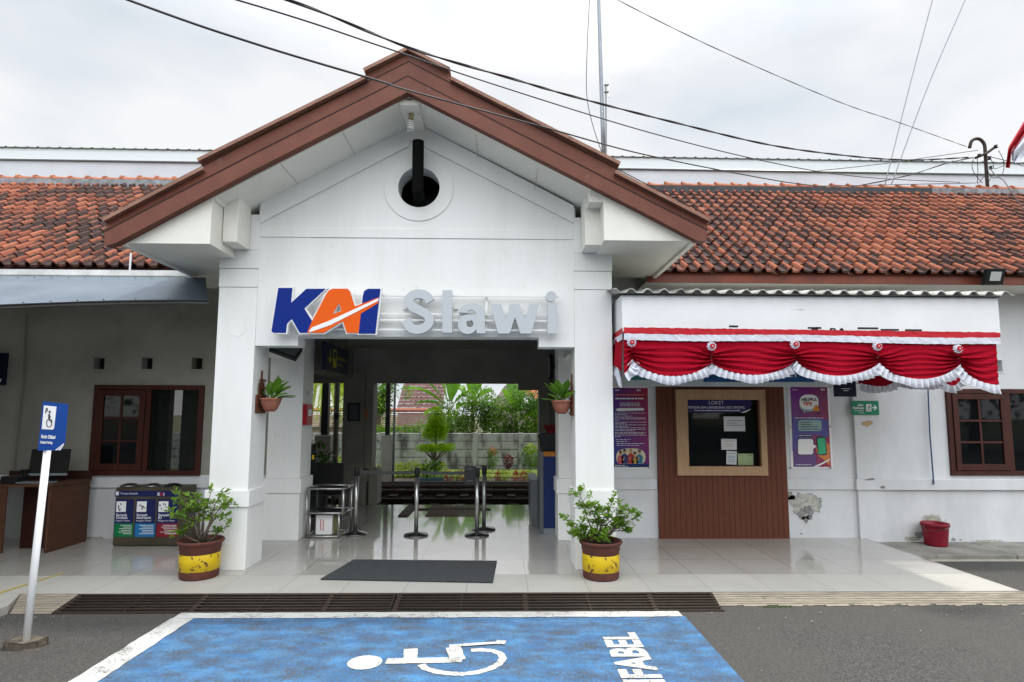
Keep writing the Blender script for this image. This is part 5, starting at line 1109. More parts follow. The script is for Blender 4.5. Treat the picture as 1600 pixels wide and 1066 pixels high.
# steel luggage rack beside the left jamb
YR0 = G(500, 841, 0)[1]; ra, rb_ = W(479, 800, YR0)[0], W(530, 800, YR0)[0]; zT = W(500, 764, YR0)[1]; zM = W(500, 802, YR0)[1]; zL = .02; Dp = .42
RK = thing('steel_rack', 'tubular steel side rack with glass shelves by the left jamb', 'rack', ((ra+rb_)/2, YR0+.2, 0))
q = MB()
for z_, e in ((zT, .05), (zM, .05), (zL, 0)):
    a, b = (ra-.0, rb_+e)
    q.tube([(a, YR0, z_), (b, YR0, z_)], .014, 8).tube([(b, YR0, z_), (b+.02, YR0+Dp, z_)], .014, 8).tube([(a, YR0+Dp, z_), (b+.02, YR0+Dp, z_)], .014, 8).tube([(a, YR0, z_), (a, YR0+Dp, z_)], .014, 8)
for (a, y, z1) in ((ra, YR0, zT), (ra, YR0+Dp, zT), (rb_+.05, YR0+Dp, zT+.05)): q.tube([(a, y, 0), (a, y, z1)], .014, 8)
q.tube([(rb_, YR0, 0), (rb_, YR0, zM)], .014, 8).tube([(rb_+.05, YR0, zM-.03), (rb_+.05, YR0, zT)], .018, 8).tube([(ra+.05, YR0, zM-.01), (ra+.05, YR0, 0)], .012, 8)
q.build('frame', M['steel'], RK, smooth=True)
q = MB(); q.box(ra+.02, rb_, YR0+.02, YR0+Dp-.02, zM-.004, zM+.004); q.build('shelf', M['darksteel'], RK)
MB().box(ra+.02, ra+.20, YR0+.06, YR0+.066, zM+.02, zT+.02).build('acrylic_panel', M['glass'], RK)
cx = W(512, 835, YR0+.2)[0]
CB = thing('cardboard_box', 'white box with red print inside the steel rack', 'box', (cx, YR0+.2, .02)); MB().box(cx-.13, cx+.09, YR0+.08, YR0+.33, .03, .29).build('carton', M['signwhite'], CB, bevel=.004)
q = MB(); q.tube([(cx+.10, YR0+.22, .04), (cx+.10, YR0+.21, .12), (cx+.08, YR0+.2, .24), (cx+.05, YR0+.2, .30)], [.06, .07, .06, .02], 10); tag(q.build('plastic_bag', mat('olive_bag', (.16, .15, .07), .4)), 'crumpled olive bag leaning against the white box', 'bag')
q = MB()
for k in range(6): q.box(cx-.07+.0, cx-.055, YR0+.077, YR0+.079, .09+k*.025, .107+k*.025); q.box(cx-.035, cx-.02, YR0+.077, YR0+.079, .08+k*.025, .097+k*.025)
q.build('print', M['redband'], CB)
ps = G(486, 834, 0)
HS = thing('sanitizer_stand', 'thin metal stand with clear acrylic column left of the rack', 'stand', (W(486, 760, YR0+.3)[0], YR0+.3, 0))
hx = HS.location.x; zt2 = W(486, 690, YR0+.3)[1]
MB().tube([(hx-.03, YR0+.3, .0), (hx-.03, YR0+.3, zt2)], .009, 8).tube([(hx-.03, YR0+.3, zt2), (hx+.04, YR0+.27, zt2+.0)], .011, 8).build('rod', M['steel'], HS, smooth=True)
MB().box(hx-.02, hx+.05, YR0+.30, YR0+.305, .78, zt2-.03).build('acrylic_panel', M['glass'], HS); MB().box(hx+.0, hx+.03, YR0+.294, YR0+.299, 1.02, 1.08).build('label_tag', M['yellow'], HS)
# black chairs behind the rack
def chair(x, y, lab):
    t = thing('waiting_chair', lab, 'chair', (x, y, 0))
    MB().box(-.26, .26, -.03, .03, .45, .90).build('backrest', M['blackmat'], t, local=True, bevel=.02)
    MB().box(-.26, .26, .031, .48, .40, .45).build('seat', M['blackmat'], t, local=True, bevel=.015)
    for sx_ in (-1, 1): MB().tube([(sx_*.24, 0, .9), (sx_*.24, .0, .02), (sx_*.24, .45, .02), (sx_*.24, .45, .4)], .012, 8).build('leg', M['darksteel'], t, local=True)
    MB().tube([(-.24, .02, .4), (.24, .02, .4)], .012, 8).build('rail', M['darksteel'], t, local=True)
c9 = G(512, 818, 0); chair(W(510, 750, 9.0)[0], 9.0, 'black high-backed chair half hidden behind the steel rack')
# fire alarm box, little notice, framed notice, orange light
xj = XPL+.002
def jamb(x, ypx0, ypx1):   # point on jamb side plane X = XPL
    return x
ya, yb_ = YW-.10, YW+.10
FB = thing('fire_extinguisher_box', 'red box fixed on the left passage jamb', 'fire box', (xj, YW, W(484, 664, YW)[1]))
MB().box(xj, xj+.06, YW-.115, YW+.12, W(484, 664, YW)[1], W(484, 632, YW)[1]).build('case', mat('red_box', (.30, .008, .015), .4), FB, bevel=.005)
MB().box(xj+.061, xj+.064, YW-.06, YW+.06, W(484, 650, YW)[1], W(484, 640, YW)[1]).build('label_tag', M['whiteink'], FB)
tag(MB().box(xj+.001, xj+.005, YW-.02, YW+.12, W(484, 618, YW)[1], W(484, 609, YW)[1]).build('paper_notice', M['paper']), 'small paper notice above the red box', 'notice')
r = R4(543, 630, 562, 658, YB-.09)
FN = thing('framed_notice', 'black framed notice hanging on the grey pillar', 'picture frame', ((r[0]+r[1])/2, YB-.06, r[2]))
holed(r[0], r[1], YB-.085, YB-.055, r[2], r[3], [(r[0]+.025, r[1]-.025, r[2]+.025, r[3]-.025)]).build('frame', M['black'], FN); MB().box(r[0]+.025, r[1]-.025, YB-.065, YB-.056, r[2]+.025, r[3]-.025).build('sheet', mat('grey_sheet', (.10, .115, .13), .2), FN)
r = R4(569.5, 640, 573.5, 655, YB-.03); OL = MB().box(r[0], r[1], YB-.03, YB+.015, r[2], r[3]).build('wall_light', mat('orange_plastic', (.45, .15, .06), .4)); tag(OL, 'small orange rectangular fitting on the pillar edge', 'fitting')
# hanging platform sign facing the passage
xs_ = -2.42; y1_, y2_ = 7.95, 9.15; zt_ = W(509, 532, 7.83)[1]; zb_ = W(507, 579, 7.83)[1]
HG = thing('hanging_sign', 'navy departures sign with yellow arrow hanging in the left of passage', 'sign', (xs_, 8.5, zb_))
xs_ = (509-783)/889*y1_; zt_ = W(783, 533, y1_)[1]-.02; zb_ = W(783, 579, y1_)[1]
MB().box(xs_-.05, xs_, y1_, y2_, zb_, zt_).build('panel', mat('navy_lightbox', (.006, .012, .045), .4), HG, bevel=.004)
M['yel'] = mat('yellow_vinyl', (.42, .38, .03), .5)
q = MB(); fz = lambda u, d, v: (xs_+.002+d, y1_+u, zb_+v)
hh = zt_-zb_
q.plate([[(.20, hh*.80), (.20, hh*.42), (.15, hh*.50), (.12, hh*.47), (.215, hh*.28), (.31, hh*.47), (.28, hh*.50), (.23, hh*.42), (.23, hh*.80)]], .0, .002, fz)
q.plate([[(.36, hh*.84), (.36, hh*.16), (.52, hh*.16), (.52, hh*.84)], [(.385, hh*.5), (.385, hh*.76), (.495, hh*.76), (.495, hh*.5)]], .0, .002, fz)
q.text('Keberangkatan', lambda u, d, v: (xs_+.003, y1_+.56+u, zb_+hh*.50+v), size=.085, off=.001); q.text('Departure', lambda u, d, v: (xs_+.003, y1_+.56+u, zb_+hh*.27+v), size=.07); q.build('lettering', M['yel'], HG)
MB().tube([(xs_-.025, y1_+.2, zt_), (xs_-.025, y1_+.2, ZC-.001)], .008, 6).tube([(xs_-.025, y2_-.06, zt_), (xs_-.025, y2_-.06, ZC-.001)], .008, 6).build('hanger', M['darksteel'], HG)
# wall-mounted floodlight/screen under the left end of the beam
TVc = P3(447, 547, 6.85)
TV = thing('floodlight', 'tilted grey floodlight under the left corner of the entrance beam', 'floodlight', tuple(TVc))
ax = Vector((.15, .03, -.055)); az = Vector((.03, .06, .09)).normalized()*.085; ay = ax.cross(az).normalized()*.04
MB().obox(TVc, ax, ay, az).build('housing', M['black'], TV, bevel=.006); MB().obox(TVc+(-ay.normalized()*.0415 if ay.y > 0 else ay.normalized()*.0415), ax*.86, ay.normalized()*.001, az*.8).build('lens', mat('grey_lens', (.14, .145, .15), .2), TV)
MB().tube([TVc, TVc+Vector((0, .02, .16))], .008, 6).build('bracket', M['darksteel'], TV)
# clock on right passage wall
yc_ = 9.0; xcK = XPR+.247; xq = (861-783)/889*yc_
CK = thing('wall_clock', 'round black wall clock seen edge-on inside the right of passage', 'clock', (xq, yc_, 2.35)); zc_ = W(783, 573, yc_)[1]
def disc(x0, x1, r): return MB().plate([circ(0, 0, r, 40)], x0, x1, lambda u, y, v: (y, yc_+u, zc_+v))
disc(xq-.03, xq+.03, .205).build('case', M['black'], CK, bevel=.008); disc(xq-.034, xq-.031, .18).build('dial', mat('dial_grey', (.3, .3, .3), .4), CK)
MB().box(xq+.031, XPR+.249, yc_-.04, yc_+.04, zc_-.04, zc_+.04).build('mount', M['blackmat'], CK)
# right side: counter, cabinet, printer, triangular sign
yk = G(850, 835, 0)[1]; ka = W(849.5, 780, yk)[0]; kb = XPR+.0; zk = W(860, 706, yk)[1]
DC = thing('service_counter', 'navy blue service counter with orange edge by right jamb', 'counter', (ka, yk, 0))
yk2 = yk+.62
MB().box(ka, kb-.002, yk, yk2, .08, zk-.065).build('front_panel', M['navy'], DC); MB().box(ka-.0, kb-.002, yk-.004, yk2+.0, zk-.064, zk).build('counter_top', mat('orange_edge', (.42, .16, .025), .45), DC); MB().box(ka+.0, kb-.002, yk+.0, yk2, 0, .079).build('plinth', M['galv'], DC)
MB().box(ka-.045, ka-.001, yk+.02, yk2+.1, .0, zk+.0).build('end_panel', mat('grey_laminate', (.12, .13, .14), .4), DC)
cb = G(835, 824, 0)[1]; r0, r1 = W(829.5, 780, cb)[0], ka-.05
CBN = thing('side_cabinet', 'low grey cabinet beside the blue service counter', 'cabinet', (r0, cb, 0)); zc2 = W(835, 747, cb)[1]
MB().box(r0, r1, cb, cb+.7, .10, zc2-.03).box(r0+.01, r1, cb+.01, cb+.69, 0, .099).build('body', mat('grey_cabinet', (.13, .145, .155), .4), CBN, bevel=.003); MB().box(r0-.015, r1, cb-.015, cb+.71, zc2-.029, zc2).build('cabinet_top', M['galv'], CBN)
pc = W(857, 720, yk+.2)
MB_p = MB(); vs = [(pc[0]-.12, yk+.05, zk+.002), (pc[0]+.15, yk+.05, zk+.002), (pc[0]+.15, yk+.45, zk+.002), (pc[0]-.12, yk+.45, zk+.002), (pc[0]-.155, yk+.03, zk+.25), (pc[0]+.16, yk+.03, zk+.25), (pc[0]+.16, yk+.47, zk+.25), (pc[0]-.155, yk+.47, zk+.25)]
MB_p.add(vs, [(3, 2, 1, 0), (4, 5, 6, 7), (0, 1, 5, 4), (1, 2, 6, 5), (2, 3, 7, 6), (3, 0, 4, 7)])
tag(MB_p.build('storage_crate', M['black'], bevel=.01), 'black plastic crate on top of the blue counter', 'crate')
tr = [(848, 664), (870, 664), (870, 700), (866, 702)]; Yt = 9.6
TS = thing('triangular_sign', 'dark red triangular sign hanging inside the right of passage', 'sign', (W(860, 700, Yt)[0], Yt, W(860, 700, Yt)[1]))
MB().plate([px([(849, 664), (884, 664), (866, 706)], Yt)], Yt, Yt+.01).build('panel', mat('dark_red_sign', (.20, .006, .012), .4), TS)
q = MB(); X_, Z_ = W(860, 676, Yt); q.box(X_-.01, X_+.02, Yt-.003, Yt-.001, Z_-.06, Z_+.04); q.build('print', M['redband'], TS)
# wall planters with trellis
def planter(lab, X, Y, z0, z1, side, seed):
    t = thing('wall_planter', lab, 'wall planter', (X, Y, z0), 'trellis planters on the entrance columns')
    q = MB(); w2 = .115; zz0, zz1 = z0, z1; sg = side; zmid = (z0+z1)/2
    def sl_(y0, za, y1, zb, dx=0): a = Vector((X+sg*(.012+dx), Y+y0, za)); b = Vector((X+sg*(.012+dx), Y+y1, zb)); d = (b-a); n_ = Vector((0, -d.z, d.y)).normalized(); q.obox((a+b)/2, d/2, Vector((.006, 0, 0)), n_*.012)
    top = zz1
    H = zz1-zz0
    for k in range(-1, 3):
        za = zz0+H*(.22*k+.05); 
    n = 5
    for k in range(n):
        yy = -w2+2*w2*k/(n-1); hgt = H*(1-.55*abs(yy)/w2)
        sl_(yy, zz0+H*.04, yy, zz0+hgt, 0)
    for k in range(5): zq = zz0+H*(.10+.17*k); w3 = w2*min(1, (1.18-(.10+.17*k))/.62); sl_(-w3, zq, w3, zq, .013)
    q.build('trellis', mat('trellis_wood', (.17, .055, .025), .7, c2=(.10, .035, .018), scale=10), t)
    pz_ = z0+H*.08; px_ = X+sg*.13
    prf = [(.0, 0), (.045, 0), (.075, .03), (.105, .10), (.112, .13), (.12, .135), (.118, .15), (.105, .148), (.08, .10), (.0, .10)]
    MB().lathe(prf, (px_, Y-.02, pz_), 28).build('pot', M['terra2'], t, smooth=True)
    random.seed(seed); lf = MB()
    for k in range(17):
        a = random.uniform(0, 2*PI); ln = random.uniform(.13, .30); el = random.uniform(.5, 1.45)
        d = Vector((math.cos(a)*math.cos(el)+sg*.25, math.sin(a)*math.cos(el), math.sin(el))).normalized(); c0_ = Vector((px_, Y-.02, pz_+.12)); 
        lf.tube([c0_, c0_+d*ln*.5], .004, 5); c1_ = c0_+d*ln*.45; dd = (d+Vector((0, 0, -.2))).normalized()
        s_ = dd.cross(Vector((0, 0, 1))); s_ = (s_.normalized() if s_.length > .01 else Vector((0, 1, 0))); wv = random.uniform(.035, .06); nn = s_.cross(dd).normalized(); m = 6; vs = []
        for i in range(m+1):
            t_ = i/m; p = c1_+dd*.17*t_-nn*.03*t_*t_; w_ = wv*math.sin(PI*min(.98, .12+.88*t_))**.8
            vs += [p+s_*w_, p-nn*.012, p-s_*w_]
        lf.add(vs, [(3*i+j, 3*i+j+1, 3*i+j+4, 3*i+j+3) for i in range(m) for j in range(2)])
    lf.build('foliage', M['broadleaf'], t, smooth=True)
M['terra2'] = mat('pink_terracotta', (.34, .13, .085), .8, c2=(.26, .09, .06), scale=9); M['broadleaf'] = leafmat('broad_leaf', (.06, .16, .02), (.14, .28, .04), .35, 9)
x1 = cols[0][1]+.001; Yp = 6.5
planter('broad-leaved plant in wall pot on wooden trellis, inner side of left column', x1, Yp, W(783, 650, Yp)[1], W(783, 581, Yp)[1], 1, 51)
x2 = cols[1][0]-.001
planter('drooping leafy plant in wall pot on wooden trellis, inner side of right column', x2, Yp, W(783, 652, Yp)[1], W(783, 584, Yp)[1], -1, 52)
# black drainpipe/horn sticking out of the round window and the old lamp under the ridge
a = P3(653, 222, 6.02); b = P3(652, 296, 6.50)
HP = MB().tube([(W(653.5, 222, 6.1)[0], 6.10, W(653.5, 221, 6.1)[1]), (W(653.5, 222, 6.1)[0], 6.13, W(653, 298, 6.13)[1]), (W(653.5, 222, 6.1)[0], 6.5, W(653, 302, 6.13)[1]-.05)], .064, 24).build('vent_pipe', mat('soot_black', (.006, .006, .006), .9, spec=.05), smooth=False); tag(HP, 'black upright pipe standing before the round gable opening', 'pipe')
LM = thing('ceiling_lamp', 'white spiral bulb in old holder under the gable ridge', 'lamp', tuple(P3(643, 185, 6.0)))
c = P3(642, 192, 5.93); sp_ = []
for i in range(61): t = i/60; sp_.append(c+Vector((.032*math.cos(t*4.5*2*PI), .032*math.sin(t*4.5*2*PI), .03-.115*t)))
MB().tube(sp_, .0075, 7).build('bulb', mat('bulb_white', (.75, .75, .72), .3), LM, smooth=True)
MB().tube([c+Vector((0, 0, .04)), c+Vector((.005, 0, .10))], [.030, .026], 12).build('holder', mat('aged_ivory', (.38, .31, .18), .6), LM)
MB().tube([c+Vector((.01, 0, .09)), c+Vector((-.02, 0, .17)), Vector((c.x-.01, c.y, sA[1]-.09))], .017, 8).tube([c+Vector((.01, 0, .10)), c+Vector((.06, 0, .115)), c+Vector((.09, 0, .10))], .007, 6).build('cable', M['black'], LM)
# brown slatted grating and frame at the rear of the passage floor
gm = [G(a, b, .004) for a, b in ((664, 807), (745, 807), (752, 793), (686, 793))]
FM = thing('floor_grating', 'brown ribbed mat with steel frame at the far end of passage', 'floor mat', (gm[0][0], gm[0][1], 0))
x0_, x1_ = gm[0][0], W(750, 800, gm[0][1])[0]; y0_, y1_ = gm[0][1], YB-.12; q = MB(); n = 26
for i in range(n): a = x0_+(x1_-x0_)*i/n; q.box(a, a+(x1_-x0_)/n*.62, y0_, y1_, .001, .014)
q.build('rib', mat('brown_rib', (.10, .055, .03), .7), FM)['kind'] = 'stuff'
xf = G(622, 807, 0)[0]; MB().box(xf, xf+.16, y0_, y1_, .001, .02).box(xf+.161, W(765, 800, y0_)[0], y1_-.45, y1_-.40, .001, .02).build('frame', M['rust'], FM)
# roof floodlight on the right eave
fc = P3(1552, 433, 7.12)
FL = thing('floodlight', 'square black floodlight hanging on the right eave fascia', 'floodlight', tuple(fc))
MB().obox(fc, (.118, 0, 0), (0, .035, 0), (0, -.03, .098)).build('housing', M['black'], FL, bevel=.006); MB().obox(fc+Vector((.0, -.037, .0)), (.070, 0, 0), (0, .002, 0), (0, -.02, .055)).build('lens', mat('pale_lens', (.45, .47, .46), .15), FL)
# ============================================================ BEHIND THE STATION
# platform canopy seen above the ridge
YX = 14.0
PCN = thing('platform_canopy', 'long white steel canopy over the tracks rising behind the tiled roof', 'canopy', (0, 15, 6))
def cz(px_, py_): return W(px_, py_, YX)[1]
xa_, xb_ = -16.0, 16.0
def ztop(X):   # measured at both ends of the frame
    pl_ = (W(0, 228, YX), W(330, 236, YX)); pr_ = (W(950, 243, YX), W(1530, 252, YX)); return pl_[0][1]+(pr_[1][1]-pl_[0][1])*(X-pl_[0][0])/(pr_[1][0]-pl_[0][0])
dz_seam = W(800, 241, YX)[1]-W(800, 262, YX)[1]
q = MB(); n = 160; tp_ = []; bt_ = []
for i in range(n+1):
    X = xa_+(xb_-xa_)*i/n; tp_.append((X, YX+.10, ztop(X))); bt_.append((X, YX-.02, ztop(X)-dz_seam))
q.add(tp_+bt_, [(i, i+1, n+2+i, n+1+i) for i in range(n)]); q.build('upper_band', mat('pale_blue_white_sheet', (.43, .455, .46), .6), PCN)
q = MB(); q.add([(xa_, YX+.02, ztop(xa_)-dz_seam-.01), (xb_, YX+.02, ztop(xb_)-dz_seam-.01), (xb_, YX+.02, 5.6), (xa_, YX+.02, 5.6)], [(0, 1, 2, 3)]); q.build('lower_band', mat('grey_white_sheet', (.52, .53, .56), .5, c2=(.46, .47, .50), scale=.8), PCN)
q = MB(); q.tube([(xa_, YX-.02, ztop(xa_)-dz_seam), (xb_, YX-.02, ztop(xb_)-dz_seam)], .018, 6); q.build('seam', M['darksteel'], PCN)
q = MB(); m_ = 640; P_ = []
for d in (0, .012):
    for i in range(m_+1):
        X = xa_+(xb_-xa_)*i/m_; t = (X/.27) % 1; h = .030*max(0, 1-abs(t-.5)*7); P_.append((X, YX+.05, ztop(X)+h+d))
for i in range(m_+1):
    X = xa_+(xb_-xa_)*i/m_; t = (X/.27) % 1; h = .030*max(0, 1-abs(t-.5)*7); P_.append((X, YX+7, ztop(X)+h-.5))
q.add(P_, [(i, i+1, m_+2+i, m_+1+i) for i in range(m_)]+[(m_+1+i, m_+2+i, 2*m_+3+i, 2*m_+2+i) for i in range(m_)]); q.build('roof_sheet', mat('ribbed_sheet', (.30, .33, .33), .5), PCN)
YT0, YT1, ZB = YB+.16, 17.7, -.50
def post(px_, wpx, ybase, lab, Y=17.9, ztop_=7.6, zc=None):
    x = W(px_, 700, Y)[0]; w2 = wpx/889*Y/2; t = thing('canopy_post', lab, 'post', (x, Y, ZB), 'platform canopy posts')
    zk_ = W(px_, 680, Y)[1]
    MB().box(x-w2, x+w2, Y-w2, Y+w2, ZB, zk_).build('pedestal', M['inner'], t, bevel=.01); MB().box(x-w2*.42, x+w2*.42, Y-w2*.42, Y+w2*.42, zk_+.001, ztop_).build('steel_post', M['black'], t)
post(605, 15, 0, 'black steel post on grey pedestal, seen right of the pillar'); post(507, 24, 0, 'black steel post on wide grey pedestal, seen left of the pillar', 14.6)
x = W(615, 700, 17.6)[0]; tag(MB().tube([(x, 17.6, ZB), (x, 17.6, 7.6)], .035, 10).build('downpipe', M['galv'], smooth=True), 'thin pale grey pipe beside the black canopy post', 'pipe')
x = W(524, 700, 14.0)[0]; cp = thing('canopy_post', 'slim grey round post with black collar left of the pillar', 'post', (x, 14, ZB), 'platform canopy posts')
MB().tube([(x, 14, ZB), (x, 14, 7.6)], .065, 14).build('steel_post', M['inner'], cp, smooth=True); MB().tube([(x, 14, W(524, 656, 14)[1]), (x, 14, W(524, 646, 14)[1])], .075, 14).build('collar', M['black'], cp)
# tracks
M['ballast'] = mat('dark_ballast', (.014, .011, .009), .95, c2=(.03, .024, .02), scale=14, bump=.8, bscale=25)
tag(MB().box(-30, 30, YB+.151, YT1, -.8, -.55).build('track_bed', M['ballast']), kind='structure')
tag(MB().box(-30, 30, YB+.16, 12.3, -.549, -.30).build('lower_platform', mat('dark_platform', (.07, .058, .046), .9, c2=(.11, .09, .07), scale=3)), kind='structure')
for k, (ya_, yb_) in enumerate(((12.9, 14.0), (15.6, 16.7))):
    t = thing('railway_track', ('nearer', 'farther')[k]+' railway track crossing behind the station', 'railway track', (0, ya_, -.55))
    for y in (ya_, yb_): MB().box(-25, 25, y-.035, y+.035, -.42, -.36).box(-25, 25, y-.012, y+.012, -.54, -.421).build('rail', M['rust'], t)
    q = MB()
    for i in range(70): q.box(-24+i*.62, -23.78+i*.62, ya_-.5, yb_+.5, -.549, -.46)
    q.build('sleeper', mat('sleeper_dark', (.014, .012, .011), .9), t)['kind'] = 'stuff'
tag(MB().box(-30, 30, YT1, YT1+.25, -.8, -.40).build('kerb', mat('dark_kerb', (.035, .03, .03), .8)), kind='structure')
# garden
M['lawn'] = mat('lawn', (.10, .17, .025), .95, c2=(.20, .23, .06), scale=4, bump=.6, bscale=60)
tag(MB().box(-30, 30, YT1+.251, 19.3, -.8, -.46).build('flower_bed_soil', mat('pale_gravel', (.27, .25, .21), .95, c2=(.14, .10, .07), scale=14, bump=.8, bscale=50)), kind='structure')
tag(MB().add([(-30, 19.3, -.44), (30, 19.3, -.44), (30, 26, -.36), (-30, 26, -.36)], [(0, 1, 2, 3)]).build('lawn', M['lawn']), kind='structure')
random.seed(77)
FY = 22.0; ft_, fb = W(700, 677, FY)[1], W(700, 738, FY)[1]-.05; pw = 71/889*FY
FE = thing('concrete_fence', 'weathered grey precast concrete panel fence across the garden', 'fence', (0, FY, fb))
M['fence'] = mat('weathered_concrete', (.50, .51, .53), .9, c2=(.12, .125, .135), scale=2.4, stretch=(1.4, 1, .5), lo=.46, hi=.66, bump=.4, bscale=14, c3=(.06, .06, .062), scale3=2.6, lo3=.58, hi3=.74)
x0 = W(742, 700, FY)[0]; hh = (ft_-fb)/5
for i in range(-7, 5):
    x = x0+i*pw; MB().box(x-.09, x+.09, FY-.10, FY+.10, fb-.2, ft_+.02).build('post', M['fence'], FE, bevel=.008)
    q = MB()
    for k in range(5): jj = random.uniform(-.012, .012); q = MB().box(x+.092, x+pw-.092, FY-.035+jj, FY+.02, fb+hh*k+.016, fb+hh*(k+1)-.012).box(x+.095, x+pw-.095, FY+.021, FY+.05, fb+hh*k, fb+hh*(k+1)-.001); q.build('panel', M['fence'], FE, bevel=.008)
# foliage
M['l_yellow'] = leafmat('yellow_green_leaf', (.22, .34, .015), (.38, .46, .03), .5); M['l_dark'] = leafmat('dark_green_leaf', (.02, .07, .012), (.06, .14, .02), .45, 3); M['l_mid'] = leafmat('mid_green_leaf', (.035, .115, .009), (.13, .26, .022), .5, 3)
M['l_top'] = leafmat('bright_needle', (.17, .34, .008), (.34, .54, .015), .6, 5); M['l_red'] = leafmat('red_leaf', (.30, .04, .02), (.42, .12, .05), .5, 8); M['l_plum'] = leafmat('plum_leaf', (.07, .01, .018), (.15, .02, .03), .5, 8); M['l_banana'] = leafmat('banana_leaf', (.045, .15, .015), (.14, .30, .04), .4, 1.2)
def cloud(mb, c, rx, ry, rz, n, ls, seed, bottom=-1, shell=.45):
    random.seed(seed)
    k = 0
    while k < n:
        v = Vector((random.uniform(-1, 1), random.uniform(-1, 1), random.uniform(bottom, 1))); r = v.length
        if r > 1 or r < shell*random.random()+.15: continue
        k += 1; wob_ = 1+.18*math.sin(5*v.x+seed)*math.cos(4*v.z+seed*2)
        p = Vector((c[0]+v.x*rx*wob_, c[1]+v.y*ry*wob_, c[2]+v.z*rz*wob_)); d = (v+Vector((random.uniform(-.8, .8), random.uniform(-.8, .8), random.uniform(-.5, .9))))
        mb.leaf(p, d, Vector((random.uniform(-.3, .3), random.uniform(-.3, .3), 1)), ls*random.uniform(.6, 1.3), ls*random.uniform(.4, .6), .1)
    return mb
# topiary
TY = 19.2; c1 = W(681, 668, TY); c2 = W(681, 700, TY); s_ = TY/889; gnd = -.46
TP = thing('topiary_tree', 'bright green topiary with conical crown above flat ring, in planter', 'tree', (c1[0], TY, gnd))
q = MB(); random.seed(1)
for k in range(26):
    t = k/26; z = c1[1]-15*s_+43*s_*t; R_ = 31*s_*(1-t)**.62*.95; 
    for j in range(max(1, int(5*(1-t))+1)): a = random.uniform(0, 2*PI); rr = R_*.62*random.uniform(.5, 1); cloud(q, (c1[0]+rr*math.cos(a), TY+rr*math.sin(a), z+random.uniform(-.05, .05)), .17, .17, .11, 75, .075, k*7+j)
q.build('crown', M['l_top'], TP)
q = MB()
for j in range(34): a = 2*PI*j/34; rr = 26*s_*random.uniform(.45, 1.0); cloud(q, (c2[0]+rr*math.cos(a)*1.05, TY+rr*math.sin(a), c2[1]+random.uniform(-.04, .04)), .20, .20, .075, 80, .075, 90+j)
q.build('crown_ring', M['l_top'], TP)
q = MB(); q.tube([(c1[0]+.0, TY, gnd+.1), (c1[0]-.04, TY, c2[1]-.45), (c1[0], TY, c2[1]), (c1[0]+.02, TY, c1[1]+.3)], [.05, .04, .035, .02], 8)
for a in range(7): t = 2*PI*a/7; q.tube([(c1[0]-.03, TY, c2[1]-.45), (c2[0]+.45*math.cos(t), TY+.45*math.sin(t), c2[1]-.05)], [.022, .01], 6)
q.build('trunk', M['bark'], TP, smooth=True)
r0, r1 = W(656, 752, 18.6)[0], W(692, 752, 18.6)[0]
PLN = thing('planter_box', 'low blue planter box with leafy plants at the track side', 'planter', ((r0+r1)/2, 18.6, -.46)); MB().box(r0, r1, 18.3, 18.7, -.46, -.36).build('box', mat('teal_box', (.03, .08, .10), .6), PLN, bevel=.01)
q = MB(); 
for j in range(9): cloud(q, (r0+.1+(r1-r0-.2)*j/8, 18.5, -.18+random.uniform(-.05, .2)), .12, .12, .16, 26, .14, 200+j)
q.build('foliage', M['l_mid'], PLN)
def bush(px_, py0, py1, Y, wpx, m, lab, seed, n=500, ls=.07, top=None, name='shrub'):
    c = W(px_, (py0+py1)/2, Y); s_ = Y/889; t = thing(name, lab, 'shrub', (c[0], Y, c[1]-(py1-py0)/2*s_))
    q = cloud(MB(), (c[0], Y, c[1]), wpx/2*s_, wpx/2*s_, (py1-py0)/2*s_, n, ls, seed); q.build('foliage', m, t)
    MB().tube([(c[0], Y, c[1]-(py1-py0)/2*s_-.12), (c[0], Y, c[1])], .015, 6).build('stem', M['bark'], t)
    if top: q = cloud(MB(), (c[0], Y, c[1]+(py1-py0)*.36*s_), wpx*.33*s_, wpx*.33*s_, (py1-py0)*.20*s_, n//4, ls, seed+1); q.build('young_leaves', top, t)
bush(770, 702, 731, 20.6, 19, M['l_mid'], 'small egg-shaped green shrub with reddish tips before the fence', 5, 600, .07, M['l_red'])
bush(795, 712, 731, 20.6, 15, M['l_plum'], 'small dark plum shrub before the fence', 6, 400, .08)
bush(829, 697, 731, 20.6, 30, M['l_mid'], 'rounded green garden shrub at the right end of the view', 7, 900, .08, M['l_yellow'])
for k, (a, w_, m, lab) in enumerate(((760, 15, 'l_yellow', 'yellow-green clump at bed front, left of three'), (788, 16, 'l_yellow', 'yellow-green clump at bed front between red plants'), (828, 16, 'l_yellow', 'yellow-green clump at bed front by the right jamb'), (778, 9, 'l_red', 'red-leaved clump between two yellow-green ones'), (806, 12, 'l_red', 'red-leaved clump low in the bed'), (818, 11, 'l_red', 'red-leaved clump nearer the right jamb'), (700, 16, 'l_red', 'reddish clump beside the topiary planter'), (722, 14, 'l_red', 'reddish clump behind the notice plate'), (714, 10, 'l_yellow', 'pale green clump between reddish plants'))):
    bush(a, 736, 755, 18.5+.1*(k % 2), w_, M[m], lab, 300+k, 230, .07)
for k, a in enumerate((586, 632, 650, 664, 690, 578, 598, 622, 642)):
    bush(a, 726-(k % 3)*2, 747, 19.6, 20, M['l_yellow'], ('golden shrub behind the track, ' + ('left of the black post', 'right of the pipe', 'middle of the hedge', 'touching the topiary trunk', 'right of the topiary trunk', 'beside the pillar', 'just left of the pipe', 'just right of the pipe', 'between pipe and topiary')[k]), 320+k, 300, .08)
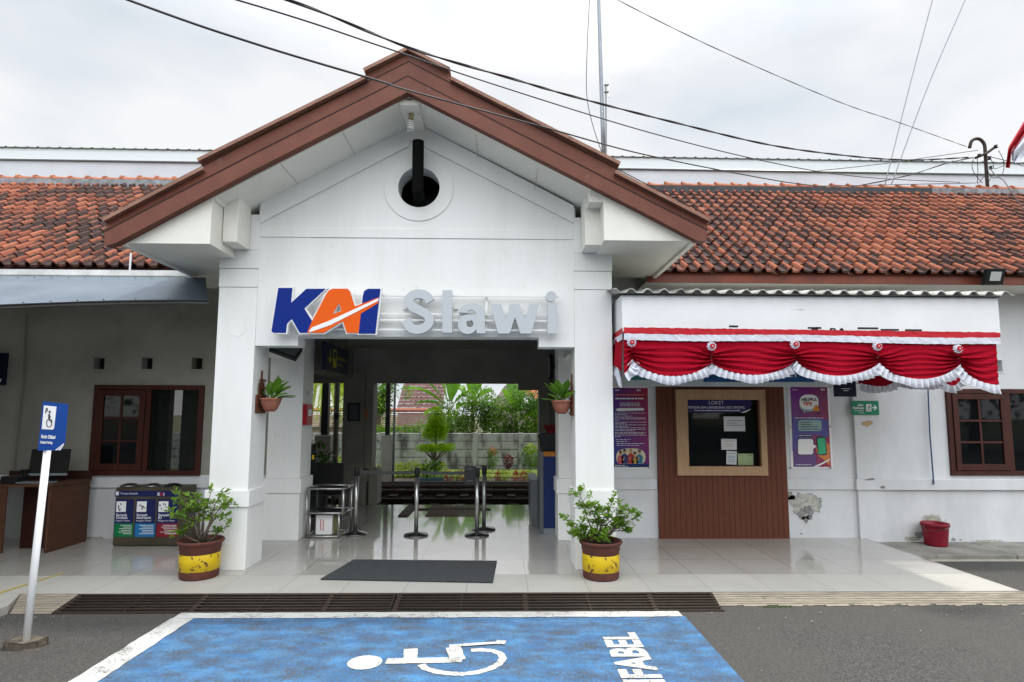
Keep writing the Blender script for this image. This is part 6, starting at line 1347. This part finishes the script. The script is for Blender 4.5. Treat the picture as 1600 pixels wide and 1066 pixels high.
for k, (a, Y) in enumerate(((530, 19.5), (495, 19.5))): bush(a, 712, 745, Y, 24, M['l_yellow'], ('golden shrub seen left of the pillar', 'golden shrub seen beside the left jamb')[k], 340+k, 300, .09)
# overgrown greenery beyond the fence
q = MB(); q2 = MB(); random.seed(15)
Yv = 24.5; s_ = Yv/889
for k in range(120):
    px_ = random.uniform(690, 850); top = 622+14*math.sin(px_*.09)+10*math.sin(px_*.23+1)+(12 if px_ < 715 else 0); py_ = random.uniform(top, 690); c = W(px_, py_, Yv+random.uniform(-.6, .8))
    cloud(q if random.random() < .62 else q2, (c[0], Yv+random.uniform(-.5, .8), c[1]), .42, .42, .34, 120, .13, 400+k)
for k in range(26):
    px_ = random.uniform(560, 690); py_ = random.uniform(664, 684); c = W(px_, py_, 23.2); cloud(q, (c[0], 23.2+random.uniform(-.3, .5), c[1]-.1), .35, .3, .22+.1*math.sin(px_), 90, .12, 500+k)
tag(q.build('undergrowth', M['l_mid']), 'tangled mid-green undergrowth rising behind the concrete fence', 'undergrowth', kind='stuff'); tag(q2.build('undergrowth', M['l_dark']), 'darker creeper patches among the undergrowth behind the fence', 'undergrowth', kind='stuff')
def banana(px_, py_, Y, lab, leaves, seed):
    random.seed(seed); c = W(px_, py_, Y); t = thing('banana_plant', lab, 'banana plant', (c[0], Y, -.4), 'banana plants beyond the fence')
    MB().tube([(c[0], Y, -.4), (c[0]+.03, Y, c[1]*.5), (c[0], Y, c[1]+.1)], [.14, .11, .07], 10).build('trunk', mat('banana_stem', (.20, .20, .07), .7, c2=(.12, .09, .04), scale=6), t, smooth=True)
    for (ex, ey) in leaves:
        e = W(ex, ey, Y); dy_ = random.uniform(-.7, .7); a = Vector((c[0], Y, c[1])); b = Vector((e[0], Y+dy_, e[1])); L_ = (b-a).length
        m = a.lerp(b, .55)+Vector((0, 0, .22*L_)); n = 16; P_ = []
        for i in range(n+1): s = i/n; P_.append(a*(1-s)**2+m*2*s*(1-s)+b*s*s)
        vs = []
        for i, p in enumerate(P_):
            s = i/n; d = (P_[min(i+1, n)]-P_[max(0, i-1)]).normalized(); sd_ = d.cross(Vector((0, 0, 1))); sd_ = sd_.normalized() if sd_.length > .2 else Vector((.7, .7, 0)); sd_ = (sd_+Vector((0, 0, .25*random.uniform(-1, 1)))).normalized()
            w_ = .33*math.sin(PI*min(.97, max(.0, (s-.14)/.86)))**.6 if s > .16 else .02; up = Vector((0, 0, .10*w_/.27+random.uniform(-.03, .03)))
            vs += [p+sd_*w_*random.uniform(.85, 1.05)+up, p, p-sd_*w_*random.uniform(.85, 1.05)+up]
        MB().add(vs, [(3*i+j, 3*i+j+1, 3*i+j+4, 3*i+j+3) for i in range(n) for j in range(2)]).build('leaf', M['l_banana'], t)
banana(702, 640, 26, 'broad banana plant left of the topiary top', [(640, 608), (655, 590), (680, 572), (705, 570), (725, 585), (742, 612), (650, 632), (660, 650)], 1)
banana(738, 632, 27, 'middle banana plant above the undergrowth', [(705, 600), (720, 575), (742, 572), (760, 590), (772, 612), (768, 640), (712, 640)], 2)
banana(806, 652, 25.5, 'bright young banana plant right, before the gabled house', [(785, 610), (797, 596), (818, 612), (833, 632), (835, 655), (775, 640), (812, 600)], 3)
banana(836, 660, 25, 'short banana plant at far right behind the fence', [(826, 640), (834, 625), (850, 632), (858, 650)], 4)
# houses beyond
def roofplane(mb, pts): mb.add(pts, [tuple(range(len(pts)))])
M['oldtile'] = mat('old_brown_tiles', (.11, .045, .035), .9, c2=(.05, .026, .022), scale=9, lo=.4, hi=.6, bump=1, bscale=12, c3=(.17, .09, .07), scale3=11, lo3=.64, hi3=.70)
M['orangetile'] = mat('orange_tiles', (.52, .17, .08), .85, c2=(.34, .11, .06), scale=5)
M['brick'] = mat('grey_brick', (.20, .14, .11), .9, c2=(.28, .26, .23), scale=3)
def courses(mb, x0, x1, y0, z0, y1, z1, rows, cols_):
    random.seed(3)
    for r in range(rows):
        for c in range(cols_):
            xa = x0+(x1-x0)*c/cols_; xb = xa+(x1-x0)/cols_*.985; ta, tb = r/rows, (r+1.25)/rows; j = random.uniform(0, .035)
            mb.add([(xa, y0+(y1-y0)*ta, z0+(z1-z0)*ta+.06+j), (xb, y0+(y1-y0)*ta, z0+(z1-z0)*ta+.06+j), (xb, y0+(y1-y0)*min(1, tb), z0+(z1-z0)*min(1, tb)+.0), (xa, y0+(y1-y0)*min(1, tb), z0+(z1-z0)*min(1, tb)+.0)], [(0, 1, 2, 3)])
HA = thing('house', 'old low house with brown clay roof behind the fence, seen left', 'house', (-7, 33, -.4))
a = W(470, 668, 31); b = W(660, 668, 31); c = W(560, 643, 33.5)
q = MB(); courses(q, a[0]-4, b[0], 31, a[1], 33.5, c[1], 8, 70); q.build('roof', M['oldtile'], HA)
MB().tube([(a[0]-4, 33.5, c[1]+.08), (b[0], 33.5, c[1]+.08)], .11, 8).build('ridge', M['terra2'], HA); MB().box(a[0]-4, b[0]-.2, 31.3, 33.4, -.4, a[1]).build('wall', M['brick'], HA)
HB = thing('house', 'taller house with dark brick-brown roof rising behind the low house', 'house', (-5, 40, -.4))
a = W(618, 645, 36); b = W(668, 645, 36); c = W(618, 595, 40)
q = MB(); courses(q, a[0], b[0]+.9, 36, a[1], 41, c[1]+1.2, 14, 26); q.build('roof', M['oldtile'], HB); MB().box(a[0]+.1, b[0]+.7, 36.2, 41, -.4, a[1]).build('wall', M['brick'], HB)
HC = thing('house', 'distant gabled house with grey brick wall and orange tile roof at right', 'house', (1.5, 45, -.4))
YH = 44; P_ = [W(768, 690, YH), W(768, 634, YH), W(789, 602, YH), W(830, 640, YH), W(830, 690, YH)]
MB().plate([P_], YH, YH+.3).build('wall', M['brick'], HC); MB().box(P_[0][0]+.2, P_[3][0]+6, YH+.31, YH+6, -.4, P_[1][1]-.2).build('wall', M['brick'], HC)
a, b = W(791, 598, YH-.3), W(838, 628, YH-.3); q = MB(); courses(q, a[0]-.2, a[0]+9, YH-.3, 0, YH-.3, 0, 1, 1); q = MB()
ap = Vector((a[0], YH-.4, a[1])); ev = Vector((b[0]+.3, YH-.4, b[1])); bk2 = Vector((4.5, 7, 0))
q.add([ap, ev, ev+Vector((5, .5, -.6)), ap+Vector((6, 3, .3))], [(0, 1, 2, 3)]); q.build('roof', M['orangetile'], HC)
a = W(836, 650, 28); HD = thing('shed', 'small tiled lean-to roof at far right behind the fence', 'shed', (a[0]+1, 28, -.4)); q = MB(); courses(q, a[0], a[0]+3, 27.6, W(836, 684, 27.6)[1], 28.6, a[1], 7, 14); q.build('roof', mat('speckled_tiles', (.42, .22, .16), .9, c2=(.14, .06, .05), scale=7, lo=.45, hi=.55), HD); MB().box(a[0]+.1, a[0]+3, 28, 30, -.4, W(836, 684, 27.6)[1]).build('wall', M['brick'], HD)
# trees seen left
def tree(px_, Y, pz, r, lab, m, seed, n=26, ls=.16):
    c = W(px_, pz, Y); t = thing('tree', lab, 'tree', (c[0], Y, -.4)); random.seed(seed); q = MB(); tr_ = MB(); tr_.tube([(c[0], Y, -.4), (c[0]+.1, Y, c[1]*.5), (c[0], Y, c[1]+r*.3)], [.16, .12, .06], 8)
    for k in range(n):
        v = Vector((random.gauss(0, .5), random.gauss(0, .4), random.gauss(0, .45)))*r; cc = Vector((c[0], Y, c[1]))+v; cloud(q, cc, r*.32, r*.32, r*.26, 110, ls, seed*50+k); 
        if k % 3 == 0: tr_.tube([(c[0], Y, c[1]-r*.3), tuple(cc)], [.06, .02], 6)
    q.build('crown', m, t); tr_.build('trunk', M['bark'], t, smooth=True)
tree(590, 27, 622, 1.1, 'leafy green tree seen just right of the grey pillar', M['l_mid'], 3)
tree(548, 30, 600, 1.8, 'dark leafy tree hidden mostly by the grey pillar', M['l_dark'], 4)
def palm(px_, py_, Y, seed, lab):
    c = W(px_, py_, Y); t = thing('palm_tree', lab, 'palm tree', (c[0], Y, -.4)); random.seed(seed)
    MB().tube([(c[0], Y, -.4), (c[0]+.1, Y, c[1])], [.15, .10], 8).build('trunk', M['bark'], t, smooth=True); q = MB()
    for k in range(18):
        a = 2*PI*k/18; e = Vector((c[0]+1.5*math.cos(a), Y+1.5*math.sin(a), c[1]-1.3+random.uniform(-.3, .3))); a0_ = Vector((c[0], Y, c[1])); m = a0_.lerp(e, .5)+Vector((0, 0, 1.0)); pr_ = None
        for i in range(22):
            s = i/21; p = a0_*(1-s)**2+m*2*s*(1-s)+e*s*s
            if pr_ is not None:
                d = (p-pr_).normalized(); sd_ = d.cross(Vector((0, 0, 1))).normalized()
                for sg in (-1, 1): q.leaf(p, sd_*sg*.55+d*.35+Vector((0, 0, -.9)), Vector((0, 0, 1)), .55, .06, 0)
            pr_ = p
    q.build('fronds', M['l_yellow'], t)
palm(505, 585, 24, 5, 'yellow-green palm drooping fronds seen through left opening')
# potted plant seen through the left window
wc = W(296, 722, YB+1.2); PT = thing('potted_plant', 'dark potted shrub seen through the left window', 'potted plant', (wc[0]+.1, YB+1.2, 0)); MB().lathe([(0, 0), (.16, 0), (.2, .42), (.18, .42), (0, .38)], (wc[0]+.15, YB+1.2, .25), 20).build('pot', M['black'], PT); q = cloud(MB(), (wc[0]+.15, YB+1.2, 1.0), .28, .28, .34, 260, .09, 9); q.build('foliage', M['l_dark'], PT)
# leafy plant inside behind the sanitizer stand
pc_ = W(498, 722, 9.6); IP = thing('indoor_plant', 'dark leafy indoor plant behind the black chair', 'plant', (pc_[0], 9.6, 0)); MB().lathe([(0, 0), (.14, 0), (.17, .35), (0, .33)], (pc_[0], 9.6, 0), 20).build('pot', M['black'], IP); q = cloud(MB(), (pc_[0], 9.6, pc_[1]+.0), .22, .22, .22, 90, .16, 10); q.build('foliage', M['l_dark'], IP); MB().tube([(pc_[0], 9.6, .3), (pc_[0], 9.6, pc_[1])], .012, 6).build('stem', M['bark'], IP)
# ============================================================ MASTS, WIRES, FLAG
def wire(name, lab, pts, Y0, Y1, r, m=None, twist=0, cat='wire', grp=None, pw=1.0):
    sp = cat_pts(pts, 10); x0_, x1_ = pts[0], pts[-1]; L_ = len(sp)-1; W3 = [P3(a, b, Y0+(Y1-Y0)*(i/L_)**pw) for i, (a, b) in enumerate(sp)]
    q = MB()
    if twist:
        dens = []
        for i in range(len(W3)-1):
            n_ = max(1, int((W3[i+1]-W3[i]).length/.05))
            for k in range(n_): dens.append(W3[i].lerp(W3[i+1], k/n_))
        for ph in (0, PI):
            q.tube([p+Vector((0, r*.55*math.sin(i*.33+ph), r*.55*math.cos(i*.33+ph))) for i, p in enumerate(dens)], r*.8, 5)
    else: q.tube(W3, r, 6)
    return tag(q.build(name, m or M['black'], smooth=True), lab, cat, grp)
cat_pts = cat
M['guygrey'] = mat('grey_guy_wire', (.25, .26, .28), .7)
M['wirepurple'] = mat('weathered_cable', (.035, .028, .032), .5)
wire('power_cable', 'thick twisted black cable, uppermost sweeping over the gable', [(-60, -135), (190, -75), (450, 0), (640, 75), (800, 123), (900, 152), (1060, 193), (1200, 226), (1320, 243), (1420, 250), (1515, 246)], 3.2, 10.4, .0115, M['wirepurple'], twist=1)
wire('power_cable', 'thin cable crossing just right of the roof apex', [(-200, -160), (370, 0), (600, 74), (750, 125), (1000, 203), (1200, 253), (1340, 276), (1500, 285)], 3.4, 10.3, .006, M['wirepurple'], pw=1.8)
wire('power_cable', 'cable crossing in front of the roof apex brown boards', [(-300, -190), (200, 0), (400, 69), (590, 126), (640, 142), (850, 199), (1000, 240), (1200, 280), (1290, 292)], 3.3, 9.9, .0075, M['wirepurple'], pw=2.5)
wire('guy_wire', 'thin rusty twisted wire from top centre to the hooked mast', [(900, -38), (965, 0), (1110, 72), (1300, 155), (1400, 190), (1512, 230)], 5, 10.4, .0045, M['rust'], twist=1)
wire('service_cable', 'cable sagging low before the ridge towards the hooked mast', [(1330, 292), (1380, 283), (1430, 271), (1480, 255), (1522, 246)], 9.6, 10.4, .009, M['wirepurple'], twist=1)
wire('service_cable', 'thin upper loop of cable meeting the hooked mast', [(1270, 268), (1380, 256), (1450, 246), (1528, 235)], 9.8, 10.4, .006, M['wirepurple'])
wire('service_cable', 'low thin cable along the ridge left of the hooked mast', [(1270, 291), (1380, 289), (1530, 286)], 9.9, 10.35, .006, M['wirepurple'])
wire('service_cable', 'cable running right from the hooked mast behind the flag', [(1542, 244), (1575, 252), (1610, 262), (1680, 270)], 10.4, 10.4, .007, M['wirepurple'])
wire('service_cable', 'cable trailing from the hooked mast down over roof tiles', [(1545, 262), (1558, 276), (1568, 282), (1580, 300), (1600, 328), (1625, 360)], 10.3, 8.9, .008, M['wirepurple'])
wire('guy_wire', 'left one of two pale wires rising steeply to the top right', [(1383, 288), (1420, 140), (1457, 0), (1485, -105)], 10.3, 10.8, .009, M['guygrey'])
wire('guy_wire', 'right one of two pale wires rising steeply to the top right', [(1393, 288), (1450, 135), (1508, 0), (1550, -100)], 10.3, 10.8, .009, M['guygrey'])
wire('antenna_cable', 'thin dark cable hanging left of the tall grey mast', [(925, -60), (921, 0), (917, 90), (917, 150), (926, 195), (940, 238)], 9.3, 9.3, .006, M['black'])
YM = 9.35
MA = thing('mast', 'tall grey pipe mast rising behind the right gable slope', 'mast', tuple(P3(944, 262, YM)))
MB().tube([P3(944.5, 275, YM), P3(941, 180, YM), P3(938.5, 100, YM), P3(935.5, 0, YM), P3(934, -60, YM)], [.037, .034, .033, .030, .028], 12).build('pipe', M['galv'], MA, smooth=True)
AN = thing('antenna', 'short thin pipe with white rod antenna clamped at its top', 'antenna', tuple(P3(947.5, 262, YM-.05)))
MB().tube([P3(947.5, 275, YM-.05), P3(946.5, 135, YM-.05)], .015, 8).build('pipe', M['darksteel'], AN); MB().tube([P3(951.5, 124, YM-.07), P3(951.5, 152, YM-.07)], .014, 8).build('antenna_rod', M['signwhite'], AN)
q = MB()
for y in (133, 144): q.tube([P3(944, y, YM-.06), P3(952, y, YM-.07)], .018, 6)
q.build('clamp', M['darksteel'], AN)
YK2 = 10.42
HM = thing('hooked_mast', 'rusty hooked service mast standing on the ridge at right', 'mast', tuple(P3(1543, 290, YK2)))
MB().tube([P3(a, b, YK2) for a, b in cat([(1543, 292), (1541, 265), (1539.5, 240), (1538, 226), (1532, 218.5), (1525, 217), (1518, 221), (1515, 231)], 5)], .030, 10).build('pipe', M['rust'], HM, smooth=True)
MB().tube([P3(1524, 247, YK2-.05), P3(1541, 240, YK2-.05), P3(1556, 229, YK2-.05)], .025, 8).build('cross_arm', M['rust'], HM)
q = MB()
for (a, b) in ((1530, 243), (1548, 262), (1546, 247), (1556, 229)): q.lathe([(0, -.04), (.035, -.03), (.02, 0), (.035, .02), (0, .04)], tuple(P3(a, b, YK2-.08)), 10)
q.build('insulator', M['black'], HM, smooth=True)
q = MB()
for pts in ([(1521, 246), (1519, 262), (1526, 276), (1535, 286)], [(1527, 248), (1528, 270), (1527, 286)], [(1541, 262), (1551, 278), (1566, 272), (1568, 252), (1560, 235)], [(1530, 286), (1538, 276), (1545, 283), (1548, 278)], [(1546, 248), (1552, 255), (1554, 264), (1570, 258)]): q.tube([P3(a, b, YK2-.06) for a, b in cat(pts, 6)], .006, 5)
q.build('loose_wire', M['wirepurple'], HM)
# flag on its pole (pole itself stands outside the frame)
YFg = 6.0; FG = thing('flag', 'red and white flag hanging at the upper right edge', 'flag', tuple(P3(1600, 262, YFg)))
def flagpart(name, m, f0, f1, n=26, k_=14):
    vs = []
    for i in range(n+1):
        t = i/n
        for j in range(k_+1):
            s = j/k_; a = f0(t); b = f1(t); x = a[0]+(b[0]-a[0])*s; y = a[1]+(b[1]-a[1])*s; d = .05*math.sin(7*s+5*t)+.03*math.sin(17*s-9*t+1); p = P3(x, y, YFg+d); vs.append(p)
    MB().add(vs, [(i*(k_+1)+j, i*(k_+1)+j+1, (i+1)*(k_+1)+j+1, (i+1)*(k_+1)+j) for i in range(n) for j in range(k_)]).build(name, m, FG, smooth=True)
lerp2 = lambda P_, t: (lambda i, f: (P_[i][0]*(1-f)+P_[i+1][0]*f, P_[i][1]*(1-f)+P_[i+1][1]*f))(min(int(t*(len(P_)-1)), len(P_)-2), t*(len(P_)-1)-min(int(t*(len(P_)-1)), len(P_)-2))
flagpart('red_stripe', M['redband'], lambda t: lerp2([(1660, 60), (1628, 135), (1602, 186), (1575.5, 230), (1571, 262)], t), lambda t: lerp2([(1672, 90), (1636, 150), (1606, 202), (1580, 240), (1578, 263)], t))
flagpart('white_stripe', M['whitecloth'], lambda t: lerp2([(1672, 90), (1636, 150), (1606, 202), (1580, 236), (1580, 250)], t), lambda t: lerp2([(1690, 170), (1665, 215), (1625, 245), (1598, 250), (1588, 256)], t))
c = P3(1670, 300, YFg); MB().tube([(c.x, YFg, GZ), (c.x, YFg, 5.9)], .03, 12).build('flagpole', M['white'], FG, smooth=True)
# ============================================================ ACROSS THE FORECOURT (behind the camera): trees and a house row that shade the low sky
def fartree(x, y, r, h, seed, lab):
    t = thing('tree', lab, 'tree', (x, y, GZ)); random.seed(seed); q = MB(); tr_ = MB(); tr_.tube([(x, y, GZ), (x+.2, y, h*.5), (x, y, h)], [.3, .22, .1], 10)
    for k in range(34):
        v = Vector((random.gauss(0, .45), random.gauss(0, .45), random.gauss(0, .38)))*r; cc = Vector((x, y, h))+v; cloud(q, cc, r*.36, r*.36, r*.3, 60, .55, seed*60+k)
        if k % 5 == 0: tr_.tube([(x, y, h*.6), tuple(cc)], [.1, .03], 6)
    q.build('crown', M['l_dark'], t); tr_.build('trunk', M['bark'], t, smooth=True)
for k in range(7): fartree(-24+8*k+(k % 2)*1.5, -13-(k % 3)*1.5, 4.2, 4.6+(k % 2), 60+k, ('broad shade tree across the forecourt, number ' + ('one', 'two', 'three', 'four', 'five', 'six', 'seven')[k] + ' from the left side'))
HE = thing('house', 'low row house with red tile roof across the forecourt', 'house', (0, -22, GZ))
holed(-22, 24, -20, -19.8, GZ, 3.4, [(-18+6*k, -16+6*k, 1, 2.4) for k in range(7)]).build('wall', M['plaster_old'], HE); MB().add([(-23, -19.2, 3.2), (25, -19.2, 3.2), (25, -24, 6.4), (-23, -24, 6.4)], [(0, 1, 2, 3)]).build('roof', M['terra'], HE)

SH = thing('light_blocker', 'unseen roof on posts added left of the frame to hold sky light off the wall', 'light_blocker', (-10, 2, GZ))  # invented roof outside the view, added to darken the left wall
MB().box(-17, -5.3, -3, 5.0, 2.70, 2.82).build('roof', M['bluemetal'], SH); MB().box(-17, -5.3, -3, 5.0, 2.68, 2.698).build('roof_lining', M['inner'], SH)
for x in (-16.8, -11, -5.5):
    for y in (-2.8, 1): MB().box(x-.06, x+.06, y-.06, y+.06, GZ, 2.68).build('post', M['galv'], SH)
MB().box(-17, -8.2, 4.0, 4.1, GZ, 2.68).build('screen_wall', M['inner'], SH)  # opaque side of the added roof, also there to hold back sky light

# dry leaves and scraps blown along the drain and over the asphalt
lt = MB(); random.seed(88)
for _ in range(70):
    x = random.uniform(-4.6, 5.5); y = random.uniform(5.02, 5.16) if random.random() < .45 else random.uniform(3.4, 5.1); a = random.uniform(0, 2*PI)
    if y < 5.02 and -2.7 < x < 1.6 and random.random() < .8: continue
    lt.leaf((x, y, GZ+.012), (math.cos(a), math.sin(a), .08), (0, 0, 1), random.uniform(.012, .035), random.uniform(.008, .016), .15)
tag(lt.build('leaf_litter', mat('dry_leaf', (.20, .15, .09), .9, c2=(.36, .33, .28), scale=5)), 'dry leaves and scraps scattered over the asphalt by the drain', 'leaf litter', kind='stuff')
